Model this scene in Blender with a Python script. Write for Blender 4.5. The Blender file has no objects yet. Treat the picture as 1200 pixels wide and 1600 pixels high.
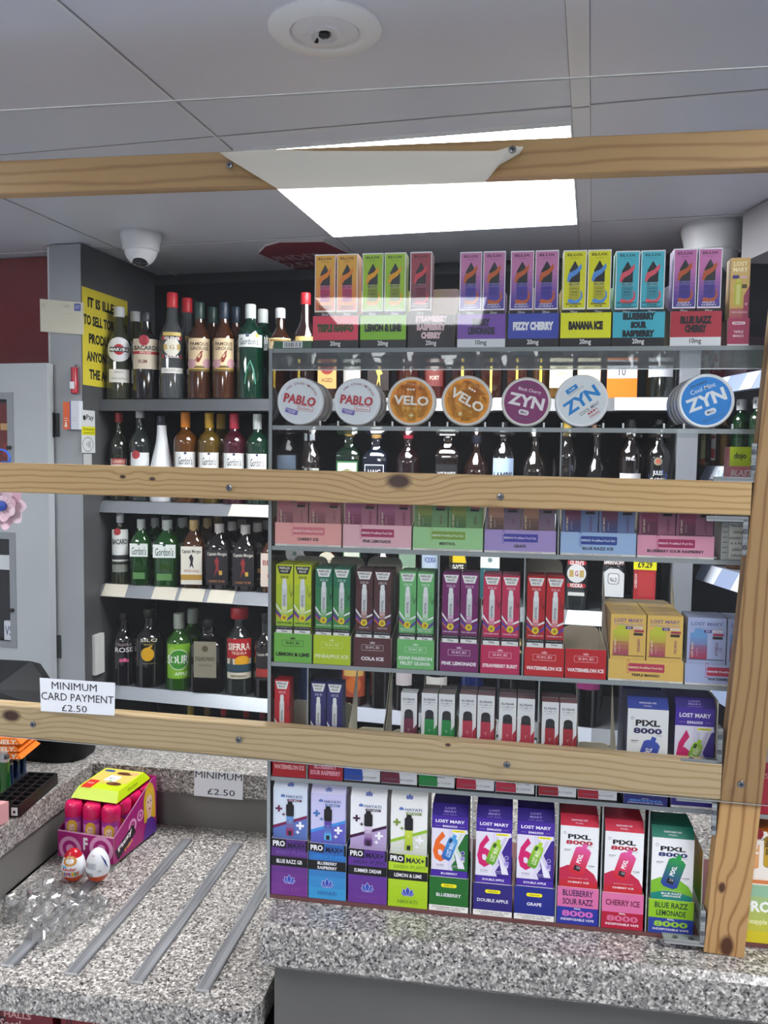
import bpy, math, random
from math import sin, cos, tan, pi, radians as R
from mathutils import Vector as Vec, Matrix
random.seed(4)
SC = bpy.context.scene
COL = SC.collection
# ---------------------------------------------------------------- camera, world, exposure
FPX = 1300.0                      # focal length in pixels of the 1200 x 1600 frame
EYE = 1.55
YAW, PITCH, ROLL = R(14), R(3.9), R(.8)
DELTA = R(4.8)                    # the counter stands turned a little against the room
FW = Vec((-sin(YAW)*cos(PITCH), cos(YAW)*cos(PITCH), -sin(PITCH)))
_r = FW.cross(Vec((0, 0, 1))).normalized(); _u = _r.cross(FW)
CU = cos(ROLL)*_u - sin(ROLL)*_r
CR = cos(ROLL)*_r + sin(ROLL)*_u
cam = bpy.data.cameras.new('camera'); co = bpy.data.objects.new('camera', cam); COL.objects.link(co)
cam.sensor_width = 36; cam.lens = 36*FPX/1600; cam.clip_start = .02
co.matrix_world = Matrix(((CR.x, CU.x, -FW.x, 0), (CR.y, CU.y, -FW.y, 0), (CR.z, CU.z, -FW.z, EYE), (0, 0, 0, 1)))
SC.camera = co
SC.view_settings.view_transform = 'Standard'; SC.view_settings.look = 'None'
SC.view_settings.gamma = 1; SC.view_settings.use_curve_mapping = False
SC.view_settings.exposure = 1.47
SC.cycles.transparent_max_bounces = 40
SC.cycles.max_bounces = 8; SC.cycles.diffuse_bounces = 3; SC.cycles.glossy_bounces = 3
SC.cycles.caustics_reflective = False; SC.cycles.caustics_refractive = False
SC.cycles.sample_clamp_indirect = 4
w = bpy.data.worlds.new('shop_ambient'); SC.world = w; w.use_nodes = True
w.node_tree.nodes['Background'].inputs[0].default_value = (.8, .88, 1, 1)
w.node_tree.nodes['Background'].inputs[1].default_value = .05
PANEL_E = 9.0                     # glow of the ceiling LED panels (the only lamps)
CEIL = 2.14

# ---------------------------------------------------------------- geometry of the place
DU = Vec((cos(DELTA), sin(DELTA), 0)); DV = Vec((-sin(DELTA), cos(DELTA), 0))
def ray(px, py): return FW + CR*((px-600)/FPX) + CU*((800-py)/FPX)
E0 = Vec((0, 0, EYE))
def pV(px, py, v):                # where a sight line meets the counter-parallel plane v: (u, z)
    d = ray(px, py); P = E0 + d*(v/d.dot(DV)); return P.dot(DU), P.z
def pY(px, py, y):                # ... the room plane Y = y: (X, z)
    d = ray(px, py); P = E0 + d*(y/d.y); return P.x, P.z
def pZ(px, py, z):                # ... a level: world point
    d = ray(px, py); return E0 + d*((z-EYE)/d.z)
def uv(P): return P.dot(DU), P.dot(DV)
def D(u, v, z): return DU*u + DV*v + Vec((0, 0, z))

# ---------------------------------------------------------------- materials
_mc = {}
def lin(h):
    h = h.lstrip('#'); c = [int(h[i:i+2], 16)/255 for i in (0, 2, 4)]
    return tuple(((x+.055)/1.055)**2.4 if x > .04045 else x/12.92 for x in c)
def mix_hex(a, b, t):
    f = lambda h: [int(h.lstrip('#')[i:i+2], 16) for i in (0, 2, 4)]
    return '%02x%02x%02x' % tuple(round(x+(y-x)*t) for x, y in zip(f(a), f(b)))
def newmat(n):
    m = bpy.data.materials.new(n); m.use_nodes = True; nt = m.node_tree
    b = nt.nodes['Principled BSDF']; return m, nt, b, nt.nodes['Material Output']
def M(h, rough=.4, metal=0, spec=.5):
    k = (h, rough, metal, spec)
    if k not in _mc:
        m, nt, b, o = newmat('paint_'+h); b.inputs['Base Color'].default_value = (*lin(h), 1)
        b.inputs['Roughness'].default_value = rough; b.inputs['Metallic'].default_value = metal
        b.inputs['Specular IOR Level'].default_value = spec; _mc[k] = m
    return _mc[k]
def mm(h): return M(h) if isinstance(h, str) else h
def glow(h, s):
    m, nt, b, o = newmat('glow'); e = nt.nodes.new('ShaderNodeEmission'); e.inputs[0].default_value = (*lin(h), 1)
    e.inputs[1].default_value = s; nt.links.new(e.outputs[0], o.inputs[0]); return m
def clear(name, tint, haze=0., hazecol='ffffff', gloss=1.0, rough=.02):
    """clear plastic or glass: see-through with a Fresnel reflection and a little milky haze"""
    m, nt, b, o = newmat(name); N = nt.nodes.new; L = nt.links.new
    t = N('ShaderNodeBsdfTransparent'); t.inputs[0].default_value = (*lin(tint), 1)
    g = N('ShaderNodeBsdfGlossy'); g.inputs['Roughness'].default_value = rough
    d = N('ShaderNodeBsdfDiffuse'); d.inputs[0].default_value = (*lin(hazecol), 1)
    fr = N('ShaderNodeFresnel'); fr.inputs[0].default_value = 1.45
    mu = N('ShaderNodeMath'); mu.operation = 'MULTIPLY'; mu.inputs[1].default_value = gloss
    m1 = N('ShaderNodeMixShader'); m1.inputs[0].default_value = haze
    m2 = N('ShaderNodeMixShader')
    L(t.outputs[0], m1.inputs[1]); L(d.outputs[0], m1.inputs[2]); L(fr.outputs[0], mu.inputs[0]); L(mu.outputs[0], m2.inputs[0])
    L(m1.outputs[0], m2.inputs[1]); L(g.outputs[0], m2.inputs[2]); L(m2.outputs[0], o.inputs[0]); return m
ACR = clear('clear_acrylic', 'f7fafa', .012)
SCREEN = clear('clear_screen', 'fcfdfd', .003, gloss=.42)
ACR_EDGE = clear('acrylic_edge', 'e8eeee', .55, 'c8d0d2')
ACR_LIP = clear('acrylic_lip', 'f4f6f6', .15, 'c4c8ca', 1.0, .05)
FILM = clear('protective_film', 'fffdf4', .62, 'f6f3e6', .6, .2)
CRINKLE = clear('crinkled_plastic', 'ffffff', .06, 'fafbfc', .55, .1)
_gc = {}
def glass(h, a=.5):               # bottle glass with its drink: a = how much one sees through
    k = (h, a)
    if k not in _gc:
        m, nt, b, o = newmat('bottle_glass_'+h); N = nt.nodes.new; L = nt.links.new
        b.inputs['Base Color'].default_value = (*[x*.45 for x in lin(h)], 1); b.inputs['Roughness'].default_value = .06
        b.inputs['Specular IOR Level'].default_value = .7
        t = N('ShaderNodeBsdfTransparent'); t.inputs[0].default_value = (*[min(1, x*1.2+.02) for x in lin(h)], 1)
        ms = N('ShaderNodeMixShader'); ms.inputs[0].default_value = 1-a
        L(t.outputs[0], ms.inputs[1]); L(b.outputs[0], ms.inputs[2])
        g = N('ShaderNodeBsdfGlossy'); g.inputs['Roughness'].default_value = .04
        fr = N('ShaderNodeFresnel'); fr.inputs[0].default_value = 1.5; m2 = N('ShaderNodeMixShader')
        L(fr.outputs[0], m2.inputs[0]); L(ms.outputs[0], m2.inputs[1]); L(g.outputs[0], m2.inputs[2]); L(m2.outputs[0], o.inputs[0])
        _gc[k] = m
    return _gc[k]
def ramp(nt, stops, interp='LINEAR'):
    r = nt.nodes.new('ShaderNodeValToRGB'); r.color_ramp.interpolation = interp; e = r.color_ramp.elements
    while len(e) < len(stops): e.new(.5)
    for x, (p, c) in zip(e, stops): x.position = p; x.color = (*lin(c), 1)
    return r
def speckle():
    m, nt, b, o = newmat('speckled_laminate'); N = nt.nodes.new; L = nt.links.new
    tc = N('ShaderNodeTexCoord'); v1 = N('ShaderNodeTexVoronoi'); v1.inputs['Scale'].default_value = 260
    v2 = N('ShaderNodeTexVoronoi'); v2.inputs['Scale'].default_value = 420
    for v in (v1, v2): L(tc.outputs['Object'], v.inputs['Vector'])
    s1 = N('ShaderNodeSeparateColor'); s2 = N('ShaderNodeSeparateColor'); L(v1.outputs['Color'], s1.inputs[0]); L(v2.outputs['Color'], s2.inputs[0])
    r1 = ramp(nt, [(0, '2a2829'), (.16, '5d5b5a'), (.36, '8b8885'), (.6, 'aba8a2'), (.84, 'dedbd4')], 'CONSTANT')
    r2 = ramp(nt, [(0, '19181a'), (.2, '787572'), (.5, 'a09d99'), (.86, 'e8e5de')], 'CONSTANT')
    L(s1.outputs[0], r1.inputs[0]); L(s2.outputs[1], r2.inputs[0])
    mx = N('ShaderNodeMix'); mx.data_type = 'RGBA'; mx.inputs['Factor'].default_value = .45
    L(r1.outputs[0], mx.inputs['A']); L(r2.outputs[0], mx.inputs['B']); L(mx.outputs['Result'], b.inputs['Base Color'])
    b.inputs['Roughness'].default_value = .28; return m
SPECK = speckle()
def pine(name, c0, c1, c2, knots=(), freq=95, axis=0, seed=0., face=2):
    """pine: growth rings run along local `axis`, bend round the knots [(along, across, radius)]"""
    m, nt, b, o = newmat(name); N = nt.nodes.new; L = nt.links.new
    tc = N('ShaderNodeTexCoord'); sp = N('ShaderNodeSeparateXYZ'); L(tc.outputs['Object'], sp.inputs[0])
    A, B = sp.outputs[axis], sp.outputs[face]
    def mth(op, a, c=None, d=None):
        n = N('ShaderNodeMath'); n.operation = op
        for i, x in enumerate((a, c, d)):
            if x is None: continue
            if isinstance(x, (int, float)): n.inputs[i].default_value = x
            else: L(x, n.inputs[i])
        return n.outputs[0]
    nz = N('ShaderNodeTexNoise'); nz.inputs['Scale'].default_value = 1; nz.inputs['Detail'].default_value = 3
    cb = N('ShaderNodeCombineXYZ'); L(mth('MULTIPLY_ADD', A, 3.5, seed), cb.inputs[0]); L(mth('MULTIPLY', B, 14), cb.inputs[1]); L(mth('MULTIPLY', sp.outputs[1], 14), cb.inputs[2])
    L(cb.outputs[0], nz.inputs['Vector'])
    coord = mth('ADD', mth('MULTIPLY_ADD', sp.outputs[1], .5, B), mth('MULTIPLY', nz.outputs[0], .03))
    kmask = None
    for (ka, kb, kr) in knots:
        da = mth('MULTIPLY', mth('SUBTRACT', A, ka), .6); db = mth('SUBTRACT', B, kb)
        dd = mth('SQRT', mth('ADD', mth('MULTIPLY', da, da), mth('MULTIPLY', db, db)))
        infl = mth('POWER', 2.718, mth('MULTIPLY', mth('MULTIPLY', dd, dd), -1/(kr*2.2)**2))
        coord = mth('ADD', coord, mth('MULTIPLY', infl, mth('MULTIPLY', dd, 1.2)))
        km = mth('SMOOTH_MIN', 1.0, mth('MAXIMUM', 0., mth('MULTIPLY', mth('SUBTRACT', kr, dd), 2.2/kr)), .05)
        kmask = km if kmask is None else mth('MAXIMUM', kmask, km)
    wv = mth('MULTIPLY_ADD', mth('SINE', mth('MULTIPLY', coord, freq*6.283)), .5, .5)
    fine = N('ShaderNodeTexNoise'); fine.inputs['Scale'].default_value = 1; fine.inputs['Detail'].default_value = 4
    cf = N('ShaderNodeCombineXYZ'); L(mth('MULTIPLY', A, 12), cf.inputs[0]); L(mth('MULTIPLY', B, 500), cf.inputs[1]); L(cf.outputs[0], fine.inputs['Vector'])
    val = mth('ADD', mth('MULTIPLY', mth('POWER', wv, 4), .8), mth('MULTIPLY', fine.outputs[0], .3))
    rp = ramp(nt, [(0, c0), (.45, c1), (1, c2)]); L(val, rp.inputs[0]); out = rp.outputs[0]
    if kmask is not None:
        mx = N('ShaderNodeMix'); mx.data_type = 'RGBA'; L(kmask, mx.inputs['Factor']); L(out, mx.inputs['A']); mx.inputs['B'].default_value = (*lin('4a2a17'), 1); out = mx.outputs['Result']
    L(out, b.inputs['Base Color']); b.inputs['Roughness'].default_value = .45; return m
def brushed(name, h, rough=.35, axis=0):
    m, nt, b, o = newmat(name); N = nt.nodes.new; L = nt.links.new
    tc = N('ShaderNodeTexCoord'); mp = N('ShaderNodeMapping'); s = [300, 300, 300]; s[axis] = 6; mp.inputs['Scale'].default_value = s
    nz = N('ShaderNodeTexNoise'); nz.inputs['Scale'].default_value = 1; L(tc.outputs['Object'], mp.inputs[0]); L(mp.outputs[0], nz.inputs['Vector'])
    rp = ramp(nt, [(.3, mix_hex(h, '000000', .25)), (.7, mix_hex(h, 'ffffff', .12))]); L(nz.outputs[0], rp.inputs[0]); L(rp.outputs[0], b.inputs['Base Color'])
    b.inputs['Metallic'].default_value = .35; b.inputs['Roughness'].default_value = rough; return m
def mottled(name, h, amt=.06, scale=9, rough=.5):
    m, nt, b, o = newmat(name); N = nt.nodes.new; L = nt.links.new
    tc = N('ShaderNodeTexCoord'); nz = N('ShaderNodeTexNoise'); nz.inputs['Scale'].default_value = scale; nz.inputs['Detail'].default_value = 4
    L(tc.outputs['Object'], nz.inputs['Vector']); rp = ramp(nt, [(.3, mix_hex(h, '000000', amt)), (.7, mix_hex(h, 'ffffff', amt))])
    L(nz.outputs[0], rp.inputs[0]); L(rp.outputs[0], b.inputs['Base Color']); b.inputs['Roughness'].default_value = rough; return m
STEEL = brushed('brushed_steel', '8b8e93', .4, 1); ZINC = brushed('zinc_plate', 'a9adb0', .4)
CREAM = M('d9d2bf', .7); CARD = M('cfc8b4', .75); WHITE = M('eceff2', .4); BLACK = M('141416', .4)

# ---------------------------------------------------------------- mesh building
class MB:
    def __init__(s): s.v = []; s.f = []; s.mi = []; s.sm = []; s.mats = []
    def mid(s, m):
        m = mm(m)
        if m not in s.mats: s.mats.append(m)
        return s.mats.index(m)
    def add(s, vs, fs, m, smooth=False):
        b = len(s.v); s.v += [tuple(x) for x in vs]; i = s.mid(m)
        for f in fs: s.f.append([b+k for k in f]); s.mi.append(i); s.sm.append(smooth)
    def box(s, lo, hi, m, front=None, top=None):
        (a, b, c), (d, e, f) = lo, hi
        vs = [(a, b, c), (d, b, c), (d, e, c), (a, e, c), (a, b, f), (d, b, f), (d, e, f), (a, e, f)]
        for q, mt in (((0, 1, 5, 4), front or m), ((4, 5, 6, 7), top or m)): s.add([vs[k] for k in q], [(0, 1, 2, 3)], mt)
        s.add(vs, [(0, 3, 2, 1), (1, 2, 6, 5), (2, 3, 7, 6), (3, 0, 4, 7)], m)
    def bbox(s, lo, hi, m, c=.003):   # box with bevelled edges: bevels in x-z section along y are enough for timber and shelves
        (a, b, z0), (d, e, z1) = lo, hi
        p = [(b+c, z0), (e-c, z0), (e, z0+c), (e, z1-c), (e-c, z1), (b+c, z1), (b, z1-c), (b, z0+c)]
        vs = [(a, y, z) for y, z in p]+[(d, y, z) for y, z in p]
        s.add(vs, [(i, (i+1) % 8, 8+(i+1) % 8, 8+i) for i in range(8)]+[tuple(range(7, -1, -1)), tuple(range(8, 16))], m)
    def prism(s, pts, off, m, side=None, back=None):
        n = len(pts); P = [Vec(p) for p in pts]; off = Vec(off); Q = [p+off for p in P]
        s.add(P, [tuple(range(n))], m); s.add(Q, [tuple(range(n-1, -1, -1))], back or m)
        s.add(P+Q, [(i, (i+1) % n, n+(i+1) % n, n+i) for i in range(n)], side or m)
    def lathe(s, prof, m, seg=24, n=2, ax=2, o=(0, 0, 0), sy=1, smooth=True, caps=True):
        """revolve [(r, h)] about axis ax; n > 2 squares the section"""
        vs = []
        for r, h in prof:
            for i in range(seg):
                t = 2*pi*(i+.5)/seg; c, q = cos(t), sin(t); k = 1 if n == 2 else (abs(c)**n+abs(q)**n)**(-1/n)
                x, y = r*k*c, r*k*q*sy
                p = (x, y, h) if ax == 2 else (x, h, y) if ax == 1 else (h, x, y)
                vs.append((p[0]+o[0], p[1]+o[1], p[2]+o[2]))
        fs = [(j*seg+i, j*seg+(i+1) % seg, (j+1)*seg+(i+1) % seg, (j+1)*seg+i) for j in range(len(prof)-1) for i in range(seg)]
        s.add(vs, fs, m, smooth)
        if caps: s.add(vs[:seg], [tuple(range(seg-1, -1, -1))], m); s.add(vs[-seg:], [tuple(range(seg))], m)
    def tube(s, pts, r, m, seg=8):
        P = [Vec(p) for p in pts]; vs = []
        for i, p in enumerate(P):
            t = (P[min(i+1, len(P)-1)]-P[max(i-1, 0)]).normalized(); a = t.orthogonal().normalized(); b = t.cross(a)
            vs += [p+(a*cos(2*pi*k/seg)+b*sin(2*pi*k/seg))*r for k in range(seg)]
        s.add(vs, [(j*seg+i, j*seg+(i+1) % seg, (j+1)*seg+(i+1) % seg, (j+1)*seg+i) for j in range(len(P)-1) for i in range(seg)]+[tuple(range(seg)), tuple(range(len(vs)-seg, len(vs)))], m, True)
    def build(s, name, parent=None, loc=None, rz=0, rot=None):
        me = bpy.data.meshes.new(name); me.from_pydata(s.v, [], s.f)
        for m in s.mats: me.materials.append(m)
        me.polygons.foreach_set('material_index', s.mi); me.polygons.foreach_set('use_smooth', s.sm)
        if any(s.sm): me.set_sharp_from_angle(angle=R(42))
        me.update(); o = bpy.data.objects.new(name, me); COL.objects.link(o)
        if parent: o.parent = parent
        if loc is not None: o.location = loc
        o.rotation_euler = rot or (0, 0, rz); return o
def tag(o, label, cat, group=None, kind=None):
    o['label'] = label; o['category'] = cat
    if group: o['group'] = group
    if kind: o['kind'] = kind
    return o
def thing(name, label, cat, loc=(0, 0, 0), rz=0, group=None):
    o = bpy.data.objects.new(name, None); COL.objects.link(o); o.location = loc; o.rotation_euler = (0, 0, rz); o.empty_display_size = .05
    return tag(o, label, cat, group)
def struct(o): o['kind'] = 'structure'; return o
def copy_tree(o, parent=None):
    c = o.copy(); COL.objects.link(c)
    if parent: c.parent = parent; c.matrix_parent_inverse = o.matrix_parent_inverse
    for ch in list(o.children): copy_tree(ch, c)
    return c
_tx = {}
def glyphs(s, bold):
    k = (s, bold)
    if k not in _tx:
        cu = bpy.data.curves.new('lettering', 'FONT'); cu.body = s; cu.resolution_u = 2; cu.offset = .010*bold; cu.fill_mode = 'FRONT'
        ob = bpy.data.objects.new('lettering', cu); me = ob.to_mesh()
        vs = [(v.co.x, v.co.y) for v in me.vertices]; fs = [tuple(p.vertices) for p in me.polygons]
        ob.to_mesh_clear(); bpy.data.objects.remove(ob); bpy.data.curves.remove(cu)
        x = [v[0] for v in vs] or [0]; y = [v[1] for v in vs] or [0]; a, b, c, d = min(x), max(x), min(y), max(y)
        _tx[k] = ([((p-(a+b)/2)/max(b-a, 1e-6), (q-(c+d)/2)/max(d-c, 1e-6)) for p, q in vs], fs)
    return _tx[k]
class Art:
    """print on a face: x, y run 0..1 over w x h metres; mp(xm, ym, e) gives the point e proud of the surface"""
    def __init__(s, mb, w, h, mp, step=3e-5, e0=1e-4, cols=1): s.mb = mb; s.w = w; s.h = h; s.mp = mp; s.e = e0; s.step = step; s.cols = cols
    def nxt(s): s.e += s.step; return s.e
    def strip(s, rows, m):         # [(x, y0, y1)] columns
        e = s.nxt(); vs = []
        for x, a, b in rows: vs += [s.mp(x*s.w, a*s.h, e), s.mp(x*s.w, b*s.h, e)]
        s.mb.add(vs, [(2*i, 2*i+2, 2*i+3, 2*i+1) for i in range(len(rows)-1)], m)
    def rect(s, x0, y0, x1, y1, m):
        n = max(1, round(s.cols*(x1-x0))); s.strip([(x0+(x1-x0)*i/n, y0, y1) for i in range(n+1)], m)
    def ell(s, cx, cy, rx, m, ry=None):   # rx as a part of the width; round unless ry (part of the height) is given
        ry = ry or rx*s.w/s.h; s.strip([(cx-rx*cos(pi*i/20), cy-ry*sin(pi*i/20), cy+ry*sin(pi*i/20)) for i in range(21)], m)
    def poly(s, pts, m): e = s.nxt(); s.mb.add([s.mp(x*s.w, y*s.h, e) for x, y in pts], [tuple(range(len(pts)))], m)
    def rrect(s, cx, cy, w, h, m, r=.3, rot=0):   # rounded, turned rectangle; w, h as parts of the face width (both)
        W, H = w*s.w, h*s.w; rr = r*min(W, H); pts = []
        for qx, qy, a in ((1, 1, 0), (-1, 1, 90), (-1, -1, 180), (1, -1, 270)):
            for k in range(5): t = R(a+k*22.5); pts.append((qx*(W/2-rr)+rr*cos(t), qy*(H/2-rr)+rr*sin(t)))
        s.free(pts, cx, cy, rot, m)
    def free(s, pts, cx, cy, rot, m, sc=1):       # polygon in metres about a centre
        c, q = cos(R(rot)), sin(R(rot)); e = s.nxt()
        s.mb.add([s.mp(cx*s.w+(x*c-y*q)*sc, cy*s.h+(x*q+y*c)*sc, e) for x, y in pts], [tuple(range(len(pts)))], m)
    def text(s, t, cx, cy, w, h, m, bold=1, rot=0, shear=0):
        vs, fs = glyphs(t, bold); W, H = w*s.w, h*s.h; c, q = cos(R(rot)), sin(R(rot)); e = s.nxt()
        if abs(rot) == 90: H = h*s.w    # upright lettering: both sizes as parts of the face width
        P = []
        for x, y in vs: x, y = x*W+shear*y*H, y*H; P.append(s.mp(cx*s.w+x*c-y*q, cy*s.h+x*q+y*c, e))
        s.mb.add(P, fs, m)
    def grad(s, x0, y0, x1, y1, c0, c1, n=7):
        for i in range(n): s.e -= s.step; s.rect(x0, y0+(y1-y0)*i/n, x1, y0+(y1-y0)*(i+1)/n, mix_hex(c0, c1, (i+.5)/n))
        s.e += s.step
    def gfree(s, pts_fn, n, c0, c1, cx, cy, rot):
        for i in range(n): s.free(pts_fn(i/n, (i+1)/n), cx, cy, rot, mix_hex(c0, c1, (i+.5)/n)); s.e -= s.step
        s.e += s.step
    def draw(s, items):
        for it in items:
            k, a = it[0], it[1:]
            if k == 'r': s.rect(*a)
            elif k == 'e': s.ell(*a)
            elif k == 't': s.text(*a)
            elif k == 'p': s.poly(*a)
            elif k == 'g': s.grad(*a)
            elif k == 'q': s.rrect(*a)
def front_art(mb, w, h, y=0, x0=None, z0=0): x0 = -w/2 if x0 is None else x0; return Art(mb, w, h, lambda x, q, e: (x0+x, y-e, z0+q))
def top_art(mb, w, d, z): return Art(mb, w, d, lambda x, q, e: (-w/2+x, q, z+e))
def left_art(mb, w, d, h): return Art(mb, d, h, lambda x, q, e: (-w/2-e, d-x, q))
def right_art(mb, w, d, h): return Art(mb, d, h, lambda x, q, e: (w/2+e, x, q))
def cyl_art(mb, r, z0, h, span, step=1.2e-4, sy=1):
    W = r*span; return Art(mb, W, h, lambda x, q, e: ((r+e)*sin((x-W/2)/r), -(r*sy+e)*cos((x-W/2)/r), z0+q), step, 4e-4, 14)
# ---------------------------------------------------------------- room shell
WALLC = mottled('wall_paint', 'cdd0d6', .03, 6, .6)
XL, XR, YB, YF = -2.6, 1.9, 2.56, -2.6
def slab(name, lo, hi, m):
    b = MB(); b.box(lo, hi, m); return struct(b.build(name))
slab('floor', (XL, YF, -.05), (XR, YB, 0), mottled('floor_vinyl', 'b4b8c0', .05, 3))
b = MB(); b.box((XL, YF, CEIL), (XR, YB, CEIL+.05), mottled('ceiling_panel', 'd6d9e4', .015, 2, .42))
TB = M('dedfe4', .4); TD = M('6c6d72', .6)
def tbar(x0, y0, x1, y1):
    b.box((x0-.0009, y0-.0009, CEIL-.0008), (x1+.0009, y1+.0009, CEIL), TD); b.box((x0, y0, CEIL-.003), (x1, y1, CEIL), TB)
for x, wd in ((-2.03, .004), (-1.362, .004), (-.700, .004), (-.037, .030), (.62, .004), (1.28, .004)): tbar(x-wd/2, YF, x+wd/2, YB)
for y in (-2.34, -1.62, -.90, .04, .757, 1.474, 2.189): tbar(XL, y-.002, XR, y+.002)
struct(b.build('ceiling'))
slab('wall_back', (XL, YB, 0), (XR, YB+.08, CEIL), M('1d1f24', .6))
slab('wall_front', (XL, YF-.08, 0), (XR, YF, CEIL), WALLC)
slab('wall_left', (XL-.08, YF, 0), (XL, YB, CEIL), WALLC)
slab('wall_right', (XR, YF, 0), (XR+.08, YB, CEIL), WALLC)

# ---------------------------------------------------------------- the lamps: LED panels in the ceiling grid
LED = glow('fdfdff', PANEL_E)
def panel(x, y, label, s=.312):
    t = thing('ceiling_light', label, 'light', (x, y, CEIL))
    b = MB(); b.box((-s-.006, -s-.006, -.006), (s+.006, s+.006, -.002), LED); b.build('diffuser', t)
    b = MB()
    for q in ((-s-.009, -s-.009, s+.009, -s-.006), (-s-.009, s+.006, s+.009, s+.009), (-s-.009, -s-.006, -s-.006, s+.006), (s+.006, -s-.006, s+.009, s+.006)):
        b.box((q[0], q[1], -.008), (q[2], q[3], 0), WHITE)
    b.build('frame', t)
panel(-.374, 1.856, 'bright square ceiling light above the top wooden rail')
panel(-.374, -1.26, 'square ceiling light over the customers, in the middle of the shop')
panel(-1.696, .40, 'square ceiling light over the customers, by the shop wall of the cabinet side')
panel(.95, .40, 'square ceiling light over the customers, by the wall behind the pineapple carton')

# ---------------------------------------------------------------- ceiling fittings
P = pZ(508, 44, CEIL)
t = thing('emergency_downlight', 'round white emergency downlight with concentric rings and tiny lens on the ceiling', 'light', P)
b = MB(); b.lathe([(.079, 0), (.079, -.003), (.074, -.007), (.05, -.009), (.048, -.004), (.046, -.003)], WHITE, 48); b.build('bezel', t)
b = MB(); b.lathe([(.0462, -.001), (.0462, -.006), (.04, -.0085), (.027, -.009), (.026, -.012), (.018, -.012), (.0165, -.008), (0.0005, -.008)], M('dfe1e6', .35), 40); b.build('ring', t)
b = MB(); b.lathe([(.0085, -.006), (.0085, -.0115), (.006, -.014), (.0003, -.0148)], M('20242f', .1), 24); b.build('lens', t, (0, -.002, 0))
b = MB(); b.lathe([(.003, -.008), (.003, -.013), (.0004, -.0135)], M('1c1a2c', .3), 12); b.build('status_lamp', t, (-.016, .010, 0))
def dome(px, py, sc, label, rot, txt=True):
    P = pZ(px, py, CEIL); t = thing('security_camera', label, 'security camera', P, rot)
    b = MB(); b.lathe([(.052*sc, 0), (.0545*sc, -.006*sc), (.0545*sc, -.012*sc), (.05*sc, -.03*sc), (.047*sc, -.048*sc), (.043*sc, -.05*sc)], M('dcdee2', .35), 40)
    if txt:
        a = cyl_art(b, .0513*sc, -.030*sc, .02*sc, 1.1); a.text('HIKVISION', .66, .55, .34, .3, M('5a5c62'), 1)
    b.build('housing', t)
    b = MB(); pr = [(.043*sc*cos(k*pi/20), -.043*sc*sin(k*pi/20)) for k in range(8)]
    b.lathe(pr, M('e6e7ea', .3), 40); pr2 = [(.043*sc*cos(k*pi/20), -.043*sc*sin(k*pi/20)) for k in range(7, 11)]
    o = b.build('eyeball', t, (0, 0, -.046*sc)); o.rotation_euler = (R(-24), 0, 0)
    b = MB(); b.lathe(pr2, M('17181c', .06), 40)
    for k in range(5): b.lathe([(.0045*sc, -.0415*sc), (.0035*sc, -.0436*sc), (.0004, -.0438*sc)], M('4a4c58', .1), 10, o=((k-2)*.009*sc, .004*sc*abs(k-2)-.003, .0015*abs(k-2)*sc))
    b.build('lens_window', o)
dome(220, 364, 1.0, 'white dome security camera hanging from the ceiling above the aperitif bottle', R(20))
dome(1115, 352, 1.42, 'large white dome camera behind the cherry-blue razz cartons', R(-10), False)
b = MB(); pts = [pZ(*p, 2.134) for p in ((404, 396), (415, 385), (436, 379), (505, 378), (547, 397), (505, 421), (462, 421))]
b.prism(pts, (0, 0, .0055), M('8a1f33', .4), M('d8d8d8'))
o0 = pts[0]; ax = (pZ(500, 378, 2.134)-pZ(425, 384, 2.134)).normalized(); ay = Vec((ax.y, -ax.x, 0))
a = Art(b, .3, .3, lambda x, y, e: pZ(424, 412, 2.134)+ax*x+ay*y-Vec((0, 0, e)))
a.e = .0004; a.text('UNDER', .36, -.02+.2, .62, .2, M('d9b7bd'), 1); a.text('25?', .27, -.12, .34, .2, M('d9b7bd'), 1)
tag(b.build('age_check_sign'), 'dark red UNDER 25? age check sign stuck flat on the ceiling', 'sign')

# ---------------------------------------------------------------- wall unit with the drinks shelves
SX0, SX1, SY = -1.424, .205, 2.20
SZ = [1.704, 1.403, 1.152, .843, .50]                    # shelf tops
GREY = mottled('grey_panel', '97999b', .03, 5, .45); DGREY = M('3b3d40', .5); SHELFM = M('868a90', .35, .3); LIPD = M('4f5256', .4)
unit = thing('wall_shelving', 'long dark grey wall shelving unit full of spirit bottles behind the counter', 'shelving', (0, 0, 0))
b = MB(); b.box((SX0, YB-.03, 0), (SX1, YB-.004, 2.10), M('090a0d', .8, 0, .2)); b.build('back_panel', unit)
b = MB(); b.box((SX0-.002, 2.1205, 0), (SX0, YB-.03, 2.138), mottled('dark_side', '4a4b4c', .05, 5)); b.build('side_panel', unit)
b = MB(); b.bbox((SX1, SY-.015, 0), (SX1+.045, YB-.03, 1.995), mottled('upright_grey', '8b8f96', .03, 5), .003); b.build('upright', unit)
strips = [(0, LIPD, .034, []), (1, SHELFM, .034, [(360, 440, 'd6d2c4')]), (2, SHELFM, .036, [(162, 198, 'd9d3c2'), (240, 276, 'd9d3c2'), (282, 319, 'd9d3c2'), (327, 366, 'd9d3c2'), (888, 945, 'dfe4ea')]), (3, M('a2a7ad', .25, .4), .036, []), (4, SHELFM, .03, [])]
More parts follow.
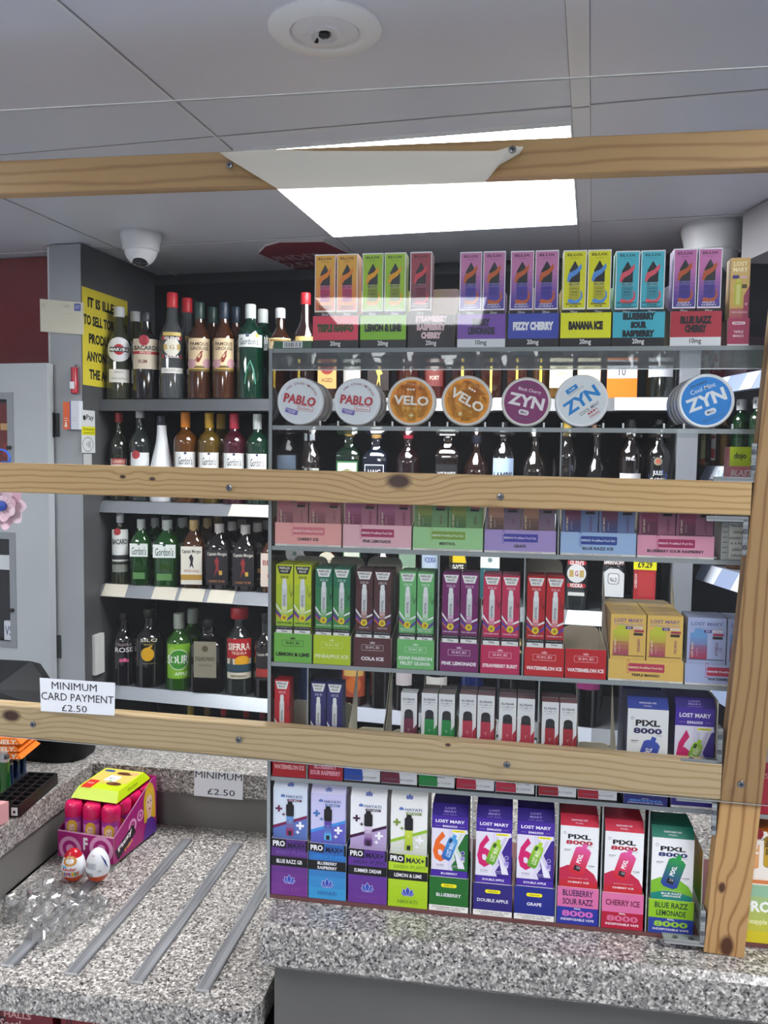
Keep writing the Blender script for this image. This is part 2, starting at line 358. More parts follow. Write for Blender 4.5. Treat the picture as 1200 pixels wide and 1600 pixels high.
for k, m, hh, tick in strips:
    z = SZ[k]; b = MB(); b.box((SX0, SY+.012, z-.022), (SX1, YB-.03, z), M('55585c', .4)); sh = b.build('shelf', unit)
    b = MB(); b.prism([(SX0, SY+.012, z), (SX0, SY-.004, z-hh), (SX0, SY+.012, z-hh)], (SX1-SX0, 0, 0), m); st = b.build('price_rail', sh)
    for (x0, x1, c) in tick:
        xa, _ = pY(x0, 915, SY); xb, _ = pY(x1, 915, SY); b = MB()
        b.prism([(xa, SY+.0115-.001, z+.001), (xb, SY+.0115-.001, z+.001), (xb-.004, SY-.0042-.0005, z-hh+.002), (xa-.006, SY-.0042-.0005, z-hh+.002)], (0, -.0008, -.0002), M(c, .5)); b.build('price_ticket', st)
# tickets along the rails seen through the clear display
for k, xs in ((0, [(560, 640), (770, 858), (960, 1050)]), (3, [(480, 540), (560, 640), (880, 940)])):
    par = [o for o in bpy.data.objects if o.name.startswith('price_rail')][k]; z = SZ[k]; hh = strips[k][2]
    for x0, x1 in xs:
        xa, _ = pY(x0, 640, SY); xb, _ = pY(x1, 640, SY); b = MB()
        b.prism([(xa, SY+.0105, z+.001), (xb, SY+.0105, z+.001), (xb, SY-.0047, z-hh+.002), (xa, SY-.0047, z-hh+.002)], (0, -.0008, -.0002), M('b4bac6', .5)); b.build('price_ticket', par)
# angled corner unit at the end of the wall shelving
WA, WB_ = Vec((.272, 2.275, 0)), Vec((.52, 1.55, 0)); wd = (WB_-WA).normalized(); wn = Vec((-wd.y, wd.x, 0))
if wn.x < 0: wn = -wn
wing = thing('corner_shelving', 'angled corner shelving unit with blue-grey price rails beyond the wooden post', 'shelving', (0, 0, 0))
L_ = (WB_-WA).length
def wbox(b, a0, a1, n0, n1, z0, z1, m):
    q = [WA+wd*a+wn*n for a, n in ((a0, n0), (a1, n0), (a1, n1), (a0, n1))]; b.prism([p+Vec((0, 0, z0)) for p in q], (0, 0, z1-z0), m)
b = MB(); wbox(b, 0, L_, .26, .28, 0, 1.96, M('54495a', .5)); b.build('back_panel', wing)
b = MB(); wbox(b, .12, L_, .02, .28, 2.02, 2.135, M('a4a2a6', .5)); b.build('fascia', wing)
WZ = [1.752, 1.533, 1.282, 1.0]
for z in WZ:
    b = MB(); wbox(b, 0, L_, .012, .26, z-.02, z, M('70747a', .4)); sh = b.build('shelf', wing)
    b = MB(); q = [WA+wn*.012+Vec((0, 0, z+.002)), WA-wn*.006+Vec((0, 0, z-.04)), WA+wn*.012+Vec((0, 0, z-.04))]; b.prism(q, wd*L_, M('8f9dbb', .35)); rl = b.build('price_rail', sh)
    for f in (.07, .25, .5, .72):
        b = MB(); c = WA+wd*(L_*f); q = [c+wn*.0115+Vec((0, 0, z+.001)), c+wd*.055+wn*.0115+Vec((0, 0, z+.001)), c+wd*.05-wn*.0064+Vec((0, 0, z-.039)), c-wd*.005-wn*.0064+Vec((0, 0, z-.039))]
        b.prism(q, -wn*.0008, M('d5dbea', .45)); b.build('price_ticket', rl)
# column, fascia and the grey cabinet at the far end
b = MB(); x0, _ = pY(79, 600, 2.12); b.box((x0, 2.12, 0), (SX0-.0022, 2.20, CEIL-.004), mottled('column_grey', '9fa3a6', .03, 5, .4)); struct(b.build('trim_1'))
b = MB(); b.box((x0-.016, 2.135, cz1+.01 if False else 1.80), (x0, 2.16, CEIL-.004), M('e4e4e2', .4)); struct(b.build('trim_2'))
b = MB(); b.box((-2.55, 2.24, 1.55), (x0-.002, 2.28, CEIL-.004), mottled('red_fascia', '7d1a1c', .05, 3, .18)); tag(b.build('fascia_board'), 'glossy dark red fascia board above the grey cabinet', 'board')
CY = 2.086; cx1, cz1 = pY(73, 567, CY)
cab = thing('tobacco_cabinet', 'pale grey steel cabinet with small framed windows and black hinges', 'cabinet', (0, 0, 0))
CABM = mottled('cabinet_grey', 'b4babd', .02, 4, .3)
wx = pY(22, 700, CY)[0]; zw = [(pY(22, 742, CY)[1], pY(22, 613, CY)[1]), (pY(22, 1012, CY)[1], pY(22, 832, CY)[1])]
b = MB(); b.box((-2.3, CY+.03, 0), (x0-.004, CY+.15, cz1-.004), M('33373d', .5)); b.build('carcass', cab)
b = MB()
for q in ((wx, cx1, 0, cz1), (-2.3, wx, 0, zw[1][0]), (-2.3, wx, zw[1][1], zw[0][0]), (-2.3, wx, zw[0][1], cz1)): b.box((q[0], CY, q[2]), (q[1], CY+.028, q[3]), CABM)
dr = b.build('door', cab)
for (z0, z1), kn in zip(zw, (.1, .06)):
    b = MB()
    for q in ((wx-.02, wx, z0, z1), (-2.08, wx-.02, z1-.02, z1), (-2.08, wx-.02, z0, z0+.016)): b.box((q[0], CY-.003, q[2]), (q[1], CY+.012, q[3]), M('8f9498', .35, .3))
    b.build('window_frame', dr)
    b = MB(); b.lathe([(.006, -.012), (.006, -.002)], M('101010', .3), 16, ax=1, o=(wx-.012, CY, z0+(z1-z0)*.33)); b.build('knob', dr)
    b = MB(); b.box((-2.08, CY+.026, z0), (wx-.02, CY+.0295, z1), M('15151a', .2)); b.build('pane', dr)
b = MB(); b.box((-2.08, CY+.012, 1.197), (wx-.02, CY+.022, 1.24), M('dfe4e6', .4)); b.build('price_ticket', dr)
for px, py in ((84, 664), (87, 1010)):
    hx, hz = pY(px, py, 2.117); b = MB(); HM = M('3a3a3c', .35, .6)
    b.box((hx-.013, 2.114, hz-.034), (hx-.0015, 2.117, hz+.034), HM); b.box((hx+.0015, 2.1165, hz-.034), (hx+.017, 2.1195, hz+.034), HM); b.lathe([(.004, -.036), (.004, .036)], M('2a2a2c', .3, .7), 12, o=(hx, 2.112, hz)); b.build('hinge', cab)
def inpack(x, z0, z1, c, tx, label, wd_=.03):
    b = MB(); b.box((x, CY+.0125, z0), (x+wd_, CY+.0245, z1), M(c)); a = front_art(b, wd_, z1-z0, CY+.0125, x, z0); a.draw(tx); tag(b.build('tobacco_packet'), label, 'packet')
inpack(wx-.058, zw[0][0]+.012, zw[0][1]-.03, '6b1f1d', [('r', .1, .6, .9, .7, 'c9a06a'), ('r', .3, .2, .7, .4, '8c2b27')], 'dark red packet behind the upper cabinet window', .034)
inpack(wx-.054, zw[1][0]+.018, zw[1][0]+.075, 'd9dde4', [('t', 'VS', .5, .5, .8, .5, '33457f', 1)], 'white packet with blue lettering in the lower cabinet window')

# ---------------------------------------------------------------- speckled counter (kept in the counter's own turned frame)
ZC, ZF = .910, .788
def dobj(mb, name, parent=None, u=0, v=0, z=0, rz=0): return mb.build(name, parent, D(u, v, z) if parent is None else (u, v, z), (DELTA if parent is None else 0)+rz)
cnt = thing('shop_counter', 'grey shop counter with speckled laminate tops and a sunken display bay', 'counter', (0, 0, 0), DELTA)
b = MB(); T = .048; UI = -.851; BV = 1.557; UR = -.332; FV = 1.05
def nose(b, u0, u1, v0, v1, z0, z1): b.bbox((u0, v0, z0), (u1, v1, z1), SPECK, .008)
nose(b, UR, .75, FV, 1.78, ZC-.062, ZC); b.build('worktop', cnt)
b = MB(); b.box((-1.6, BV, ZC-T), (UR-.001, 1.78, ZC), SPECK); b.box((-1.6, 1.0, ZC-T), (UI, BV-.0005, ZC), SPECK); b.build('ledge_top', cnt)
b = MB(); c_ = .03
pl = [(UI+.002, 1.04), (UR-.004-c_, 1.04), (UR-.004-c_*.3, 1.04+c_*.3), (UR-.004, 1.04+c_), (UR-.004, BV+.02), (UI+.002, BV+.02)]
b.prism([(x, y, ZF) for x, y in pl], (0, 0, -.04), SPECK); b.build('bay_floor', cnt)
KG = mottled('kick_grey', '6e6d69', .03, 6, .5)
b = MB(); b.box((UI-.02, BV+.012, ZF), (UR-.002, BV+.03, ZC-T), KG); b.box((UI-.02, 1.0, ZF), (UI-.004, BV+.012, ZC-T), KG); b.build('bay_riser', cnt)
b = MB(); b.box((UR+.014, FV+.02, 0), (.75, FV+.04, ZC-.062), mottled('front_grey', '5d5c59', .03, 6, .5)); b.box((UR+.014, FV+.04, 0), (UR+.03, 1.7, ZC-.062), KG); b.build('front_panel', cnt)
b = MB(); b.box((-1.6, 1.5, 0), (UR+.014, 1.52, ZF-.04), M('242424', .6)); b.box((-1.6, 1.09, .50), (UR+.013, 1.5, .52), M('3a3a3a', .5)); b.build('under_shelf', cnt)
STRIPS = [((2, 24), None, 'aluminium rail nearest the crinkled plastic on the bay floor'), ((101, 123), (284, 291), 'aluminium rail in front of the pink candy box'), ((203, 225), (349, 366), 'aluminium rail in the middle of the bare bay floor'), ((305, 328), None, 'aluminium rail running in beside the stacked display')]
for k, ((x0, x1), bk, lab) in enumerate(STRIPS):
    y = 1510+k*13; ua, va = uv(pZ(x0, y, ZF)); ub, _ = uv(pZ(x1, y, ZF)); b = MB()
    b.box((0, 0, .0004), (ub-ua, 1.508-va, .0044), STEEL, front=M('d5d8da', .3, .5)); o = dobj(b, 'metal_rail', None, ua, va, ZF)
    tag(o, lab, 'rail', 'aluminium rails on the bay floor')

# ---------------------------------------------------------------- wooden screen frame with its clear sheet
VS, BD = 1.093, .023
scr = thing('counter_screen', 'pine frame with a clear plastic screen standing on the counter before the displays', 'screen', (0, 0, 0), DELTA)
def screw(par, px, py, v, rel=(0, 0, 0)):
    u, z = pV(px, py, v); b = MB(); b.lathe([(.0048, -.0012), (.0042, -.0028), (.002, -.0034), (.0004, -.0030)], M('8b8d90', .25, .9), 14, ax=1)
    b.box((-.0028, -.0038, -.0005), (.0028, -.003, .0005), M('2d2d2f')); b.box((-.0005, -.0038, -.0028), (.0005, -.003, .0028), M('2d2d2f'))
    b.build('screw', par, (u-rel[0], v-.0042-rel[1], z-rel[2]))
SCREWS = []
def beam(yl, yr, xr, mat, screws):
    (tl, bl), (tr, br) = yl, yr
    u0, z0t = pV(0, tl, VS); _, z0b = pV(0, bl, VS); u1, z1t = pV(xr, tr, VS); _, z1b = pV(xr, br, VS)
    za = (z0t+z0b)/2; zb_ = (z1t+z1b)/2; h = ((z0t-z0b)+(z1t-z1b))/2; sl = (zb_-za)/(u1-u0); ext = .75
    L = (u1-u0)+ext; b = MB(); b.bbox((-L, 0, -h/2), (0, BD, h/2), mat, .0015)
    o = b.build('beam', scr, (u1, VS, zb_)); o.rotation_euler = (0, -math.atan(sl), 0)
    for px, py in screws: SCREWS.append((px, py))
    return o
PT = pine('pine_top', 'd2aa74', 'caa067', 'b48a58', [], 60, 0, 3.1)
PM = pine('pine_mid', 'dcb882', 'd2ab72', 'b88e5a', [(-.443, .010, .0125), (-.834, .006, .0035), (-.79, .004, .0035)], 120, 0, 7.3)
PLW = pine('pine_low', 'd4ba90', 'ccb084', 'b59868', [(-.99, .008, .011), (-.35, .019, .003)], 110, 0, 1.7)
PP = pine('pine_post', 'b48f60', 'ab8555', '8a6238', [(.089, .0136, .0055), (.012, .027, .011)], 75, 2, 5.2, 0)
beam((252, 302), (196.5, 259), 1280, PT, [])
beam((724, 768), (752, 807), 1175, PM, [])
beam((1100, 1150), (1195, 1250), 1128, PLW, [])
ub0, _ = pV(1100, 1482, VS); ub1, _ = pV(1154, 1488, VS); ut0, zt = pV(1186, 690, VS); lean = (ut0-ub0)/(zt-ZC)
wp = .0495; b = MB(); b.box((0, 0, 0), (wp, BD, 1.12), PP); po = b.build('post', scr, (ub0, VS, ZC+.003)); po.rotation_euler = (0, math.atan(lean), 0)
# clear sheet in front of the timber
zt_ = pV(600, 139, VS-.004)[1]; zb_ = pV(1150, 1256, VS-.004)[1]
ua_, za_ = pV(0, 1150, VS-.004); ue_, ze_ = pV(1128, 1252, VS-.004); zs_ = lambda u: za_+(ze_-za_)*(u-ua_)/(ue_-ua_)
b = MB(); b.prism([(-1.5, VS-.0042, zs_(-1.5)), (.72, VS-.0042, zs_(.72)), (.72, VS-.0042, zt_), (-1.5, VS-.0042, zt_)], (0, .0034, 0), SCREEN)
b.box((-1.5, VS-.0044, zt_), (.72, VS-.0006, zt_+.0012), M('eef0ee', .3)); b.prism([(-1.5, VS-.0044, zs_(-1.5)-.0008), (.72, VS-.0044, zs_(.72)-.0008), (.72, VS-.0044, zs_(.72)), (-1.5, VS-.0044, zs_(-1.5))], (0, .0038, 0), ACR_EDGE); b.build('clear_sheet', scr)  # opaque white strip on top paints the sparkle of the sheet's edge
for px, py in ((361, 260), (801, 236), (360, 762), (782, 776), (55, 1130), (375, 1154), (792, 1193), (1156, 1223)): screw(scr, px, py, VS-.004)
# angle brackets
def bracket(px, py, flip):        # px, py: where the post meets the bracket's outer corner
    u, z = pV(px, py, VS); b = MB(); k = 1 if flip else -1
    b.box((-.0015, .003, 0 if k > 0 else -.045), (0, BD-.002, .045 if k > 0 else 0), ZINC); b.box((-.05, .003, -.0015), (0, BD-.002, 0), ZINC)
    b.box((-.05, .001, -.003), (0, .003, .0035), ZINC); b.box((-.006, .001, 0 if k > 0 else -.045), (0, .003, .045 if k > 0 else 0), ZINC)
    for q in (.015, .035): b.lathe([(.0035, -.0004), (.003, -.002), (.0005, -.0022)], M('777a7d', .3, .8), 10, ax=1, o=(-.003, .001, k*q)); b.lathe([(.0035, 0), (.003, .0018), (.0005, .002)], M('777a7d', .3, .8), 10, o=(-q, .011, .0002))
    b.build('bracket', scr, (u, VS, z))
bracket(1181, 750, True); bracket(1170, 812, False); bracket(1128, 1194, True); bracket(1121, 1253, False); bracket(1101, 1477, True)
# peeled protective film pinned on the top rail
b = MB(); top = [(343, 238), (420, 234), (500, 236), (600, 236), (700, 236), (775, 236), (800, 228), (818, 229)]; bot = [(352, 245), (432, 294), (505, 354), (560, 318), (680, 296), (755, 288), (780, 258), (812, 240)]
n = 7; vs = []
for i in range(8):
    for j in range(n):
        f = j/(n-1); x = top[i][0]+(bot[i][0]-top[i][0])*f; y = top[i][1]+(bot[i][1]-top[i][1])*f
        vv = VS-.0085-.012*f*f*(1 if i > 0 else .3)*(.6 if 5 < i else 1)+.0015*sin(i*1.7+j); u, z = pV(x, y, vv); vs.append((u, vv, z))
vs2 = [(x, y+.0004, z) for x, y, z in vs]; N_ = len(vs)
b.add(vs+vs2, [(i*n+j, i*n+j+1, (i+1)*n+j+1, (i+1)*n+j) for i in range(7) for j in range(n-1)]+[(N_+i*n+j, N_+(i+1)*n+j, N_+(i+1)*n+j+1, N_+i*n+j+1) for i in range(7) for j in range(n-1)], FILM, True)
b.build('loose_film', scr)

# ---------------------------------------------------------------- tiered clear display
VD, ZA, ZB, ZCc, ZD, ZE, Z0 = 1.12, 1.6915, 1.5864, 1.4186, 1.2535, 1.0876, .9165
DU0, DU1, DD = -.340, .46, .23
dsp = thing('acrylic_display', 'tall clear acrylic tiered display rack standing on the speckled counter', 'display rack', (0, 0, 0), DELTA)
for z in (ZA, ZB, ZCc, ZD, ZE):
    b = MB(); b.box((DU0, VD, z-.003), (DU1, VD+DD, z+.003), ACR, front=ACR_EDGE); b.build('shelf', dsp)
b = MB(); b.box((DU0, VD, ZC+.0005), (DU1, VD+DD, Z0-.0005), M('6b4444', .4)); b.build('base_board', dsp)
b = MB(); b.box((DU0-.005, VD-.001, ZC+.0005), (DU0-.0002, VD+DD, ZA+.003), ACR, front=ACR_EDGE); b.build('end_panel', dsp)
b = MB(); zl = pV(700, 577, VD)[1]; b.box((DU0, VD-.0022, zl), (DU1, VD-.0002, ZA-.003), ACR_LIP); b.box((DU0, VD-.0024, zl-.001), (DU1, VD-.0001, zl), M('e4eaea', .3)); b.build('front_lip', dsp)
for px, za, zb2 in ((872.5, ZCc, ZB), (683, ZD, ZCc), (816, ZD, ZCc), (479.7, ZE, ZD), (839, ZE, ZD), (737.8, Z0-.003, ZE), (871.5, Z0-.003, ZE), (941.5, Z0-.003, ZE), (1014, Z0-.003, ZE)):
    u, _ = pV(px, 840 if za == ZCc else 1050 if za == ZD else 1200 if za == ZE else 1300, VD); b = MB(); b.box((u-.0009, VD+.0005, za+.0032), (u+.0009, VD+DD, zb2-.0032), ACR, front=ACR_EDGE); b.build('divider', dsp)
for px in (500, 528, 585, 613, 671, 699, 758, 786, 850, 878, 943, 974, 1038, 1069, 1145):
    u, _ = pV(px, 660, VD); b = MB(); b.box((u-.0012, VD+.001, ZB+.0032), (u+.0012, VD+.10, ZB+.0095), ACR, front=M('e2e6e6', .3)); b.build('can_guide', dsp)
# ---------------------------------------------------------------- cartons and trays on the display
def box_mesh(name, w, d, h, body, top=None, art=None, side=None, topart=None, lid=0):
    """a carton, front face towards -y; lid chamfers the front top edge (sloping shoulder)"""
    b = MB(); c = .0006; sd = side or body
    if lid:
        pts = [(0, 0), (d, 0), (d, h+lid), (lid*1.0, h+lid), (0, h)]
        b.prism([(-w/2, y, z) for y, z in pts], (w, 0, 0), sd, None, sd); b.f.pop(); b.mi.pop(); b.sm.pop()
        for i, m in ((0, body), (1, body), (2, top or body), (3, top or body), (4, body)):
            pass
        b = MB(); P = [(-w/2, y, z) for y, z in pts]; Q = [(w/2, y, z) for y, z in pts]
        b.add(P, [(4, 3, 2, 1, 0)], sd); b.add(Q, [(0, 1, 2, 3, 4)], sd)
        for i, m in ((0, body), (1, body), (2, top or body), (3, top or body), (4, body)): j = (i+1) % 5; b.add([P[i], Q[i], Q[j], P[j]], [(0, 1, 2, 3)], m)
        if topart: a = Art(b, w, lid*1.414, lambda x, y, e: (-w/2+x, y*.7071-e*.7, h+y*.7071+e*.7)); topart(a)
    else:
        b.box((-w/2, 0, 0), (w/2, d, h), sd, body, top or body)
        if topart: topart(top_art(b, w, d, h))
    if art: art(front_art(b, w, h))
    return b
def tray_mesh(w, d, hf, hb, front, inner=CREAM, art=None, side=None, hs=None):
    """open card display tray: printed front, tapering sides, taller back with rounded corners"""
    b = MB(); t = .0008; sd = side or front; hs = hs or hb*.86
    b.box((-w/2, 0, 0), (w/2, t, hf), inner, front, inner); b.box((-w/2, t, 0), (w/2, d, t), inner)
    r = min(.010, w*.2); pts = [(-w/2, t), (w/2, t), (w/2, hb-r), (w/2-r*.3, hb-r*.3), (w/2-r, hb), (-w/2+r, hb), (-w/2+r*.3, hb-r*.3), (-w/2, hb-r)]
    b.prism([(x, d-t, z) for x, z in pts], (0, t, 0), inner, CARD, inner)
    for s in (-1, 1):
        x = s*w/2; q = [(x, t, t), (x, d-t, t), (x, d-t, hs), (x, d*.55, hf+(hs-hf)*.35), (x, t+.004, hf)]
        b.prism(q, (-s*t, 0, 0), sd, inner, inner)
    if art: art(front_art(b, w, hf))
    return b
PARENTS = {}
def put(mb, name, u, v, z, label, cat, group=None, rz=0):
    o = dobj(mb, name, None, u, v, z, rz); return tag(o, label, cat, group)
def dup(o, u, v, z, label, group=None):
    c = copy_tree(o); c.location = D(u, v, z); c['label'] = label
    if group: c['group'] = group
    elif 'group' in c: del c['group']
    return c
TEXT_DK = '1a1a1c'
# ---- top row: slim cartons, two to a tray
def elux(c0, c1, dev, swo, flav, tcol, top='0', border='f2f2f4'):
    def art(a_):
        a = Art(a_.mb, a_.w, a_.h*.8786, lambda x, y, e: a_.mp(x, a_.h*.1214+y, e))
        a.rect(0, .76, 1, 1, c0); a.grad(0, .30, 1, .76, c1, c0, 9)
        for q in ((0, .985, 1, 1), (0, .30, 1, .315), (0, .30, .035, 1), (.965, .30, 1, 1)): a.rect(*q, border)
        a.rect(0, 0, 1, .295, '17171b'); a.text('20mg', .5, .265, .32, .04, 'd8d8d8', 1)
        a.text('ELUX', .5, .945, .66, .03, mix_hex(c0, '000000', .65), 2); a.text('NIC SALTS', .5, .905, .34, .012, mix_hex(c0, '000000', .5), 0)
        a.poly([(.27, .60), (.27, .76), (.5, .875), (.73, .76), (.73, .60)], '202226')
        a.rect(.27, .42, .73, .62, dev); a.rect(.27, .575, .73, .62, mix_hex(dev, 'ffffff', .25)); a.text('ELUX', .5, .597, .42, .025, '18181c', 2); a.text('LEGEND', .5, .545, .3, .012, '2a2a30', 0); a.text('3500', .5, .505, .26, .018, '2a2a30', 1); a.text('PUFFS', .5, .47, .26, .012, '2a2a30', 0)
        up = [(.17+.0, .64), (.24, .73), (.55, .77), (.78, .84), (.80, .785), (.62, .72), (.36, .675), (.24, .62)]; a.poly(up[:1]+up[1:3]+up[-2:], swo); a.poly([up[2], up[3], up[4], up[5], up[6]], swo)
        a.poly([(.73, .53), (.84, .50), (.86, .44), (.74, .40), (.73, .43), (.78, .455), (.78, .49)], swo); a.poly([(.2, .40), (.3, .425), (.55, .405), (.80, .435), (.84, .425), (.7, .375), (.45, .368), (.27, .378)], swo)
        n = len(flav)
        for i, s in enumerate(flav): a.text(s, .5, .352+.022*(n-1)/2*1.3-i*.027-.003, min(.8, .11*len(s)), .018, tcol, 2)
    return art
def elux_tray(col, lines, tcol, band, btxt, bcol, hl=.20):
    def art(a):
        a.rect(0, 0, 1, .25, band); a.text(btxt, .5, .125, .23, .19, bcol, 2)
        for i in range(16): a.rect(.03+i*.06, .96, .055+i*.06, .995, mix_hex(col, '000000', .12)) if i % 2 else None
        n = len(lines)
        for i, s in enumerate(lines): a.text(s, .5, .62+(n-1)*.125-i*.25, min(.86, .062*len(s)+.06), hl*.92, tcol, 8)
    return art
MANGO = ('eeb040', 'ee7a56', 'c2386a', 'ef8a2c', ['TRIPLE', 'MANGO'], '3a2020'); LIME = ('a6cf33', 'a0cb2c', '8a9a2c', 'f0a818', ['LEMON', '& LIME'], 'e6e0a0')
STRAW = ('a84854', '5e4350', '7a2a40', 'd84a54', ['STRAWBERRY', 'RASPBERRY', 'CHERRY'], 'f0e6ea'); FIZZ = ('cf82b4', '4437a0', '4a3aa0', 'c8622e', ['FIZZY', 'CHERRY'], 'f2f0fa')
BAN = ('e9e81a', 'e6e412', 'b9b628', '5a98e0', ['BANANA', 'ICE'], '222222'); BSR = ('4fbdd0', '45b4c8', '3a93a5', 'e25a6a', ['BLUEBERRY', 'SOUR', 'RASPBERRY'], '16323a')
FIZ2 = ('c873ae', '3f3494', '3f328e', 'b8562c', ['FIZZY', 'CHERRY'], 'f2f0fa')
ROWA = [
 ('triple mango red', 488, 559.5, 'e8405a', ['TRIPLE MANGO'], '3b4a18', '1a1a1e', '20mg', 'f0f0f0', MANGO, 'orange mango', 397, 2),
 ('bright green lemon-lime', 562, 634.5, '86c624', ['LEMON & LIME'], '18200c', '1a1a1e', '20mg', 'f0f0f0', LIME, 'lime green', 395, 2),
 ('black strawberry-raspberry', 636.7, 710.7, '2a2426', ['STRAWBERRY', 'RASPBERRY', 'CHERRY'], 'eac9cc', '1d1a1c', '20mg', 'f0e8ea', STRAW, 'dusky red strawberry', 393, 1),
 ('violet berry lemonade', 714, 790, '7b4fae', ['BERRY', 'LEMONADE'], '2a2140', 'dfe2e6', '10mg', '1a1a1a', FIZZ, 'pink-to-purple fizzy cherry', 393, 2),
 ('blue fizzy cherry', 793, 873, '3d4cb0', ['FIZZY CHERRY'], 'eef0f8', '1d1d24', '20mg', 'f0f0f0', FIZZ, 'pink-to-violet fizzy cherry', 391.5, 2),
 ('yellow banana ice', 875, 955, 'e8ea18', ['BANANA ICE'], '1c1c12', '1a1a1e', '20mg', 'f0f0f0', BAN, 'bright yellow', 390.5, 2),
 ('turquoise blueberry sour', 956.7, 1039, '46b8cc', ['BLUEBERRY', 'SOUR', 'RASPBERRY'], '14242a', '1a1a1e', '20mg', 'f0f0f0', BSR, 'turquoise blueberry', 391.5, 2),
 ('crimson blue razz', 1046.7, 1127.7, 'b4303f', ['BLUE RAZZ', 'CHERRY'], '22141a', 'e2e4e6', '10mg', '1a1a1a', FIZ2, 'deep pink-to-purple', 388, 2)]
zA = ZA+.0032
_, zt_ = pV(700, 491, VD); HF = zt_-zA; FD = .0015
for i, (nm, x0, x1, col, lines, tc, band, bt, bc, sp, cn, ytop, n) in enumerate(ROWA):
    u0, _ = pV(x0, 520, VD); u1, _ = pV(x1, 520, VD); w_ = u1-u0-.001; uc = (u0+u1)/2; d_ = .075
    hb = pV(700, 452, VD+d_)[1]-zA
    put(tray_mesh(w_, d_, HF, hb, col, art=elux_tray(col, lines, tc, band, bt, bc, (.28, .25, .225)[len(lines)-1]), side='1a1a1e'), 'display_tray', uc, VD+.001, zA, f'{nm} flavour card tray on the top shelf of the display', 'tray', 'card trays along the top shelf')
    cw = (w_-.0035)/2; h_ = pV(x0, ytop, VD)[1]-zA-.001
    mb = box_mesh('c', cw-.0008, cw, h_, sp[0], mix_hex(sp[0], 'ffffff', .2), elux(*sp), mix_hex(sp[0], sp[1], .6))
    prv = ROWA[i-1][0] if i else 'green barcode'; nx = ROWA[i+1][0] if i < 7 else 'tall golden'
    o = put(mb, 'vape_carton', uc-cw/2-.0005, VD+.0035, zA+.001, f'{cn} carton in the {nm} tray, nearer the {prv} one', 'carton', 'slim cartons on the top shelf')
    if n == 2: dup(o, uc+cw/2+.0005, VD+.0035, zA+.001, f'{cn} carton in the {nm} tray, nearer the {nx} one', 'slim cartons on the top shelf')
# tall golden carton and its tray, green barcode carton at the other end
u0, _ = pV(1137, 520, VD); u1, _ = pV(1171, 520, VD); wg = u1-u0
def gold(a):
    a.grad(0, 0, 1, 1, '9a2c52', 'd9b46c', 9); a.grad(0, .42, 1, .98, 'c9a24e', 'd9b46c', 3); a.poly([(.62, .0), (1, 0), (1, .68), (.72, .56), (.72, .4)], '9c3354')
    a.text('LOST', .5, .93, .72, .05, 'fdf6c8', 2); a.text('MARY', .5, .865, .76, .05, 'fdf6c8', 2); a.rect(.1, .76, .44, .80, '3a2f7a'); a.rect(.52, .765, .86, .79, 'd8b8c0'); a.text('20', .85, .47, .13, .03, 'e8c8d0', 1)
    a.rrect(.42, .59, .42, 1.25, 'b8b83c', .2); a.rrect(.42, .74, .26, .2, 'c6c24a', .4); a.rrect(.42, .58, .2, 1.1, 'd0cf78', .4); a.rect(.6, .65, .86, .695, '4a3c16'); a.text('TRIPLE MANGO', .5, .375, .86, .02, 'e6c4d0', 1)
hg = pV(1150, 402, VD)[1]-zA; hgt = pV(1150, 497, VD)[1]-zA
put(tray_mesh(wg, .06, hgt, hgt*1.1, 'a83458', art=lambda a: a.draw([('r', 0, 0, 1, .05, 'e6e0e4'), ('q', .5, .82, .6, .14, 'ead0d8', .45), ('t', 'BM600', .5, .82, .44, .06, '8a3050', 1), ('t', 'TRIPLE', .5, .50, .44, .09, 'f0dce4', 1), ('t', 'MANGO', .5, .35, .48, .09, 'f0dce4', 1)])), 'display_tray', (u0+u1)/2, VD+.001, zA, 'small plum-red triple mango tray at the end of the top shelf', 'tray', 'card trays along the top shelf')
put(box_mesh('c', wg-.003, wg-.004, hg-.001, 'd9b46c', 'd9b46c', gold, 'e2c27a'), 'vape_carton', (u0+u1)/2, VD+.003, zA+.001, 'tall golden carton with plum corner standing alone on the top shelf', 'carton', 'slim cartons on the top shelf')
u0, _ = pV(427, 538, VD); u1, _ = pV(486.5, 538, VD); hh = pV(450, 532.5, VD)[1]-zA
def bars(a, x0, y0, x1, y1, n=22, m='1a1a1a'):
    random.seed(7); x = x0; 
    for k in range(n): wv = (x1-x0)/n; a.rect(x0+k*wv, y0, x0+k*wv+wv*random.choice((.3, .5, .8)), y1, m); a.e -= a.step
    a.e += a.step
put(box_mesh('c', u1-u0, .10, hh, '2f5a41', '4c7a58', lambda a: (a.rect(.25, .1, .76, .92, 'e8eaec'), bars(a, .28, .2, .73, .8))), 'flat_carton', (u0+u1)/2, VD+.001, zA, 'flat dark green carton with a white barcode on the top shelf', 'carton')
for x0, x1, yt, lab in ((678, 714, 452, 'plain cream card divider standing beside the dusky strawberry carton'), (1040, 1046, 453, 'plain cream card divider between the turquoise and crimson trays')):
    u0, _ = pV(x0, 520, VD+.06); u1, _ = pV(x1, 520, VD+.06); h_ = pV(x0, yt, VD+.08)[1]-zA; b = MB(); r = .002
    b.prism([(0, 0, 0), (u1-u0, 0, 0), (u1-u0, 0, h_-r), (u1-u0-r, 0, h_), (r, 0, h_), (0, 0, h_-r)], (0, .0012, 0), CREAM); put(b, 'card_divider', u0, VD+.08, zA, lab, 'card')

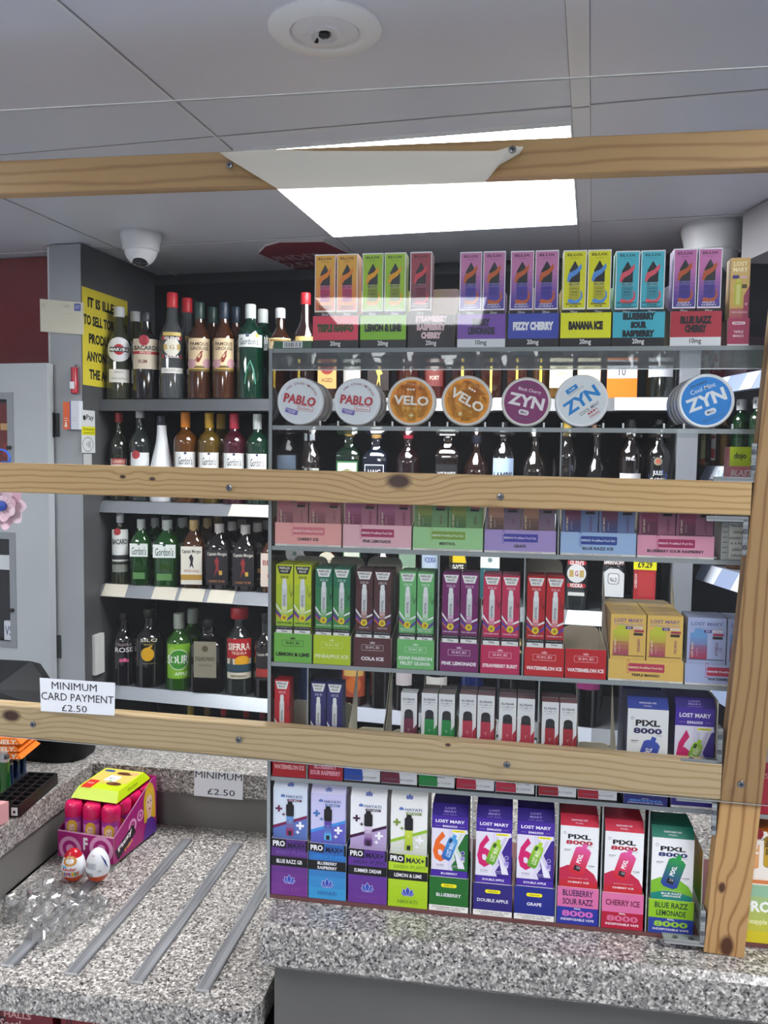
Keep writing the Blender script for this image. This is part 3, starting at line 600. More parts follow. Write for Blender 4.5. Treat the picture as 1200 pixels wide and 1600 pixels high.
# ---- row of round cans
def can(px, py, rpx, label, body, disc, art, n, tilt=0, grp=None):
    r = rpx*VD*1.0/FPX; u, z = pV(px, py, VD); z = ZB+.0035+r
    t = thing('nicotine_can', label, 'can', D(u, VD+.002, z), DELTA, 'round nicotine pouch cans')
    b = MB(); b.lathe([(r*.97, .007), (r*.985, .008), (r*.985, .020), (r*.95, .0215)], body, 48, ax=1); b.build('base', t)
    b = MB(); b.lathe([(r*.86, .0006), (r*.88, 0), (r*.95, 0), (r*.995, .0015), (r, .003), (r, .0072), (r*.97, .0075)], WHITE if body != 'd8d5cf' else M('dedbd5', .4), 56, ax=1)
    a = Art(b, 2*r, 2*r, lambda x, y, e: (x-r, .0005-e, y-r)); a.e = 4e-4; a.ell(.5, .5, .445, disc); art(a)
    lid = b.build('lid', t); lid.rotation_euler = (0, 0, 0)
    return t, r, u, z
def pablo(rot):
    def f(a):
        dr = 'b3263a'; n = 18
        for k, ch in enumerate('30MG STRONG NICOPODS'):
            th = R(150-k*6.1-12); a.text(ch, .5+.375*cos(th), .5+.375*sin(th), .032, .045, '9a4a58', 1, math.degrees(th)-90) if ch != ' ' else None
        a.text('PABLO', .5, .53, .70, .20, dr, 3, rot, .05); a.text('PABLO', .5, .53, .66, .17, 'c4303c', 1, rot, .05)
        a.rrect(.62, .35, .34, .10, 'c0394a', .2, rot); a.rrect(.62, .35, .32, .085, 'eef0f2', .2, rot); a.text('Exclusive', .62, .35, .27, .05, 'b02a3c', 1, rot)
        a.rrect(.32, .29, .27, .10, '6f62b4', .2, rot-8); a.text('FROSTED', .32, .308, .2, .028, 'f0f0fa', 1, rot-8); a.text('GRAPE', .32, .275, .14, .028, 'f0f0fa', 1, rot-8)
    return f
def velo(rot):
    def f(a):
        c, s = cos(R(rot)), sin(R(rot)); at = lambda x, y: (.5+x*c-y*s, .5+x*s+y*c)
        for k in range(8): a.e -= a.step; y0 = .06+k*.11; hw = lambda y: .40*math.sqrt(max(0, 1-((y-.5)/.40)**2)); a.strip([(.5-hw(y0+.055)+hw(y0+.055)*2*i/8, max(y0, .5-.4*math.sqrt(max(0, 1-((hw(y0+.055)*(2*i/8-1))/.4)**2))), min(y0+.115, .5+.4*math.sqrt(max(0, 1-((hw(y0+.055)*(2*i/8-1))/.4)**2)))) for i in range(9)], mix_hex('f3b21c', 'ef7a1c', k/7))
        a.e += a.step
        a.text('VELO', *at(0, .02), .72, .19, 'f6efe2', 3, rot); a.text('\u2022\u2022\u2022', *at(-.02, .24), .16, .04, 'f6efe2', 2, rot)
        a.text('TROPICAL ICE', *at(.02, -.14), .38, .045, 'f5c860', 1, rot); a.text('+', *at(.02, -.28), .09, .09, 'f8e0a0', 3, rot); a.text('NICOTINE POUCHES', *at(.05, .34), .4, .025, 'f6c890', 1, rot-8)
    return f
def zyn(rot, c, tx, sub, sub2, pill=True):
    def f(a):
        q, s = cos(R(rot)), sin(R(rot)); at = lambda x, y: (.5+x*q-y*s, .5+x*s+y*q)
        a.text('ZYN', *at(0, .02), .72, .24, c, 4, rot)
        if pill:
            a.text(sub, *at(.02, .235), .46, .085, tx, 1, rot); a.rrect(*at(.0, -.21), .21, .105, tx, .5, rot); a.text('Mini', *at(.0, -.21), .12, .055, '33465a', 1, rot)
            a.text('\u2022\u2022\u2022\u2022\u2022\u2022', *at(-.02, .335), .3, .03, mix_hex(tx, '102030', .75), 2, rot); a.text('NICOTINE POUCHES', *at(.02, -.33), .4, .03, mix_hex(tx, '203050', .7), 0, rot)
        else:
            a.rrect(*at(-.03, .29), .24, .09, c, .1, rot); a.text('SLIM', *at(-.03, .29), .12, .035, 'e8eef2', 1, rot); a.text('NICOTINE POUCHES', *at(.02, .22), .32, .03, '8a8f96', 1, rot); a.text('COOL MINT', *at(.04, -.2), .42, .065, '5d646c', 1, rot)
            for k in range(4): a.ell(*at(-.02+k*.055, -.275), .022, 'b8304a' if k < 3 else 'c8a8b0')
            a.text('STRONG', *at(.06, -.345), .22, .045, 'b8304a', 1, rot)
    return f
CANS = [(468, 626, 38, 'white nicotine can with red brush lettering at the end of the row', 'b9a9ae', 'e4eaee', pablo(-9), 3, 0),
 (557, 626, 37.5, 'white nicotine can with red brush lettering beside an orange can', 'b9a9ae', 'e4eaee', pablo(-5), 3, 0),
 (642, 627, 38.5, 'orange nicotine can with upright white lettering, beside a white one', 'd8d5cf', 'f09a1e', velo(-3), 1, 0),
 (729, 627, 39.5, 'orange nicotine can with steeply tilted white lettering', 'd8d5cf', 'f09a1e', velo(-30), 1, 0),
 (822, 629, 38, 'plum-coloured black cherry nicotine can', 'd8d5cf', '842a68', zyn(-12, 'ece8ea', 'e6dde4', 'Black Cherry', ''), 1, 0),
 (909, 630, 40, 'white nicotine can with tilted bright blue lettering', 'd0d2d2', 'dfe6e8', zyn(35, '1f86d0', '', '', '', False), 1, 0),
 (1104, 631, 40.5, 'bright blue cool mint nicotine can at the front of its stack', '3f7fce', '2c87d8', zyn(22, 'e8ecf0', 'dfe8f0', 'Cool Mint', ''), 4, 0)]
for (px, py, rp, lab, body, disc, art, n, dx) in CANS:
    t, r, u, z = can(px, py, rp, lab, body, disc, art, n)
    for k in range(1, n):
        what = {468: 'white-rimmed can stacked behind the first brush-lettered can', 557: 'white-rimmed can stacked behind the second brush-lettered can', 1104: 'blue nicotine can stacked behind the front cool mint can'}[px]
        c = dup(t, u+dx*k*.9, VD+.002+.0222*k, z, what + (', last in line' if k == n-1 else ''), 'cans stacked behind the front '+str(px if False else what.split()[-3]))

# ---- wide prefilled-kit cartons (two rows on the display)
def kit_art(c, tc, dev0, dev1, flav):
    def art(a_):
        a = Art(a_.mb, a_.w, a_.h*.64, lambda x, y, e: a_.mp(x, a_.h*.36+y, e))
        a.text('LOST MARY', .5, .86, .82, .085, tc, 3); a.text('Prefilled Pod Kit', .5, .765, .82, .055, mix_hex(tc, 'ffffff', .35), 1)
        a.grad(.07, .05, .52, .50, dev1, mix_hex(dev0, dev1, .3), 4); a.grad(.07, .36, .52, .58, mix_hex(dev0, dev1, .25), dev0, 3); a.rrect(.295, .60, .45, .12, dev0, .4); a.rrect(.295, .665, .24, .2, dev0, .3)
        a.rrect(.295, .05, .45, .06, dev1, .4); a.text('LOST MARY', .135, .25, .40, .055, 'f4e8c8', 1, 90); a.text('BM600', .26, .2, .22, .04, mix_hex(dev1, 'ffffff', .5), 0, 90)
        a.rect(.42, .655, .62, .72, '33307e'); a.text('20', .52, .688, .12, .035, 'e8e8f8', 1); a.rrect(.77, .69, .26, .055, 'f0dfe2', .5); a.text('Nicsalt', .77, .69, .16, .025, '80506a', 0); a.rrect(.80, .615, .28, .065, 'a8324e', .3); a.rrect(.78, .54, .26, .075, '2a2420', .2)
        s = flav.split('|')
        for i, q in enumerate(s): a.text(q, .80+i*.1-(len(s)-1)*.04, .27, min(.4, .036*len(q)), .075, mix_hex(tc, 'a03050', .5), 1, 90)
        a.rect(.04, .01, .96, .028, mix_hex(c, '000000', .5))
    return art
def kit_tray(c, lab, flav, lc='a83258'):
    def art(a):
        a.rrect(.5, .66, .50, .115, lc, .12); a.rrect(.265, .70, .035, .19, mix_hex(lc, c, .35), .3); a.rrect(.265, .70, .024, .17, c, .3); a.rrect(.5, .66, .47, .105, lc, .2)
        a.text('BM600 Prefilled Pod Kit', .5, .66, .45, .10, mix_hex(c, 'ffffff', .5), 2)
        a.text(flav, .5, .31, min(.8, .030*len(flav)+.02), .13, '231f20', 3); a.rect(0, 0, 1, .085, 'e6e2dc'); a.text('IT IS FORBIDDEN TO SELL THIS PRODUCT TO CHILDREN', .5, .045, .62, .05, '5a5452', 0)
    return art
zC = ZCc+.0032
ROWC = [(429, 533.5, 816, 'f0a8a2', 'CHERRY ICE', 'salmon pink cherry ice', '7a4a50', 'c07078'), (535, 643, 819, 'eab6c0', 'PINK LEMONADE', 'pale pink lemonade', '7c2a4c', 'b05a86'), (644.5, 755, 823, '9fd292', 'MENTHOL', 'mint green menthol', '3e6a34', '8f9c3a'),
 (756.5, 869.5, 827, 'a793cc', 'GRAPE', 'lavender grape', '5a4038', 'c08a6a'), (875.5, 995, 831, '9fbce2', 'BLUE RAZZ ICE', 'light blue razz ice', '3c4a80', '7a3050'), (996, 1117.5, 836, 'e29ab4', 'BLUEBERRY SOUR RASPBERRY', 'rose pink blueberry sour raspberry', '602a46', '983a60')]
for i, (x0, x1, yt, c, fl, nm, k0, k1) in enumerate(ROWC):
    u0, _ = pV(x0, 840, VD); u1, _ = pV(x1, 840, VD); w_ = u1-u0-.001; uc = (u0+u1)/2; hf = pV((x0+x1)/2, yt+1.5, VD)[1]-zC
    lc = {'GRAPE': '3f3aa0', 'BLUE RAZZ ICE': '2c4496', 'MENTHOL': '7fa03c', 'CHERRY ICE': 'd87880'}.get(fl, 'a8285a')
    put(tray_mesh(w_, .12, hf, .075, c, art=kit_tray(c, nm, fl, lc)), 'display_tray', uc, VD+.001, zC, f'{nm} card tray on the shelf under the middle rail', 'tray', 'wide trays under the middle rail')
    cw = (w_-.0035)/2; dk = mix_hex(k0, '000000', .25)
    o = put(box_mesh('c', cw-.0008, .022, .078, mix_hex(c, k0, .55), c, kit_art(c, k0, k1, k0, fl)), 'vape_carton', uc-cw/2-.0004, VD+.0035, zC+.001, f'{nm} kit carton in its tray, half towards the bottle corner', 'carton', 'kit cartons under the middle rail')
    o['label'] = f'{nm} kit carton, ' + ('next to the clear end panel' if i == 0 else f'nearer the {ROWC[i-1][5]} tray')
    dup(o, uc+cw/2+.0004, VD+.0035, zC+.001, f'{nm} kit carton, ' + (f'nearer the {ROWC[i+1][5]} tray' if i < 5 else 'next to the nicotine warning carton'), 'kit cartons under the middle rail')
# row D kits
zD = ZD+.0032
for (x0, x1, yt, yc, c, fl, nm, d0, d1, tc, lc, sh, nr) in ((950, 1068.5, 1031, 961, 'e6bd60', 'TRIPLE MANGO', 'golden triple mango', 'c8cc3a', 'b04a60', '8a6a90', 'c23a56', True, 4), (1070, 1200, 1038, 967, 'a9b4da', 'WATERMELON ICE', 'powder blue watermelon', '6a9cd0', 'a83a58', '6a78a8', 'b83050', True, 2)):
    u0, _ = pV(x0, 1050, VD); u1, _ = pV(x1, 1050, VD); w_ = u1-u0-.001; uc = (u0+u1)/2; hf = pV((x0+x1)/2, yt+1.5, VD)[1]-zD; cd = .0235
    put(tray_mesh(w_, .012+cd*nr, hf, pV(x0+60, 938 if nr == 4 else 960, VD+.1)[1]-zD, c, art=kit_tray(c, nm, fl, lc), side=CREAM, hs=pV(x0, 893, VD+.1)[1]-zD if nr == 4 else None), 'display_tray', uc, VD+.001, zD, f'{nm} card tray beside the post on the slim-carton shelf', 'tray', 'wide trays beside the post')
    cw = (w_-.0035)/2; hc = pV((x0+x1)/2, yc+1, VD)[1]-zD-.001
    def topa(a, tc=tc): a.text('LOST MARY', .5, .6, .6, .3, mix_hex(tc, 'ffffff', .2), 1)
    o = put(box_mesh('c', cw-.0008, cd-.0006, hc, c, mix_hex(c, 'ffffff', .08), kit_art(c, tc, d0, d1, 'WATERMELON|ICE' if nr == 2 else fl), mix_hex(c, '806020', .15), topa), 'vape_carton', uc-cw/2-.0004, VD+.0035, zD+.001, f'front {nm} kit carton, the one farther from the post', 'carton', 'kit cartons beside the post')
    dup(o, uc+cw/2+.0004, VD+.0035, zD+.001, f'front {nm} kit carton, the one nearer the post', 'kit cartons beside the post')
    for k in range(1, nr):
        for s in (-1, 1): dup(o, uc+s*(cw/2+.0004), VD+.0035+cd*k, zD+.001, f'{nm} kit carton in the rows behind the front pair', f'{nm} cartons behind the front pair')

# ---- slim pod-kit cartons (row D), two to a tray
def ske(c0, c1, lo, flav, lab='f2f2ee', labt='1a1a1c', sw1='f0f2f4', sw2='5a3a98'):
    def art(a):
        a.grad(0, 0, 1, 1, lo, c0, 5) if lo != c0 else None
        a.poly([(.06, .985), (.94, .985), (.80, .905), (.2, .905)], lab); a.text('PREFILLED', .5, .963, .62, .022, labt, 2); a.text('POD KIT', .5, .93, .44, .022, labt, 2)
        a.text('SKE', .5, .872, .5, .026, mix_hex(c0, 'ffffff' if lab == 'f2f2ee' else '000000', .6), 2)
        a.poly([(0, .60), (.0, .57), (.3, .50), (.34, .515)], sw1); a.poly([(.66, .52), (1, .55), (1, .53), (.66, .50)], sw1); a.poly([(0, .54), (0, .50), (.34, .44), (.34, .47)], sw2); a.poly([(.66, .44), (1, .50), (1, .46), (.66, .42)], sw2)
        a.poly([(0, .50), (0, .485), (.34, .425), (.34, .44)], 'e0703a'); a.poly([(.78, .80), (.86, .70), (1, .74), (1, .71), (.9, .66), (.78, .72)], mix_hex(c0, '000000', .3))
        a.rrect(.5, .63, .31, 2.0, 'd9dddd', .4); a.rrect(.5, .80, .235, .62, 'e9ecec', .4); a.grad(.35, .46, .65, .57, mix_hex(lo, c1, .5), mix_hex(c1, 'ffffff', .6), 3)
        a.text('CRYSTAL', .5, .63, .72, .12, '2a2c30', 2, 90); a.ell(.5, .452, .19, 'f0e020'); a.ell(.5, .452, .12, 'c8a018'); a.text('2', .5, .452, .1, .02, '2a2408', 1)
        s = flav.split('|')
        for i, q in enumerate(s): a.text(q, .5, .40-.02*i+.01*(len(s)-1), min(.85, .07*len(q)), .016, mix_hex(lo, 'ffffff', .75) if lab == 'f2f2ee' else '1a1a1a', 2)
        a.rect(0, 0, 1, .365, '1a1a1c'); a.text('600+ PUFFS MESH COIL', .5, .35, .86, .010, 'c8c8c8', 0); a.rect(.03, .02, .97, .328, 'e8eae8'); a.text('This', .5, .312, .36, .02, '1a1a1a', 2)
    return art
def ske_tray(c, lines, tc='ece8e4', lc=None):
    def art(a):
        lc_ = lc or mix_hex(c, tc, .75)
        a.rrect(.5, .66, .58, .16, lc_, .1); a.rrect(.5, .66, .56, .14, c, .1); a.text('SKE', .5, .67, .4, .09, lc_, 2); a.text('CRYSTAL', .5, .57, .22, .03, lc_, 0)
        a.poly([(.44, .80), (.43, .87), (.47, .84), (.5, .89), (.53, .84), (.57, .87), (.56, .80)], lc_); n = len(lines)
        for i, s in enumerate(lines): a.text(s, .5, .28+(n-1)*.085-i*.17, min(.9, .075*len(s)), .13, tc, 5)
    return art
ROWD = [('lime green lemon', 427.5, 487, 990, 883, '74bb48', ['LEMON & LIME'], '15260e', ('d3dc12', 'e4ea70', '84b83c', 'LEMON & LIME', '1a1a1c', 'f0f0e0', 'f4f6e0'), 'yellow-topped lemon', 2),
 ('acid yellow pineapple', 489, 548, 993, 888, 'b6cf12', ['PINEAPPLE ICE'], 'e4edb0', ('0e6a4e', '5a9a70', '6aa83a', 'PINEAPPLE ICE'), 'dark green pineapple', 2),
 ('chocolate brown cola', 552, 612, 997, 892, '56282c', ['COLA ICE'], 'ece4e4', ('4a2226', 'a0605a', '5a2a2e', 'COLA ICE'), 'brown cola ice', 2),
 ('pale green kiwi', 620, 679, 1000, 895, '70bd6c', ['KIWI PASSION', 'FRUIT GUAVA'], 'dceedd', ('6cbc70', '9ad09a', '5fae62', 'KIWI PASSION|FRUIT GUAVA'), 'pale green kiwi', 2),
 ('purple pink-lemonade', 687, 748, 1005, 897, '7c1a66', ['PINK LEMONADE'], 'f2e8f0', ('7a1468', 'b06aa4', '6a1258', 'PINK LEMONADE'), 'purple lemonade', 2),
 ('raspberry strawberry burst', 751, 813, 1009, 900, 'c41f56', ['STRAWBERRY BURST'], 'fbe4ea', ('ca2450', 'e07a90', 'b41c58', 'STRAWBERRY BURST'), 'pinkish red strawberry burst', 2),
 ('red watermelon', 819.5, 883, 1012.5, 902, 'c4141f', ['WATERMELON ICE'], 'fbe8e8', ('c21420', 'd8707a', 'a81222', 'WATERMELON ICE'), 'bright red watermelon', 2),
 ('half-empty red watermelon', 884, 949, 1015, 905, 'c4141f', ['WATERMELON ICE'], 'fbe8e8', None, '', 0)]
for i, (nm, x0, x1, yt, yc, c, lines, tc, sp, cn, rows) in enumerate(ROWD):
    u0, _ = pV(x0, 1000, VD); u1, _ = pV(x1, 1000, VD); w_ = u1-u0-.001; uc = (u0+u1)/2; xm = (x0+x1)/2
    hf = pV(xm, yt, VD)[1]-zD; hb = pV(xm, 868+.013*(x0-430) if i in (0, 1, 2, 6) else 930 if sp else 978, VD+.1)[1]-zD; d_ = .10
    put(tray_mesh(w_, d_, hf, hb, c, art=ske_tray(c, lines, tc), side=CREAM if not sp else c, hs=hb*(.6 if i in (0, 1, 2, 6) else .97)), 'display_tray', uc, VD+.001, zD, f'{nm} flavour card tray in the row of slim pod-kit cartons' if sp else 'red watermelon ice tray standing empty beside the golden kit cartons', 'tray', 'card trays in the slim pod-kit row')
    if not sp: continue
    cw = (w_-.0035)/2; h_ = pV(xm, yc, VD)[1]-zD-.001; cd = .023
    o = put(box_mesh('c', cw-.0008, cd, h_, sp[0], mix_hex(sp[0], '000000', .05), ske(*sp), mix_hex(sp[0], '000000', .15), lambda a, s=sp: (a.rect(.1, .15, .9, .85, mix_hex(s[0], 'ffffff', .12)),)), 'pod_carton', uc-cw/2-.0004, VD+.0035, zD+.001, f'{cn} slim pod-kit carton, ' + ('beside the clear end panel' if i == 0 else f'on the {ROWD[i-1][0]} tray\'s side'), 'carton', 'slim pod-kit cartons')
    dup(o, uc+cw/2+.0004, VD+.0035, zD+.001, f'{cn} slim pod-kit carton, on the {ROWD[i+1][0]} tray\'s side', 'slim pod-kit cartons')
    for k in range(1, rows):
        for s in (-1, 1): dup(o, uc+s*(cw/2+.0004), VD+.0035+(cd+.0012)*k, zD+.001, f'{cn} slim pod-kit carton in the second row of its tray', f'{cn} cartons in the second row')

# ---- row E behind the bottom rail
zE = ZE+.0032
def elf(c, dk):
    def art(a_):
        a_.rect(0, 0, 1, .35, c); a = Art(a_.mb, a_.w, a_.h*.69, lambda x, y, e: a_.mp(x, a_.h*.325+y, e+4e-5))
        a.text('ELFBAR', .5, .88, .74, .032, '2e3034', 1); a.text('600', .5, .835, .2, .024, '2e3034', 0); a.rect(.12, .834, .34, .838, '2e3034'); a.rect(.66, .834, .88, .838, '2e3034'); a.text('PREFILLED POD KIT', .5, .80, .56, .010, '5a5c60', 0)
        a.poly([(0, 0), (1, 0), (1, .50), (.80, .42), (.80, .30), (.22, .30), (.22, .36), (0, .26)], c)
        a.rrect(.5, .37, .58, 2.2, mix_hex(c, 'ffffff', .06), .4); a.rrect(.5, .665, .54, .46, '17181b', .5); a.rect(.23, .58, .77, .645, '1d1e22')
        for k in (-1, 0, 1): a.rect(.5+k*.15-.012, .62, .5+k*.15+.012, .70, '3a3c42')
        a.text('Y', .5, .40, .2, .05, mix_hex(c, 'ffffff', .55), 0)
    return art
def elf_tray(c, lines):
    def art(a):
        pts = [(0, 0)]+[(.06+.60*(1-cos(t))*.78+0, 0) for t in ()]
        a.poly([(.0, .06), (.0, 1), (.06, 1)]+[(.06+.47*sin(R(t)), 1-.94*(1-cos(R(t)))) for t in range(10, 91, 10)], c); a.rect(0, 0, 1, .05, '1c1c1e'); a.text('IT IS FORBIDDEN TO SELL TO CHILDREN', .5, .16, .8, .05, '6a6a6e', 0)
        for i, s in enumerate(lines): a.text(s, .58, .62+(len(lines)-1)*.13-i*.26, min(.86, .062*len(s)), .15, '26282c' , 1)
    return art
def traye(x0, x1, yb, hf_, art, c, inner, label, hb=.085, hs=None, side=None):
    u0, _ = pV(x0, 1200, VD); u1, _ = pV(x1, 1200, VD); w_ = u1-u0-.001; uc = (u0+u1)/2
    put(tray_mesh(w_, .09, hf_, hb, c, art=art, hs=hs, inner=inner, side=side), 'display_tray', uc, VD+.001, zE, label, 'tray', 'card trays behind the bottom rail'); return uc, w_
def rowE_cartons(uc, w_, cw, h_, mb_fn, names, name, rows, grp, backname):
    o = None; n = len(names); 
    for k, lab in enumerate(names):
        u = uc+(k-(n-1)/2)*(cw+.0008)
        if lab is None: continue
        if o is None: o = put(mb_fn(), name, u, VD+.0035, zE+.001, lab, 'carton', grp)
        else: dup(o, u, VD+.0035, zE+.001, lab, grp)
        for r in range(1, rows): dup(o, u, VD+.0035+.0225*r, zE+.001, backname, backname)
    return o
HFE = .052
ue, we = traye(425, 478, 1215, HFE, ske_tray('b01620', ['WATERMELON ICE'], 'e8a8a8'), 'b01620', CREAM, 'dark red watermelon ice tray under the bottom rail, at the end panel')
cwS = (we-.0035)/2; hS = pV(450, 1065, VD)[1]-zE
rowE_cartons(ue, we, cwS, hS, lambda: box_mesh('c', cwS-.0008, .023, hS, 'c8202a', 'a81820', ske('c8202a', 'd8707a', 'b01626', 'WATERMELON ICE'), 'a81820'), ['single bright red pod-kit carton behind the bottom rail', None], 'pod_carton', 1, 'pod-kit cartons behind the bottom rail', '')
ue, we = traye(481.5, 535.5, 1218, HFE, ske_tray('aa1a30', ['BLUEBERRY', 'SOUR RASPBERRY'], 'e8a0b0'), 'aa1a30', CREAM, 'crimson blueberry sour raspberry tray under the bottom rail')
cwS = (we-.0035)/2; hS = pV(512, 1069, VD)[1]-zE
rowE_cartons(ue, we, cwS, hS, lambda: box_mesh('c', cwS-.0008, .023, hS, '262a68', '1c2050', ske('262a68', '6a6ea8', '30246a', 'BLUEBERRY', 'f2f2ee', '1a1a1c', 'e8e8f4', 'b02a50'), '1c2050'), ['navy and red pod-kit carton beside the single red one', 'navy and red pod-kit carton beside the empty card tray'], 'pod_carton', 1, 'pod-kit cartons behind the bottom rail', '')
def elfset(x0, x1, c, lines, nm, names, yc, rows, topc, hb=.08, hs=None):
    uc, w_ = traye(x0, x1, 0, HFE, elf_tray(c, lines), 'dfe2e4', CREAM, f'white tray with {nm} corner under the bottom rail', hb, hs, CREAM)
    cw = (w_-.0035)/2; h_ = pV((x0+x1)/2, yc, VD)[1]-zE
    if any(names): rowE_cartons(uc, w_, cw, h_, lambda: box_mesh('c', cw-.0008, .0215, h_, 'e6e8ea', topc, elf(c, ''), c), names, 'pod_carton', rows, 'white pod cartons behind the bottom rail', f'white {nm} pod carton in the second row')
elfset(537, 594, '1f4aa8', ['BLUE RAZZ', 'LEMONADE'], 'royal blue', [None, None], 1083, 1, '', .05, .15)
elfset(595, 652, '6a1f38', ['CHERRY COLA'], 'wine red', [None, 'white pod carton with wine red base, next to a green one'], 1084, 1, 'd8dadc', .05, .14)
elfset(654, 711, '12863c', ['KIWI', 'PASSION FRUIT', 'GUAVA'], 'emerald green', ['white and green pod carton beside the wine red one', 'white and green pod carton beside the pink-red ones'], 1086, 2, '8a7a78')
elfset(713, 773, 'b3243f', ['PINK LEMONADE'], 'rose red', ['white and rose-red pod carton next to the green pair', 'second white and rose-red pod carton from the green pair'], 1088, 2, '8d6a70')
elfset(775, 836, 'b82640', ['STRAWBERRY', 'RASPBERRY', 'CHERRY ICE'], 'cherry red', ['third white and red pod carton from the green pair', 'fourth white and red pod carton from the green pair'], 1093, 2, '8d6a70')
elfset(842, 902, '9c1826', ['STRAWBERRY ICE'], 'deep red', ['white and deep red pod carton just past the clear divider', 'white and deep red pod carton beside the empty tray'], 1100, 2, '8d5a60')
elfset(904, 966, 'b01a34', ['CHERRY ICE'], 'bright crimson', [None, None], 1083, 1, '', .05, .14)

# ---- big cartons: white/blue 8000-puff, purple 6000-puff, tall lotus cartons
def pixl(dev0, dev1, wave0, wave1, c8, flav):
    def art(a):
        a.text('PIXL', .5, .83, .60, .075, '141416', 4); a.text('8000', .5, .735, .70, .07, c8, 4); a.text('DISPOSABLE', .78, .685, .16, .012, '6a6c70', 0)
        a.ell(.12, .885, .04, '8a8c90'); a.ell(.12, .885, .03, 'f0f2f4'); a.text('20', .12, .885, .04, .012, '6a6c70', 0); a.text('BOOST', .2, .61, .17, .018, '1c1c20', 2); a.text('MODE', .17, .585, .12, .010, '8a8c90', 0); a.text('POWER', .83, .37, .17, .018, '1c1c20', 2); a.text('DISPLAY', .83, .345, .12, .010, '8a8c90', 0)
        p = [(0, .06), (0, .33)]+[(.05+.9*sin(R(t))*.95, .14+.22*cos(R(t))+.03) for t in range(0, 91, 10)]+[(1, .1), (1, .06)]; a.poly([(0, .06), (0, .30), (.2, .36), (.45, .37), (.7, .33), (.9, .24), (1, .12), (1, .06)], wave0); a.poly([(0, 0), (0, .10), (.35, .155), (.7, .13), (1, .08), (1, 0)], wave1)
        W, H = .034, .052; W = a.w*.42; H = a.w*.78; rr = W*.22
        def sl(t0, t1):
            f = lambda t: -W/2+ (rr*(1-math.sqrt(max(0, 1-((rr-t*H)/rr)**2))) if t*H < rr else rr*(1-math.sqrt(max(0, 1-((t*H-(H-rr))/rr)**2))) if t*H > H-rr else 0)
            return [(f(t0), -H/2+t0*H), (-f(t0), -H/2+t0*H), (-f(t1), -H/2+t1*H), (f(t1), -H/2+t1*H)]
        cx, cy = .52, .44; q = -17; a.free([(-W*.16, H*.47), (W*.16, H*.47), (W*.13, H*.64), (-W*.13, H*.64)], cx, cy, q, dev0)
        a.gfree(sl, 12, dev1, dev0, cx, cy, q); a.text('PIXL', cx+.0, cy+.04, .26, .07, 'f0f2f4', 3, 73); a.free([(-W*.2, -H*.36), (W*.2, -H*.36), (W*.2, -H*.18), (-W*.2, -H*.18)], cx, cy, q, '1e1e22'); a.text('25', cx-.035, cy-.11, .1, .035, 'c8c8d0', 1, q)
        a.text('INDISPOSABLE VAPE', .5, .155, .5, .010, 'f6dada', 0); s = flav.split('|')
        for i, t in enumerate(s): a.text(t, .5, .09-i*.04+.02*(len(s)-1), min(.62, .055*len(t)), .028, 'f6f2f4', 2)
    return art
def pixl_tray(c0, c1, lines, c8, tc):
    def art(a):
        a.rect(0, 0, 1, .46, c1); n = len(lines)
        for i, s in enumerate(lines): a.text(s, .5, .73+(n-1)*.115-i*.23, min(.88, .082*len(s)), .165, tc, 2)
        a.text('PIXL', .5, .425, .16, .045, 'f0f0f4', 2); a.text('8000', .5, .29, .76, .17, c8, 4); a.text('INDISPOSABLE VAPE', .5, .13, .80, .065, 'e8e4ee', 2)
    return art
def pixl_lid(t): return lambda a: (a.text('INDISPOSABLE VAPE', .5, .5, .42, .14, 'e6e0ee', 1), a.text('PIXL', .5, .25, .2, .1, 'e6e0ee', 0))
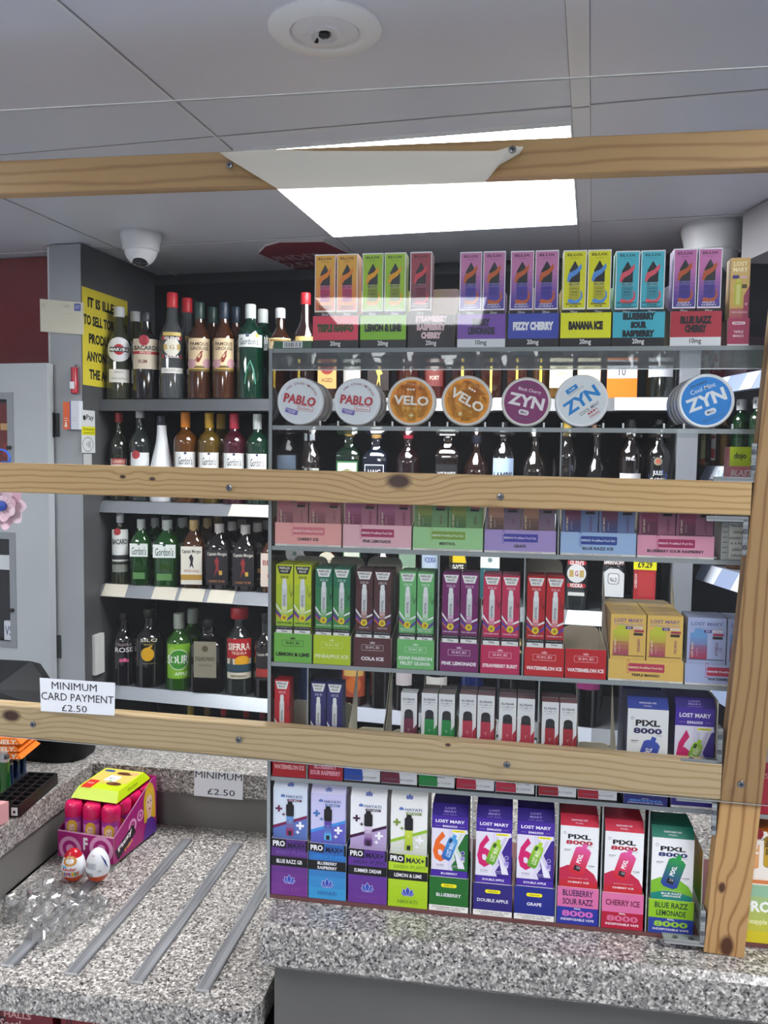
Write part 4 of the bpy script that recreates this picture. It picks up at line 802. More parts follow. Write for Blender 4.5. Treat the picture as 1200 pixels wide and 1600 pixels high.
def lm(six, side, dev0, dev1, flav, kcol):
    def art(a):
        pu = '43239a'; a.rect(0, .795, 1, 1, pu); a.text('LOST MARY', .5, .915, .80, .05, 'f0eef8', 3); a.text('BM6000', .5, .835, .40, .035, 'e6e2f4', 2); a.rect(.1, .834, .25, .838, 'b0a0d8'); a.rect(.75, .834, .9, .838, 'b0a0d8')
        a.rect(0, .12, .46, .795, 'e2dfee'); a.rect(.46, .12, 1, .795, kcol); a.poly([(.46, .12), (.60, .12), (.55, .2), (.66, .3), (.58, .42), (.74, .56), (.80, .7), (1, .74), (.97, .795), (.46, .795)], 'd9d6ec'); a.poly([(.58, .795), (.98, .795), (.72, .50), (.86, .28), (.92, .16), (.74, .16), (.64, .40)], 'e9e7f4')
        a.text('6', .24, .50, .40, .50, six, 3); a.text('K', .74, .5, .36, .46, mix_hex(kcol, 'ffffff', .78), 2)
        W, H = a.w*.27, a.w*.66; rr = W*.25; cx, cy, q = .5, .47, -20
        a.free([(-W*.22, H*.45), (W*.22, H*.45), (W*.18, H*.66), (-W*.18, H*.66)], cx, cy, q, dev0)
        a.gfree(lambda t0, t1: [((-W/2+(rr*.5 if t0 in (0,) else 0)), -H/2+t0*H), (W/2-(rr*.5 if t0 == 0 else 0), -H/2+t0*H), (W/2-(rr*.5 if t1 == 1 else 0), -H/2+t1*H), (-W/2+(rr*.5 if t1 == 1 else 0), -H/2+t1*H)], 8, dev1, dev0, cx, cy, q)
        a.text('LOST MARY', cx+.02, cy-.0, .46, .075, mix_hex(dev0, 'ffffff', .75), 2, 70); a.free([(-W*.36, H*.25), (-W*.06, H*.25), (-W*.06, H*.44), (-W*.36, H*.44)], cx, cy, q, mix_hex(dev1, '000000', .45))
        a.rrect(.74, .765, .36, .055, 'f2e818', .5); a.text('Prefilled Pod', .74, .765, .22, .016, '4a4410', 0); a.ell(.86, .42, .055, 'cfc8ea'); a.ell(.86, .42, .042, '3c2490'); a.rect(.80, .30, .92, .365, 'a89ad8'); a.text('x3', .86, .332, .06, .02, '3c2490', 1)
        a.text('Pre-filled', .24, .205, .2, .016, '3a3a4a', 1); a.text('2ml E-liquid', .24, .18, .2, .014, '3a3a4a', 0); a.text('Replace Pods', .74, .20, .32, .018, 'f0eef8', 1); a.text('Rechargeable', .74, .172, .3, .014, 'f0eef8', 0)
        a.rect(0, .012, 1, .115, pu); a.text(flav, .5, .068, min(.6, .05*len(flav)), .032, 'f0eef8', 2); a.rect(0, 0, 1, .012, 'eef0f2')
    return art
def lm_tray(c, flav):
    def art(a):
        a.rrect(.5, .76, .40, .095, 'f2e818', .5); a.text('Prefilled Pod', .5, .76, .24, .045, '4a4410', 1); a.text(flav, .5, .48, min(.8, .066*len(flav)+.04), .10, 'ecebf4', 2)
        a.rect(0, 0, 1, .17, 'eceae6'); a.text('IT IS FORBIDDEN TO SELL THIS', .5, .115, .84, .045, '2a2a2e', 1); a.text('PRODUCT TO CHILDREN', .5, .055, .6, .045, '2a2a2e', 1)
    return art
def lm_lid(a): a.text('LOST', .5, .62, .30, .16, 'a898dc', 2); a.text('MARY', .5, .36, .34, .16, 'a898dc', 2); a.text('LOST MARY', .5, .12, .4, .1, '8a78cc', 1)
def lotus(a, cx, cy, s, c, d='e8e8f8'):
    for ang, sc in ((62, .85), (-62, .85), (36, 1), (-36, 1), (0, 1.1)):
        L_ = s*a.w*.5*sc; pts = [(0, 0), (L_*.26, L_*.45), (L_*.2, L_*.72), (0, L_), (-L_*.2, L_*.72), (-L_*.26, L_*.45)]
        a.free(pts, cx, cy, ang, d); a.free([(x*.82, y*.9+L_*.05) for x, y in pts], cx, cy, ang, c)
def hay(bg, dg, lo, ac, dv0, dv1, flav, tint):
    def art(a):
        a.poly([(0, 0), (1, 0), (1, .44), (0, .20)], lo); a.poly([(0, .20), (1, .44), (1, .50), (0, .26)], ac); a.grad(0, 0, 1, .19, mix_hex(lo, '000000', .1), lo, 3)
        lotus(a, .29, .83, .20, '2a62b0', 'cfd8ee'); a.text('HAYATI', .62, .85, .46, .055, '3c5a8c', 1); a.rect(.42, .755, .84, .80, mix_hex(ac, '2a1430', .3)); a.text('PRO MAX+', .63, .777, .34, .028, 'f0f0f4', 1)
        a.text('+', .17, .60, .2, .13, mix_hex(ac, '300828', .25), 4); a.text('+', .31, .49, .1, .065, mix_hex(ac, '300828', .25), 3); a.text('+', .80, .29, .23, .15, 'f4f4f8', 4); a.text('+', .73, .16, .11, .07, 'f4f4f8', 3)
        a.rrect(.5, .71, .14, .13, '141416', .2); a.rrect(.5, .58, .23, .36, '18181b', .2); a.grad(.395, .10, .605, .46, dv1, dv0, 5); a.rrect(.5, .14, .22, .19, dv1, .2); a.rrect(.5, .13, .1, .13, '1a1a20', .2); a.text('Y', .5, .35, .06, .05, mix_hex(dv0, 'ffffff', .5), 0)
    return art
def hay_tray(c0, c1, puff, lines, lt):
    def art(a):
        a.grad(0, 0, 1, 1, c1, c0, 5); a.poly([(0, .85), (.41, .83), (.41, .99), (0, 1)], '121214'); a.text('PRO', .21, .915, .33, .10, 'f4f4f6', 3); a.text('MAX+', .68, .895, .46, .10, '1a1038', 3); a.rect(.94, .80, 1, .99, '121214')
        a.text('6000+ PUFFS', .54, .765, .82, .075, puff, 3); a.rect(0, .52, 1, .69, '101012'); n = len(lines)
        for i, s in enumerate(lines): a.text(s, .5, .605+(n-1)*.04-i*.08, min(.8, .058*len(s)), .055 if n > 1 else .07, 'f0f0f4', 2)
        lotus(a, .5, .215, .46, '3350b4', 'd8d4f4'); a.text('HAYATI', .5, .11, .5, .07, lt, 1)
    return art
def bigbox(x0, x1, yft, yst, ysplit, zrow, mk, trayart, tc, label, tlabel, body, side, top, lidart, lid, d=.055, backrows=0, rowname='', grp='cartons on the bottom shelf', inner=CREAM, blabel=None, trayh=None):
    u0, _ = pV(x0, 1300, VD); u1, _ = pV(x1, 1300, VD); w_ = u1-u0-.0012; uc = (u0+u1)/2; xm = (x0+x1)/2
    hf = trayh or pV(xm, ysplit, VD)[1]-zrow; h_ = pV(xm, yft, VD)[1]-zrow-.001
    put(tray_mesh(w_, d*(1+backrows)+.006, hf, hf+.02, tc, art=trayart, inner=inner), 'display_tray', uc, VD+.001, zrow, tlabel, 'tray', 'trays of large cartons')
    def art(a):
        z0 = hf-.002; mk(Art(a.mb, a.w, h_-z0, lambda x, y, e: (-a.w/2+x, -e, z0+y)))
    o = put(box_mesh('c', w_-.004, d, h_, body, top, art, side, lidart, lid), 'vape_carton', uc, VD+.0032, zrow+.001, label, 'carton', grp)
    for k in range(1, backrows+1): dup(o, uc, VD+.0032+(d+.001)*k, zrow+.001, blabel or label.replace('carton', 'carton standing behind the front one,'), grp)
    return uc, h_
z0 = Z0
LID = .014
HAY = [(423, 481.5, 1234, 1226, 1312, hay('cfdcea', '', '5a74b8', '7a1c50', '5aa0d8', '8c2a60', '', ''), hay_tray('4e2a78', '7a3a92', '6a4a9c', ['BLUE RAZZ GB'], '8a50a4'), '6a2f86', 'd3dfee', 'blue and white lotus carton with purple tray at the end panel', 'purple lotus tray of the blue razz carton'),
 (482, 541.5, 1242, 1230, 1319, hay('c5c2ea', '', '5f62c0', '3f90dc', '5a3a98', '58a8dc', '', ''), hay_tray('2c5ca8', '3fa0d8', '2a86d8', ['BLUEBERRY', 'RASPBERRY'], '3a6cb0'), '3f8ccc', 'c9c8ee', 'lilac and blue lotus carton in a sky blue tray', 'sky blue lotus tray with black blueberry raspberry band'),
 (544, 606, 1249, 1236, 1328, hay('eceef2', '', 'b3a0cc', '3a0c3c', 'e8dcee', '5a2c6e', '', ''), hay_tray('56308c', '6c3a96', '3c2468', ['SUMMER DREAM'], '7a50a4'), '60348e', 'eef0f4', 'white lotus carton with dark plum stripe in a violet tray', 'violet lotus tray with black summer dream band'),
 (607, 670, 1254, 1240, 1336, hay('eef0ea', '', 'd8dcd0', '94c030', 'c8d84a', 'a8c034', '', ''), hay_tray('b8d828', 'a6cc22', '8ab020', ['LEMON & LIME'], '6a9428'), 'aacc20', 'eef0ee', 'white lotus carton with lime stripe in a lime green tray', 'lime green lotus tray with black lemon and lime band')]
for (x0, x1, yf, ys, ysp, mk, ta, tc, bd, la, tl) in HAY:
    bigbox(x0, x1, yf, ys, ysp, z0, mk, ta, tc, la, tl, bd, mix_hex(bd, '8a8aa0', .25), mix_hex(bd, 'ffffff', .2), lambda a: lotus(a, .5, .18, .3, '5a6cb8', 'c8d0ea'), .012, .055)
bl = mix_hex('2a6e2c', '000000', .1)
LM6 = [(671.5, 734.5, 1277, 1249, 1372, 'ea6a1e', '24682c', '4aa0dc', '2a62b4', 'BLUEBERRY', '1f6a2c', '1f6a28', 'purple-topped 6000-puff carton with orange six in a green tray', 'green blueberry tray of the orange-six carton'),
 (741, 803.5, 1281, 1255, 1382, 'd0186a', '3a2088', 'a6d030', '5a9a24', 'DOUBLE APPLE', '3a2088', '2c2278', 'purple 6000-puff carton with pink six in the double apple tray', 'indigo double apple tray between the green and blue trays'),
 (805.5, 870, 1286, 1258, 1387, 'd0186a', '3a2088', 'a6d030', '5a9a24', 'DOUBLE APPLE', '3a2088', '1f2a86', 'purple 6000-puff carton with pink six in the blue grape tray', 'royal blue grape tray under a purple carton')]
for (x0, x1, yf, ys, ysp, six, side, d0, d1, fl, kc, tc, la, tl) in LM6:
    bigbox(x0, x1, yf, ys, ysp, z0, lm(six, side, d0, d1, fl, kc), lm_tray(tc, 'GRAPE' if 'grape' in la else fl), tc, la, tl, '43239a', kc, '2c1c78', lm_lid, .013, .05)
PX = [(873, 939.5, 1293, 1279, 1388, 'e05aa0', 'c8202c', 'c02448', 'c02030', 'b02438', 'CHERRY ICE', 'd66fa4', '27349a', ['BLUEBERRY', 'SOUR RAZZ'], 'c86ab8', '3a2050', 'c02440', 'c84050', 'red-topped 8000-puff carton in the pink blueberry sour razz tray', 'pink and blue tray lettered blueberry sour razz'),
 (943.5, 1010.5, 1302, 1281, 1397, 'e05aa0', 'c8202c', 'c02448', 'c02030', 'b02438', 'CHERRY ICE', 'd870a2', 'b01838', ['CHERRY ICE'], 'd06a90', '6a2038', 'c02440', 'c84050', 'red-topped 8000-puff carton in the pink cherry ice tray', 'pink and red tray lettered cherry ice'),
 (1017.5, 1090, 1312, 1283, 1408, '2c9c48', '2a3a9c', '7ab82c', '128074', '1f2c6c', 'BLUE RAZZ|LEMONADE', '8cc020', '2a4098', ['BLUE RAZZ', 'LEMONADE'], '9ac83a', '1c3430', '12705c', '1c6a8c', 'green-topped 8000-puff carton nearest the post on the bottom shelf', 'lime and blue tray lettered blue razz lemonade')]
for (x0, x1, yf, ys, ysp, d0, d1, w0, w1, c8, fl, t0, t1, lines, t8, ttc, top, sd, la, tl) in PX:
    bigbox(x0, x1, yf, ys, ysp, z0, pixl(d0, d1, w0, w1, c8, fl), pixl_tray(t0, t1, lines, t8, ttc), t0, la, tl, 'eceef0', 'd9dcde' if 'green' not in la else 'c8d0d0', top, pixl_lid(0), .012, .055)
# row E big ones
bigbox(972, 1042, 1109, 1084, 1236, zE, pixl('3a56b8', '3a3494', '2a5aa8', '3060b8', '241c5c', ' '), pixl_tray('2a2a80', '262a78', [' '], '4a80d0', 'ffffff'), '26266e', 'white 8000-puff carton with a dark blue device behind the bottom rail', 'indigo 8000-puff tray under the bottom rail', 'eceef0', '3a3a60', '2a3f94', pixl_lid(0), .013, .05, 1, blabel='white 8000-puff carton standing right behind the dark blue device carton', grp='large cartons behind the bottom rail')
bigbox(1046, 1114, 1107, 1089, 1243, zE, lm('d0186a', '3a2088', 'a6d030', '5a9a24', 'DOUBLE APPLE', '3a2088'), lm_tray('2c1c78', ' '), '2c1c78', 'purple 6000-puff carton with pink six behind the bottom rail', 'deep purple tray under the bottom rail beside the post', '43239a', '2c1c70', '2c1c78', lm_lid, .011, .05, 1, grp='large cartons behind the bottom rail')
# odd cartons beside and beyond the post
u0, _ = pV(1143, 720, VD); u1, _ = pV(1182, 720, VD); zt_ = pV(1160, 699, VD)[1]
def dojo(a):
    a.rect(0, .60, 1, 1, 'c8e01c'); a.text('dojo', .42, .80, .5, .16, '1c2010', 3); a.text('UP', .88, .74, .14, .07, '1c2010', 2); a.text('BLAST', .5, .46, .86, .13, 'f4e2e4', 3, 0, .15); a.rect(.74, .0, 1, .40, '9aa0a0'); a.text('10K', .36, .22, .5, .22, '1c1c1e', 3)
put(box_mesh('c', u1-u0, .03, .062, 'd98088', 'c8e01c', dojo, 'd07a84'), 'vape_carton', (u0+u1)/2, VD+.010, zt_-.0612, 'pink and lime 10K carton standing above the middle rail by the post', 'carton')
b = MB(); b.box((u0-.004, VD+.008, zt_-.065), (u1+.02, VD+.05, zt_-.062), ACR, front=ACR_EDGE); b.box((u0-.004, VD+.046, zt_-.062), (u1+.02, VD+.05, zt_-.03), ACR); b.box((u0-.004, VD+.05, ZCc+.0032), (u1+.02, VD+.053, zt_-.03), ACR); dobj(b, 'carton_riser', dsp)
u0, _ = pV(1128, 840, VD); u1, _ = pV(1175, 840, VD); zt_ = pV(1150, 808, VD)[1]
def nic(a):
    a.rect(0, .88, 1, 1, '2a2024'); a.rect(.42-.18, .03, .42-.17, .97, '16161a'); a.rect(.25, .04, .98, .87, 'd5d6cc')
    for i, s in enumerate(['This product', 'contains', 'nicotine which', 'is a highly', 'addictive', 'substance.']): a.text(s, .62, .79-i*.135, min(.7, .055*len(s)), .075, '1c1c1e', 1)
    for i in range(6): a.rect(.04, .16+i*.12, .2, .175+i*.12, '4a4a4e')
put(box_mesh('c', u1-u0, .042, zt_-zC, 'b9bab4', '3a2c30', nic), 'vape_carton', (u0+u1)/2, VD+.003, zC, 'grey carton with the nicotine warning panel, half behind the post', 'carton')
u0, _ = pV(1158, 1400, VD); u1, _ = pV(1232, 1400, VD); zt_ = pV(1190, 1302, VD)[1]; zs = pV(1190, 1384, VD)[1]
def pro(a):
    a.rect(0, 0, 1, 1, 'e9e4dc'); a.poly([(.0, .55), (.35, .75), (.35, .3), (0, .2)], 'd9a06a'); a.poly([(.5, 1), (1, 1), (1, .4), (.75, .55)], 'd8741c'); a.rect(0, 0, 1, .07, 'd07a40'); a.text('PRO', .33, .855, .26, .05, '1c1c1e', 3); a.ell(.3, .95, .13, '8a1c22'); a.text('2', .22, .66, .22, .2, 'f0ece4', 4)
    a.rrect(.62, .62, .34, .78, '8a6a10', .25); a.rrect(.62, .52, .32, .5, 'b8962a', .25); a.rrect(.62, .83, .2, .12, '18181a', .3); a.text('PRO', .55, .68, .3, .12, '1c1a10', 2, 90); a.text('Disposable', .5, .1, .5, .03, 'f4d8c0', 0)
def pro_tray(a): a.grad(0, 0, 1, 1, 'd8c21c', '86b8a8', 5); a.text('PRO', .36, .63, .6, .19, 'f0f4f0', 4); a.text('pineapple ice', .42, .36, .72, .12, 'e8efc8', 1)
bx = zs-z0; put(tray_mesh(u1-u0, .06, bx, bx+.02, 'b4bc50', art=pro_tray), 'display_tray', (u0+u1)/2, VD+.001, z0, 'green-to-yellow pineapple ice tray on the far side of the post', 'tray', 'trays of large cartons')
def pro2(a): pro(Art(a.mb, a.w, a.h-bx, lambda x, y, e: (-a.w/2+x, -e, bx+y)))
put(box_mesh('c', u1-u0-.004, .05, zt_-z0, 'e9e4dc', 'c0651c', pro2), 'vape_carton', (u0+u1)/2, VD+.0035, z0+.001, 'white and orange carton with yellow device beyond the post', 'carton', 'cartons on the bottom shelf')
u0, _ = pV(1163, 1200, VD); u1, _ = pV(1235, 1200, VD); zt_ = pV(1190, 1120, VD)[1]; zs = pV(1190, 1216, VD)[1]
put(tray_mesh(u1-u0, .06, zs-zE, zs-zE+.02, 'a81c34', art=lambda a: (a.poly([(0, 0), (.28, 0), (.28, .4), (0, .9)], '2f8a34'), a.text('SE', .7, .5, .3, .3, 'c85a68', 2))), 'display_tray', (u0+u1)/2, VD+.001, zE, 'dark red tray with green corner on the far side of the post', 'tray', 'card trays behind the bottom rail')
put(box_mesh('c', u1-u0-.004, .05, zt_-zE, 'a01c34', '7a1628', lambda a: (a.rect(.05, .52, .95, .8, '9a8c8c'), a.text('IVG', .6, .86, .7, .08, '1c1418', 3), a.rect(0, .30, 1, .46, '8a1830'), a.text('SE', .6, .38, .3, .06, 'c86a78', 2))), 'vape_carton', (u0+u1)/2, VD+.0035, zE+.001, 'dark red carton with a grey panel on the far side of the post', 'carton', 'large cartons behind the bottom rail')
# rainbow-edged card standing askew between the green-topped carton and the post
b = MB(); h_ = .115; b.box((0, 0, 0), (.0012, .10, h_), 'e0e2e4'); a = Art(b, .10, h_, lambda x, y, e: (-e, .10-x, y)); a.grad(0, .35, 1, 1, '5aa83a', 'e8a020', 6); a.text('PRO GOLD', .55, .18, .7, .1, '2a2a2c', 3)
ug, _ = pV(1093, 1400, VD); put(b, 'printed_card', ug+.003, VD+.004, z0, 'upright orange and green printed card between the bottom carton and post', 'card')
b = MB(); b.box((0, 0, 0), (.0012, .11, .145), 'e4ddd0'); a = Art(b, .11, .145, lambda x, y, e: (-e, .11-x, y)); a.poly([(.4, 0), (1, 0), (1, .55), (.4, .9)], '9a2c48'); a.text('Edition', .75, .5, .4, .09, 'e8c8d0', 1); a.rect(.5, .05, .98, .32, 'e8e8ea')
ug, _ = pV(1118, 1150, VD); put(b, 'printed_card', ug+.002, VD+.004, zE, 'cream and maroon printed card standing beside the purple carton and post', 'card')
# ---------------------------------------------------------------- bottles on the wall shelving
PROF = {
 'std': ([(0, .9), (.012, 1), (.58, 1), (.64, .96), (.69, .80), (.73, .56), (.77, .40), (.80, .36), (.90, .34)], 2),
 'high': ([(0, .92), (.012, 1), (.66, 1), (.71, .95), (.75, .78), (.785, .5), (.81, .38), (.90, .35)], 2),
 'slim': ([(0, .9), (.012, 1), (.52, 1), (.60, .92), (.68, .62), (.74, .42), (.90, .36)], 2),
 'cone': ([(0, .92), (.015, 1), (.30, 1), (.42, .92), (.56, .70), (.70, .48), (.80, .40), (.90, .38)], 2),
 'flask': ([(0, .92), (.015, 1), (.60, 1), (.68, .92), (.76, .68), (.82, .40), (.90, .36)], 3),
 'square': ([(0, .95), (.012, 1), (.64, 1), (.68, .95), (.72, .74), (.76, .44), (.80, .36), (.90, .35)], 7),
 'squat': ([(0, .9), (.015, 1), (.45, 1), (.54, .94), (.62, .74), (.68, .45), (.74, .30), (.90, .28)], 2),
 'round': ([(0, .7), (.02, .8), (.12, .95), (.26, 1), (.40, .93), (.52, .70), (.60, .42), (.66, .30), (.90, .28)], 2),
 'box': ([(0, 1), (.0, 1), (1, 1)], 24)}
def rect_r(n): return 2**(-1/n) if n > 2 else 1
NB = {}
def bottle(kind, H, Rr, gm, cap, labs, cap_h=.11, cap_r=.40):
    pr, n = PROF[kind]; b = MB(); t = bpy.data.objects.new('bottle', None); COL.objects.link(t); t.empty_display_size = .05
    f = 1/rect_r(n) if n > 2 else 1
    if kind == 'box': b.box((-Rr, -Rr*.8, 0), (Rr, Rr*.8, H), gm)
    else: b.lathe([(r*Rr, z*H) for z, r in pr], gm, 28, n)
    b.build('glass' if kind != 'box' else 'carton_body', t)
    if cap:
        b = MB(); z0 = (1-cap_h)*H; cr = Rr*cap_r; b.lathe([(cr*.96, z0), (cr, z0+.002), (cr, H-.003), (cr*.9, H)], mm(cap) if isinstance(cap, str) else cap, 20); b.build('cap', t)
    for (z0, z1, span, bg, items) in labs:
        b = MB(); h = (z1-z0)*H
        if n > 2: W = 2*Rr*span; a = Art(b, W, h, lambda x, y, e: (-W/2+x, -Rr*(.8 if kind == 'box' else rect_r(n)*(2**(1/n)))-e, z0*H+y), 8e-5, 3e-4)
        else: a = cyl_art(b, Rr, z0*H, h, span)
        if bg == 'disc': a.ell(.5, .5, .5, items[0], .5); items = items[1:]
        elif bg: a.rect(0, 0, 1, 1, M(bg, .45))
        a.draw(items)
        if b.f: b.build('paper_label', t)
    return t
def place(spec, Yfront=None):
    px, x0, x1, yt, k, kind, g, al, cap, labs, label, rows = spec[:12]; kw = spec[12] if len(spec) > 12 else {}
    zb = SZ[k]+.0006; dep = kw.get('dep', 0); Y = SY+.05+dep
    for _ in range(3):
        Rr = (pY(x1, 700, Y)[0]-pY(x0, 700, Y)[0])/2*(.87 if kind == 'flask' else .93); Y = SY+.008+Rr+dep
    X = pY(px, 700, Y)[0]; ytz = pY(px, yt, Y)[1]; H = ytz-zb
    gm = glass(g, al) if al is not None else M(g, .25)
    t = bottle(kind, H, Rr, gm, cap, labs, kw.get('ch', .11), kw.get('cr', .40))
    rz = math.atan2(-X, Y)*kw.get('turn', {'square': .4, 'box': .2, 'flask': .5}.get(kind, .92))
    t.location = (X, Y, zb); t.rotation_euler = (0, 0, rz); cat = 'bottle' if kind != 'box' else 'carton'
    if kind == 'box': t.name = 'bottle_carton'
    tag(t, label, cat, f'bottles on the {["top", "second", "third", "fourth", "lowest"][k]} shelf of the wall unit')
    for r in range(1, rows):
        c = copy_tree(t); c.location = (X+.004*(r % 2), Y+(2*Rr+(.014 if kind == 'flask' else .004))*r, zb); c['label'] = label.split(',')[0].split(' beside')[0].split(' with')[0] + f', behind the front one'+(' at the back' if r == 2 else '')
        c['group'] = c['label'].replace(',', '')
    return t
def T(s, cx, cy, w, h, c, b=1): return ('t', s, cx, cy, w, h, c, b)
def Rc(*a): return ('r',)+a
gord = lambda c, lo: [(.36, .56, 1.9, 'eef0ee', [T('Gordon\'s', .5, .52, .62, .44, '1a2a3a', 1), ('q', .5, .93, .11, .10, '2a3550', .1), Rc(0, 0, 1, .06, c)]), (.30, .36, 1.9, lo, [T('DISTILLED GIN', .5, .5, .5, .35, 'e8e0d0', 0)])]
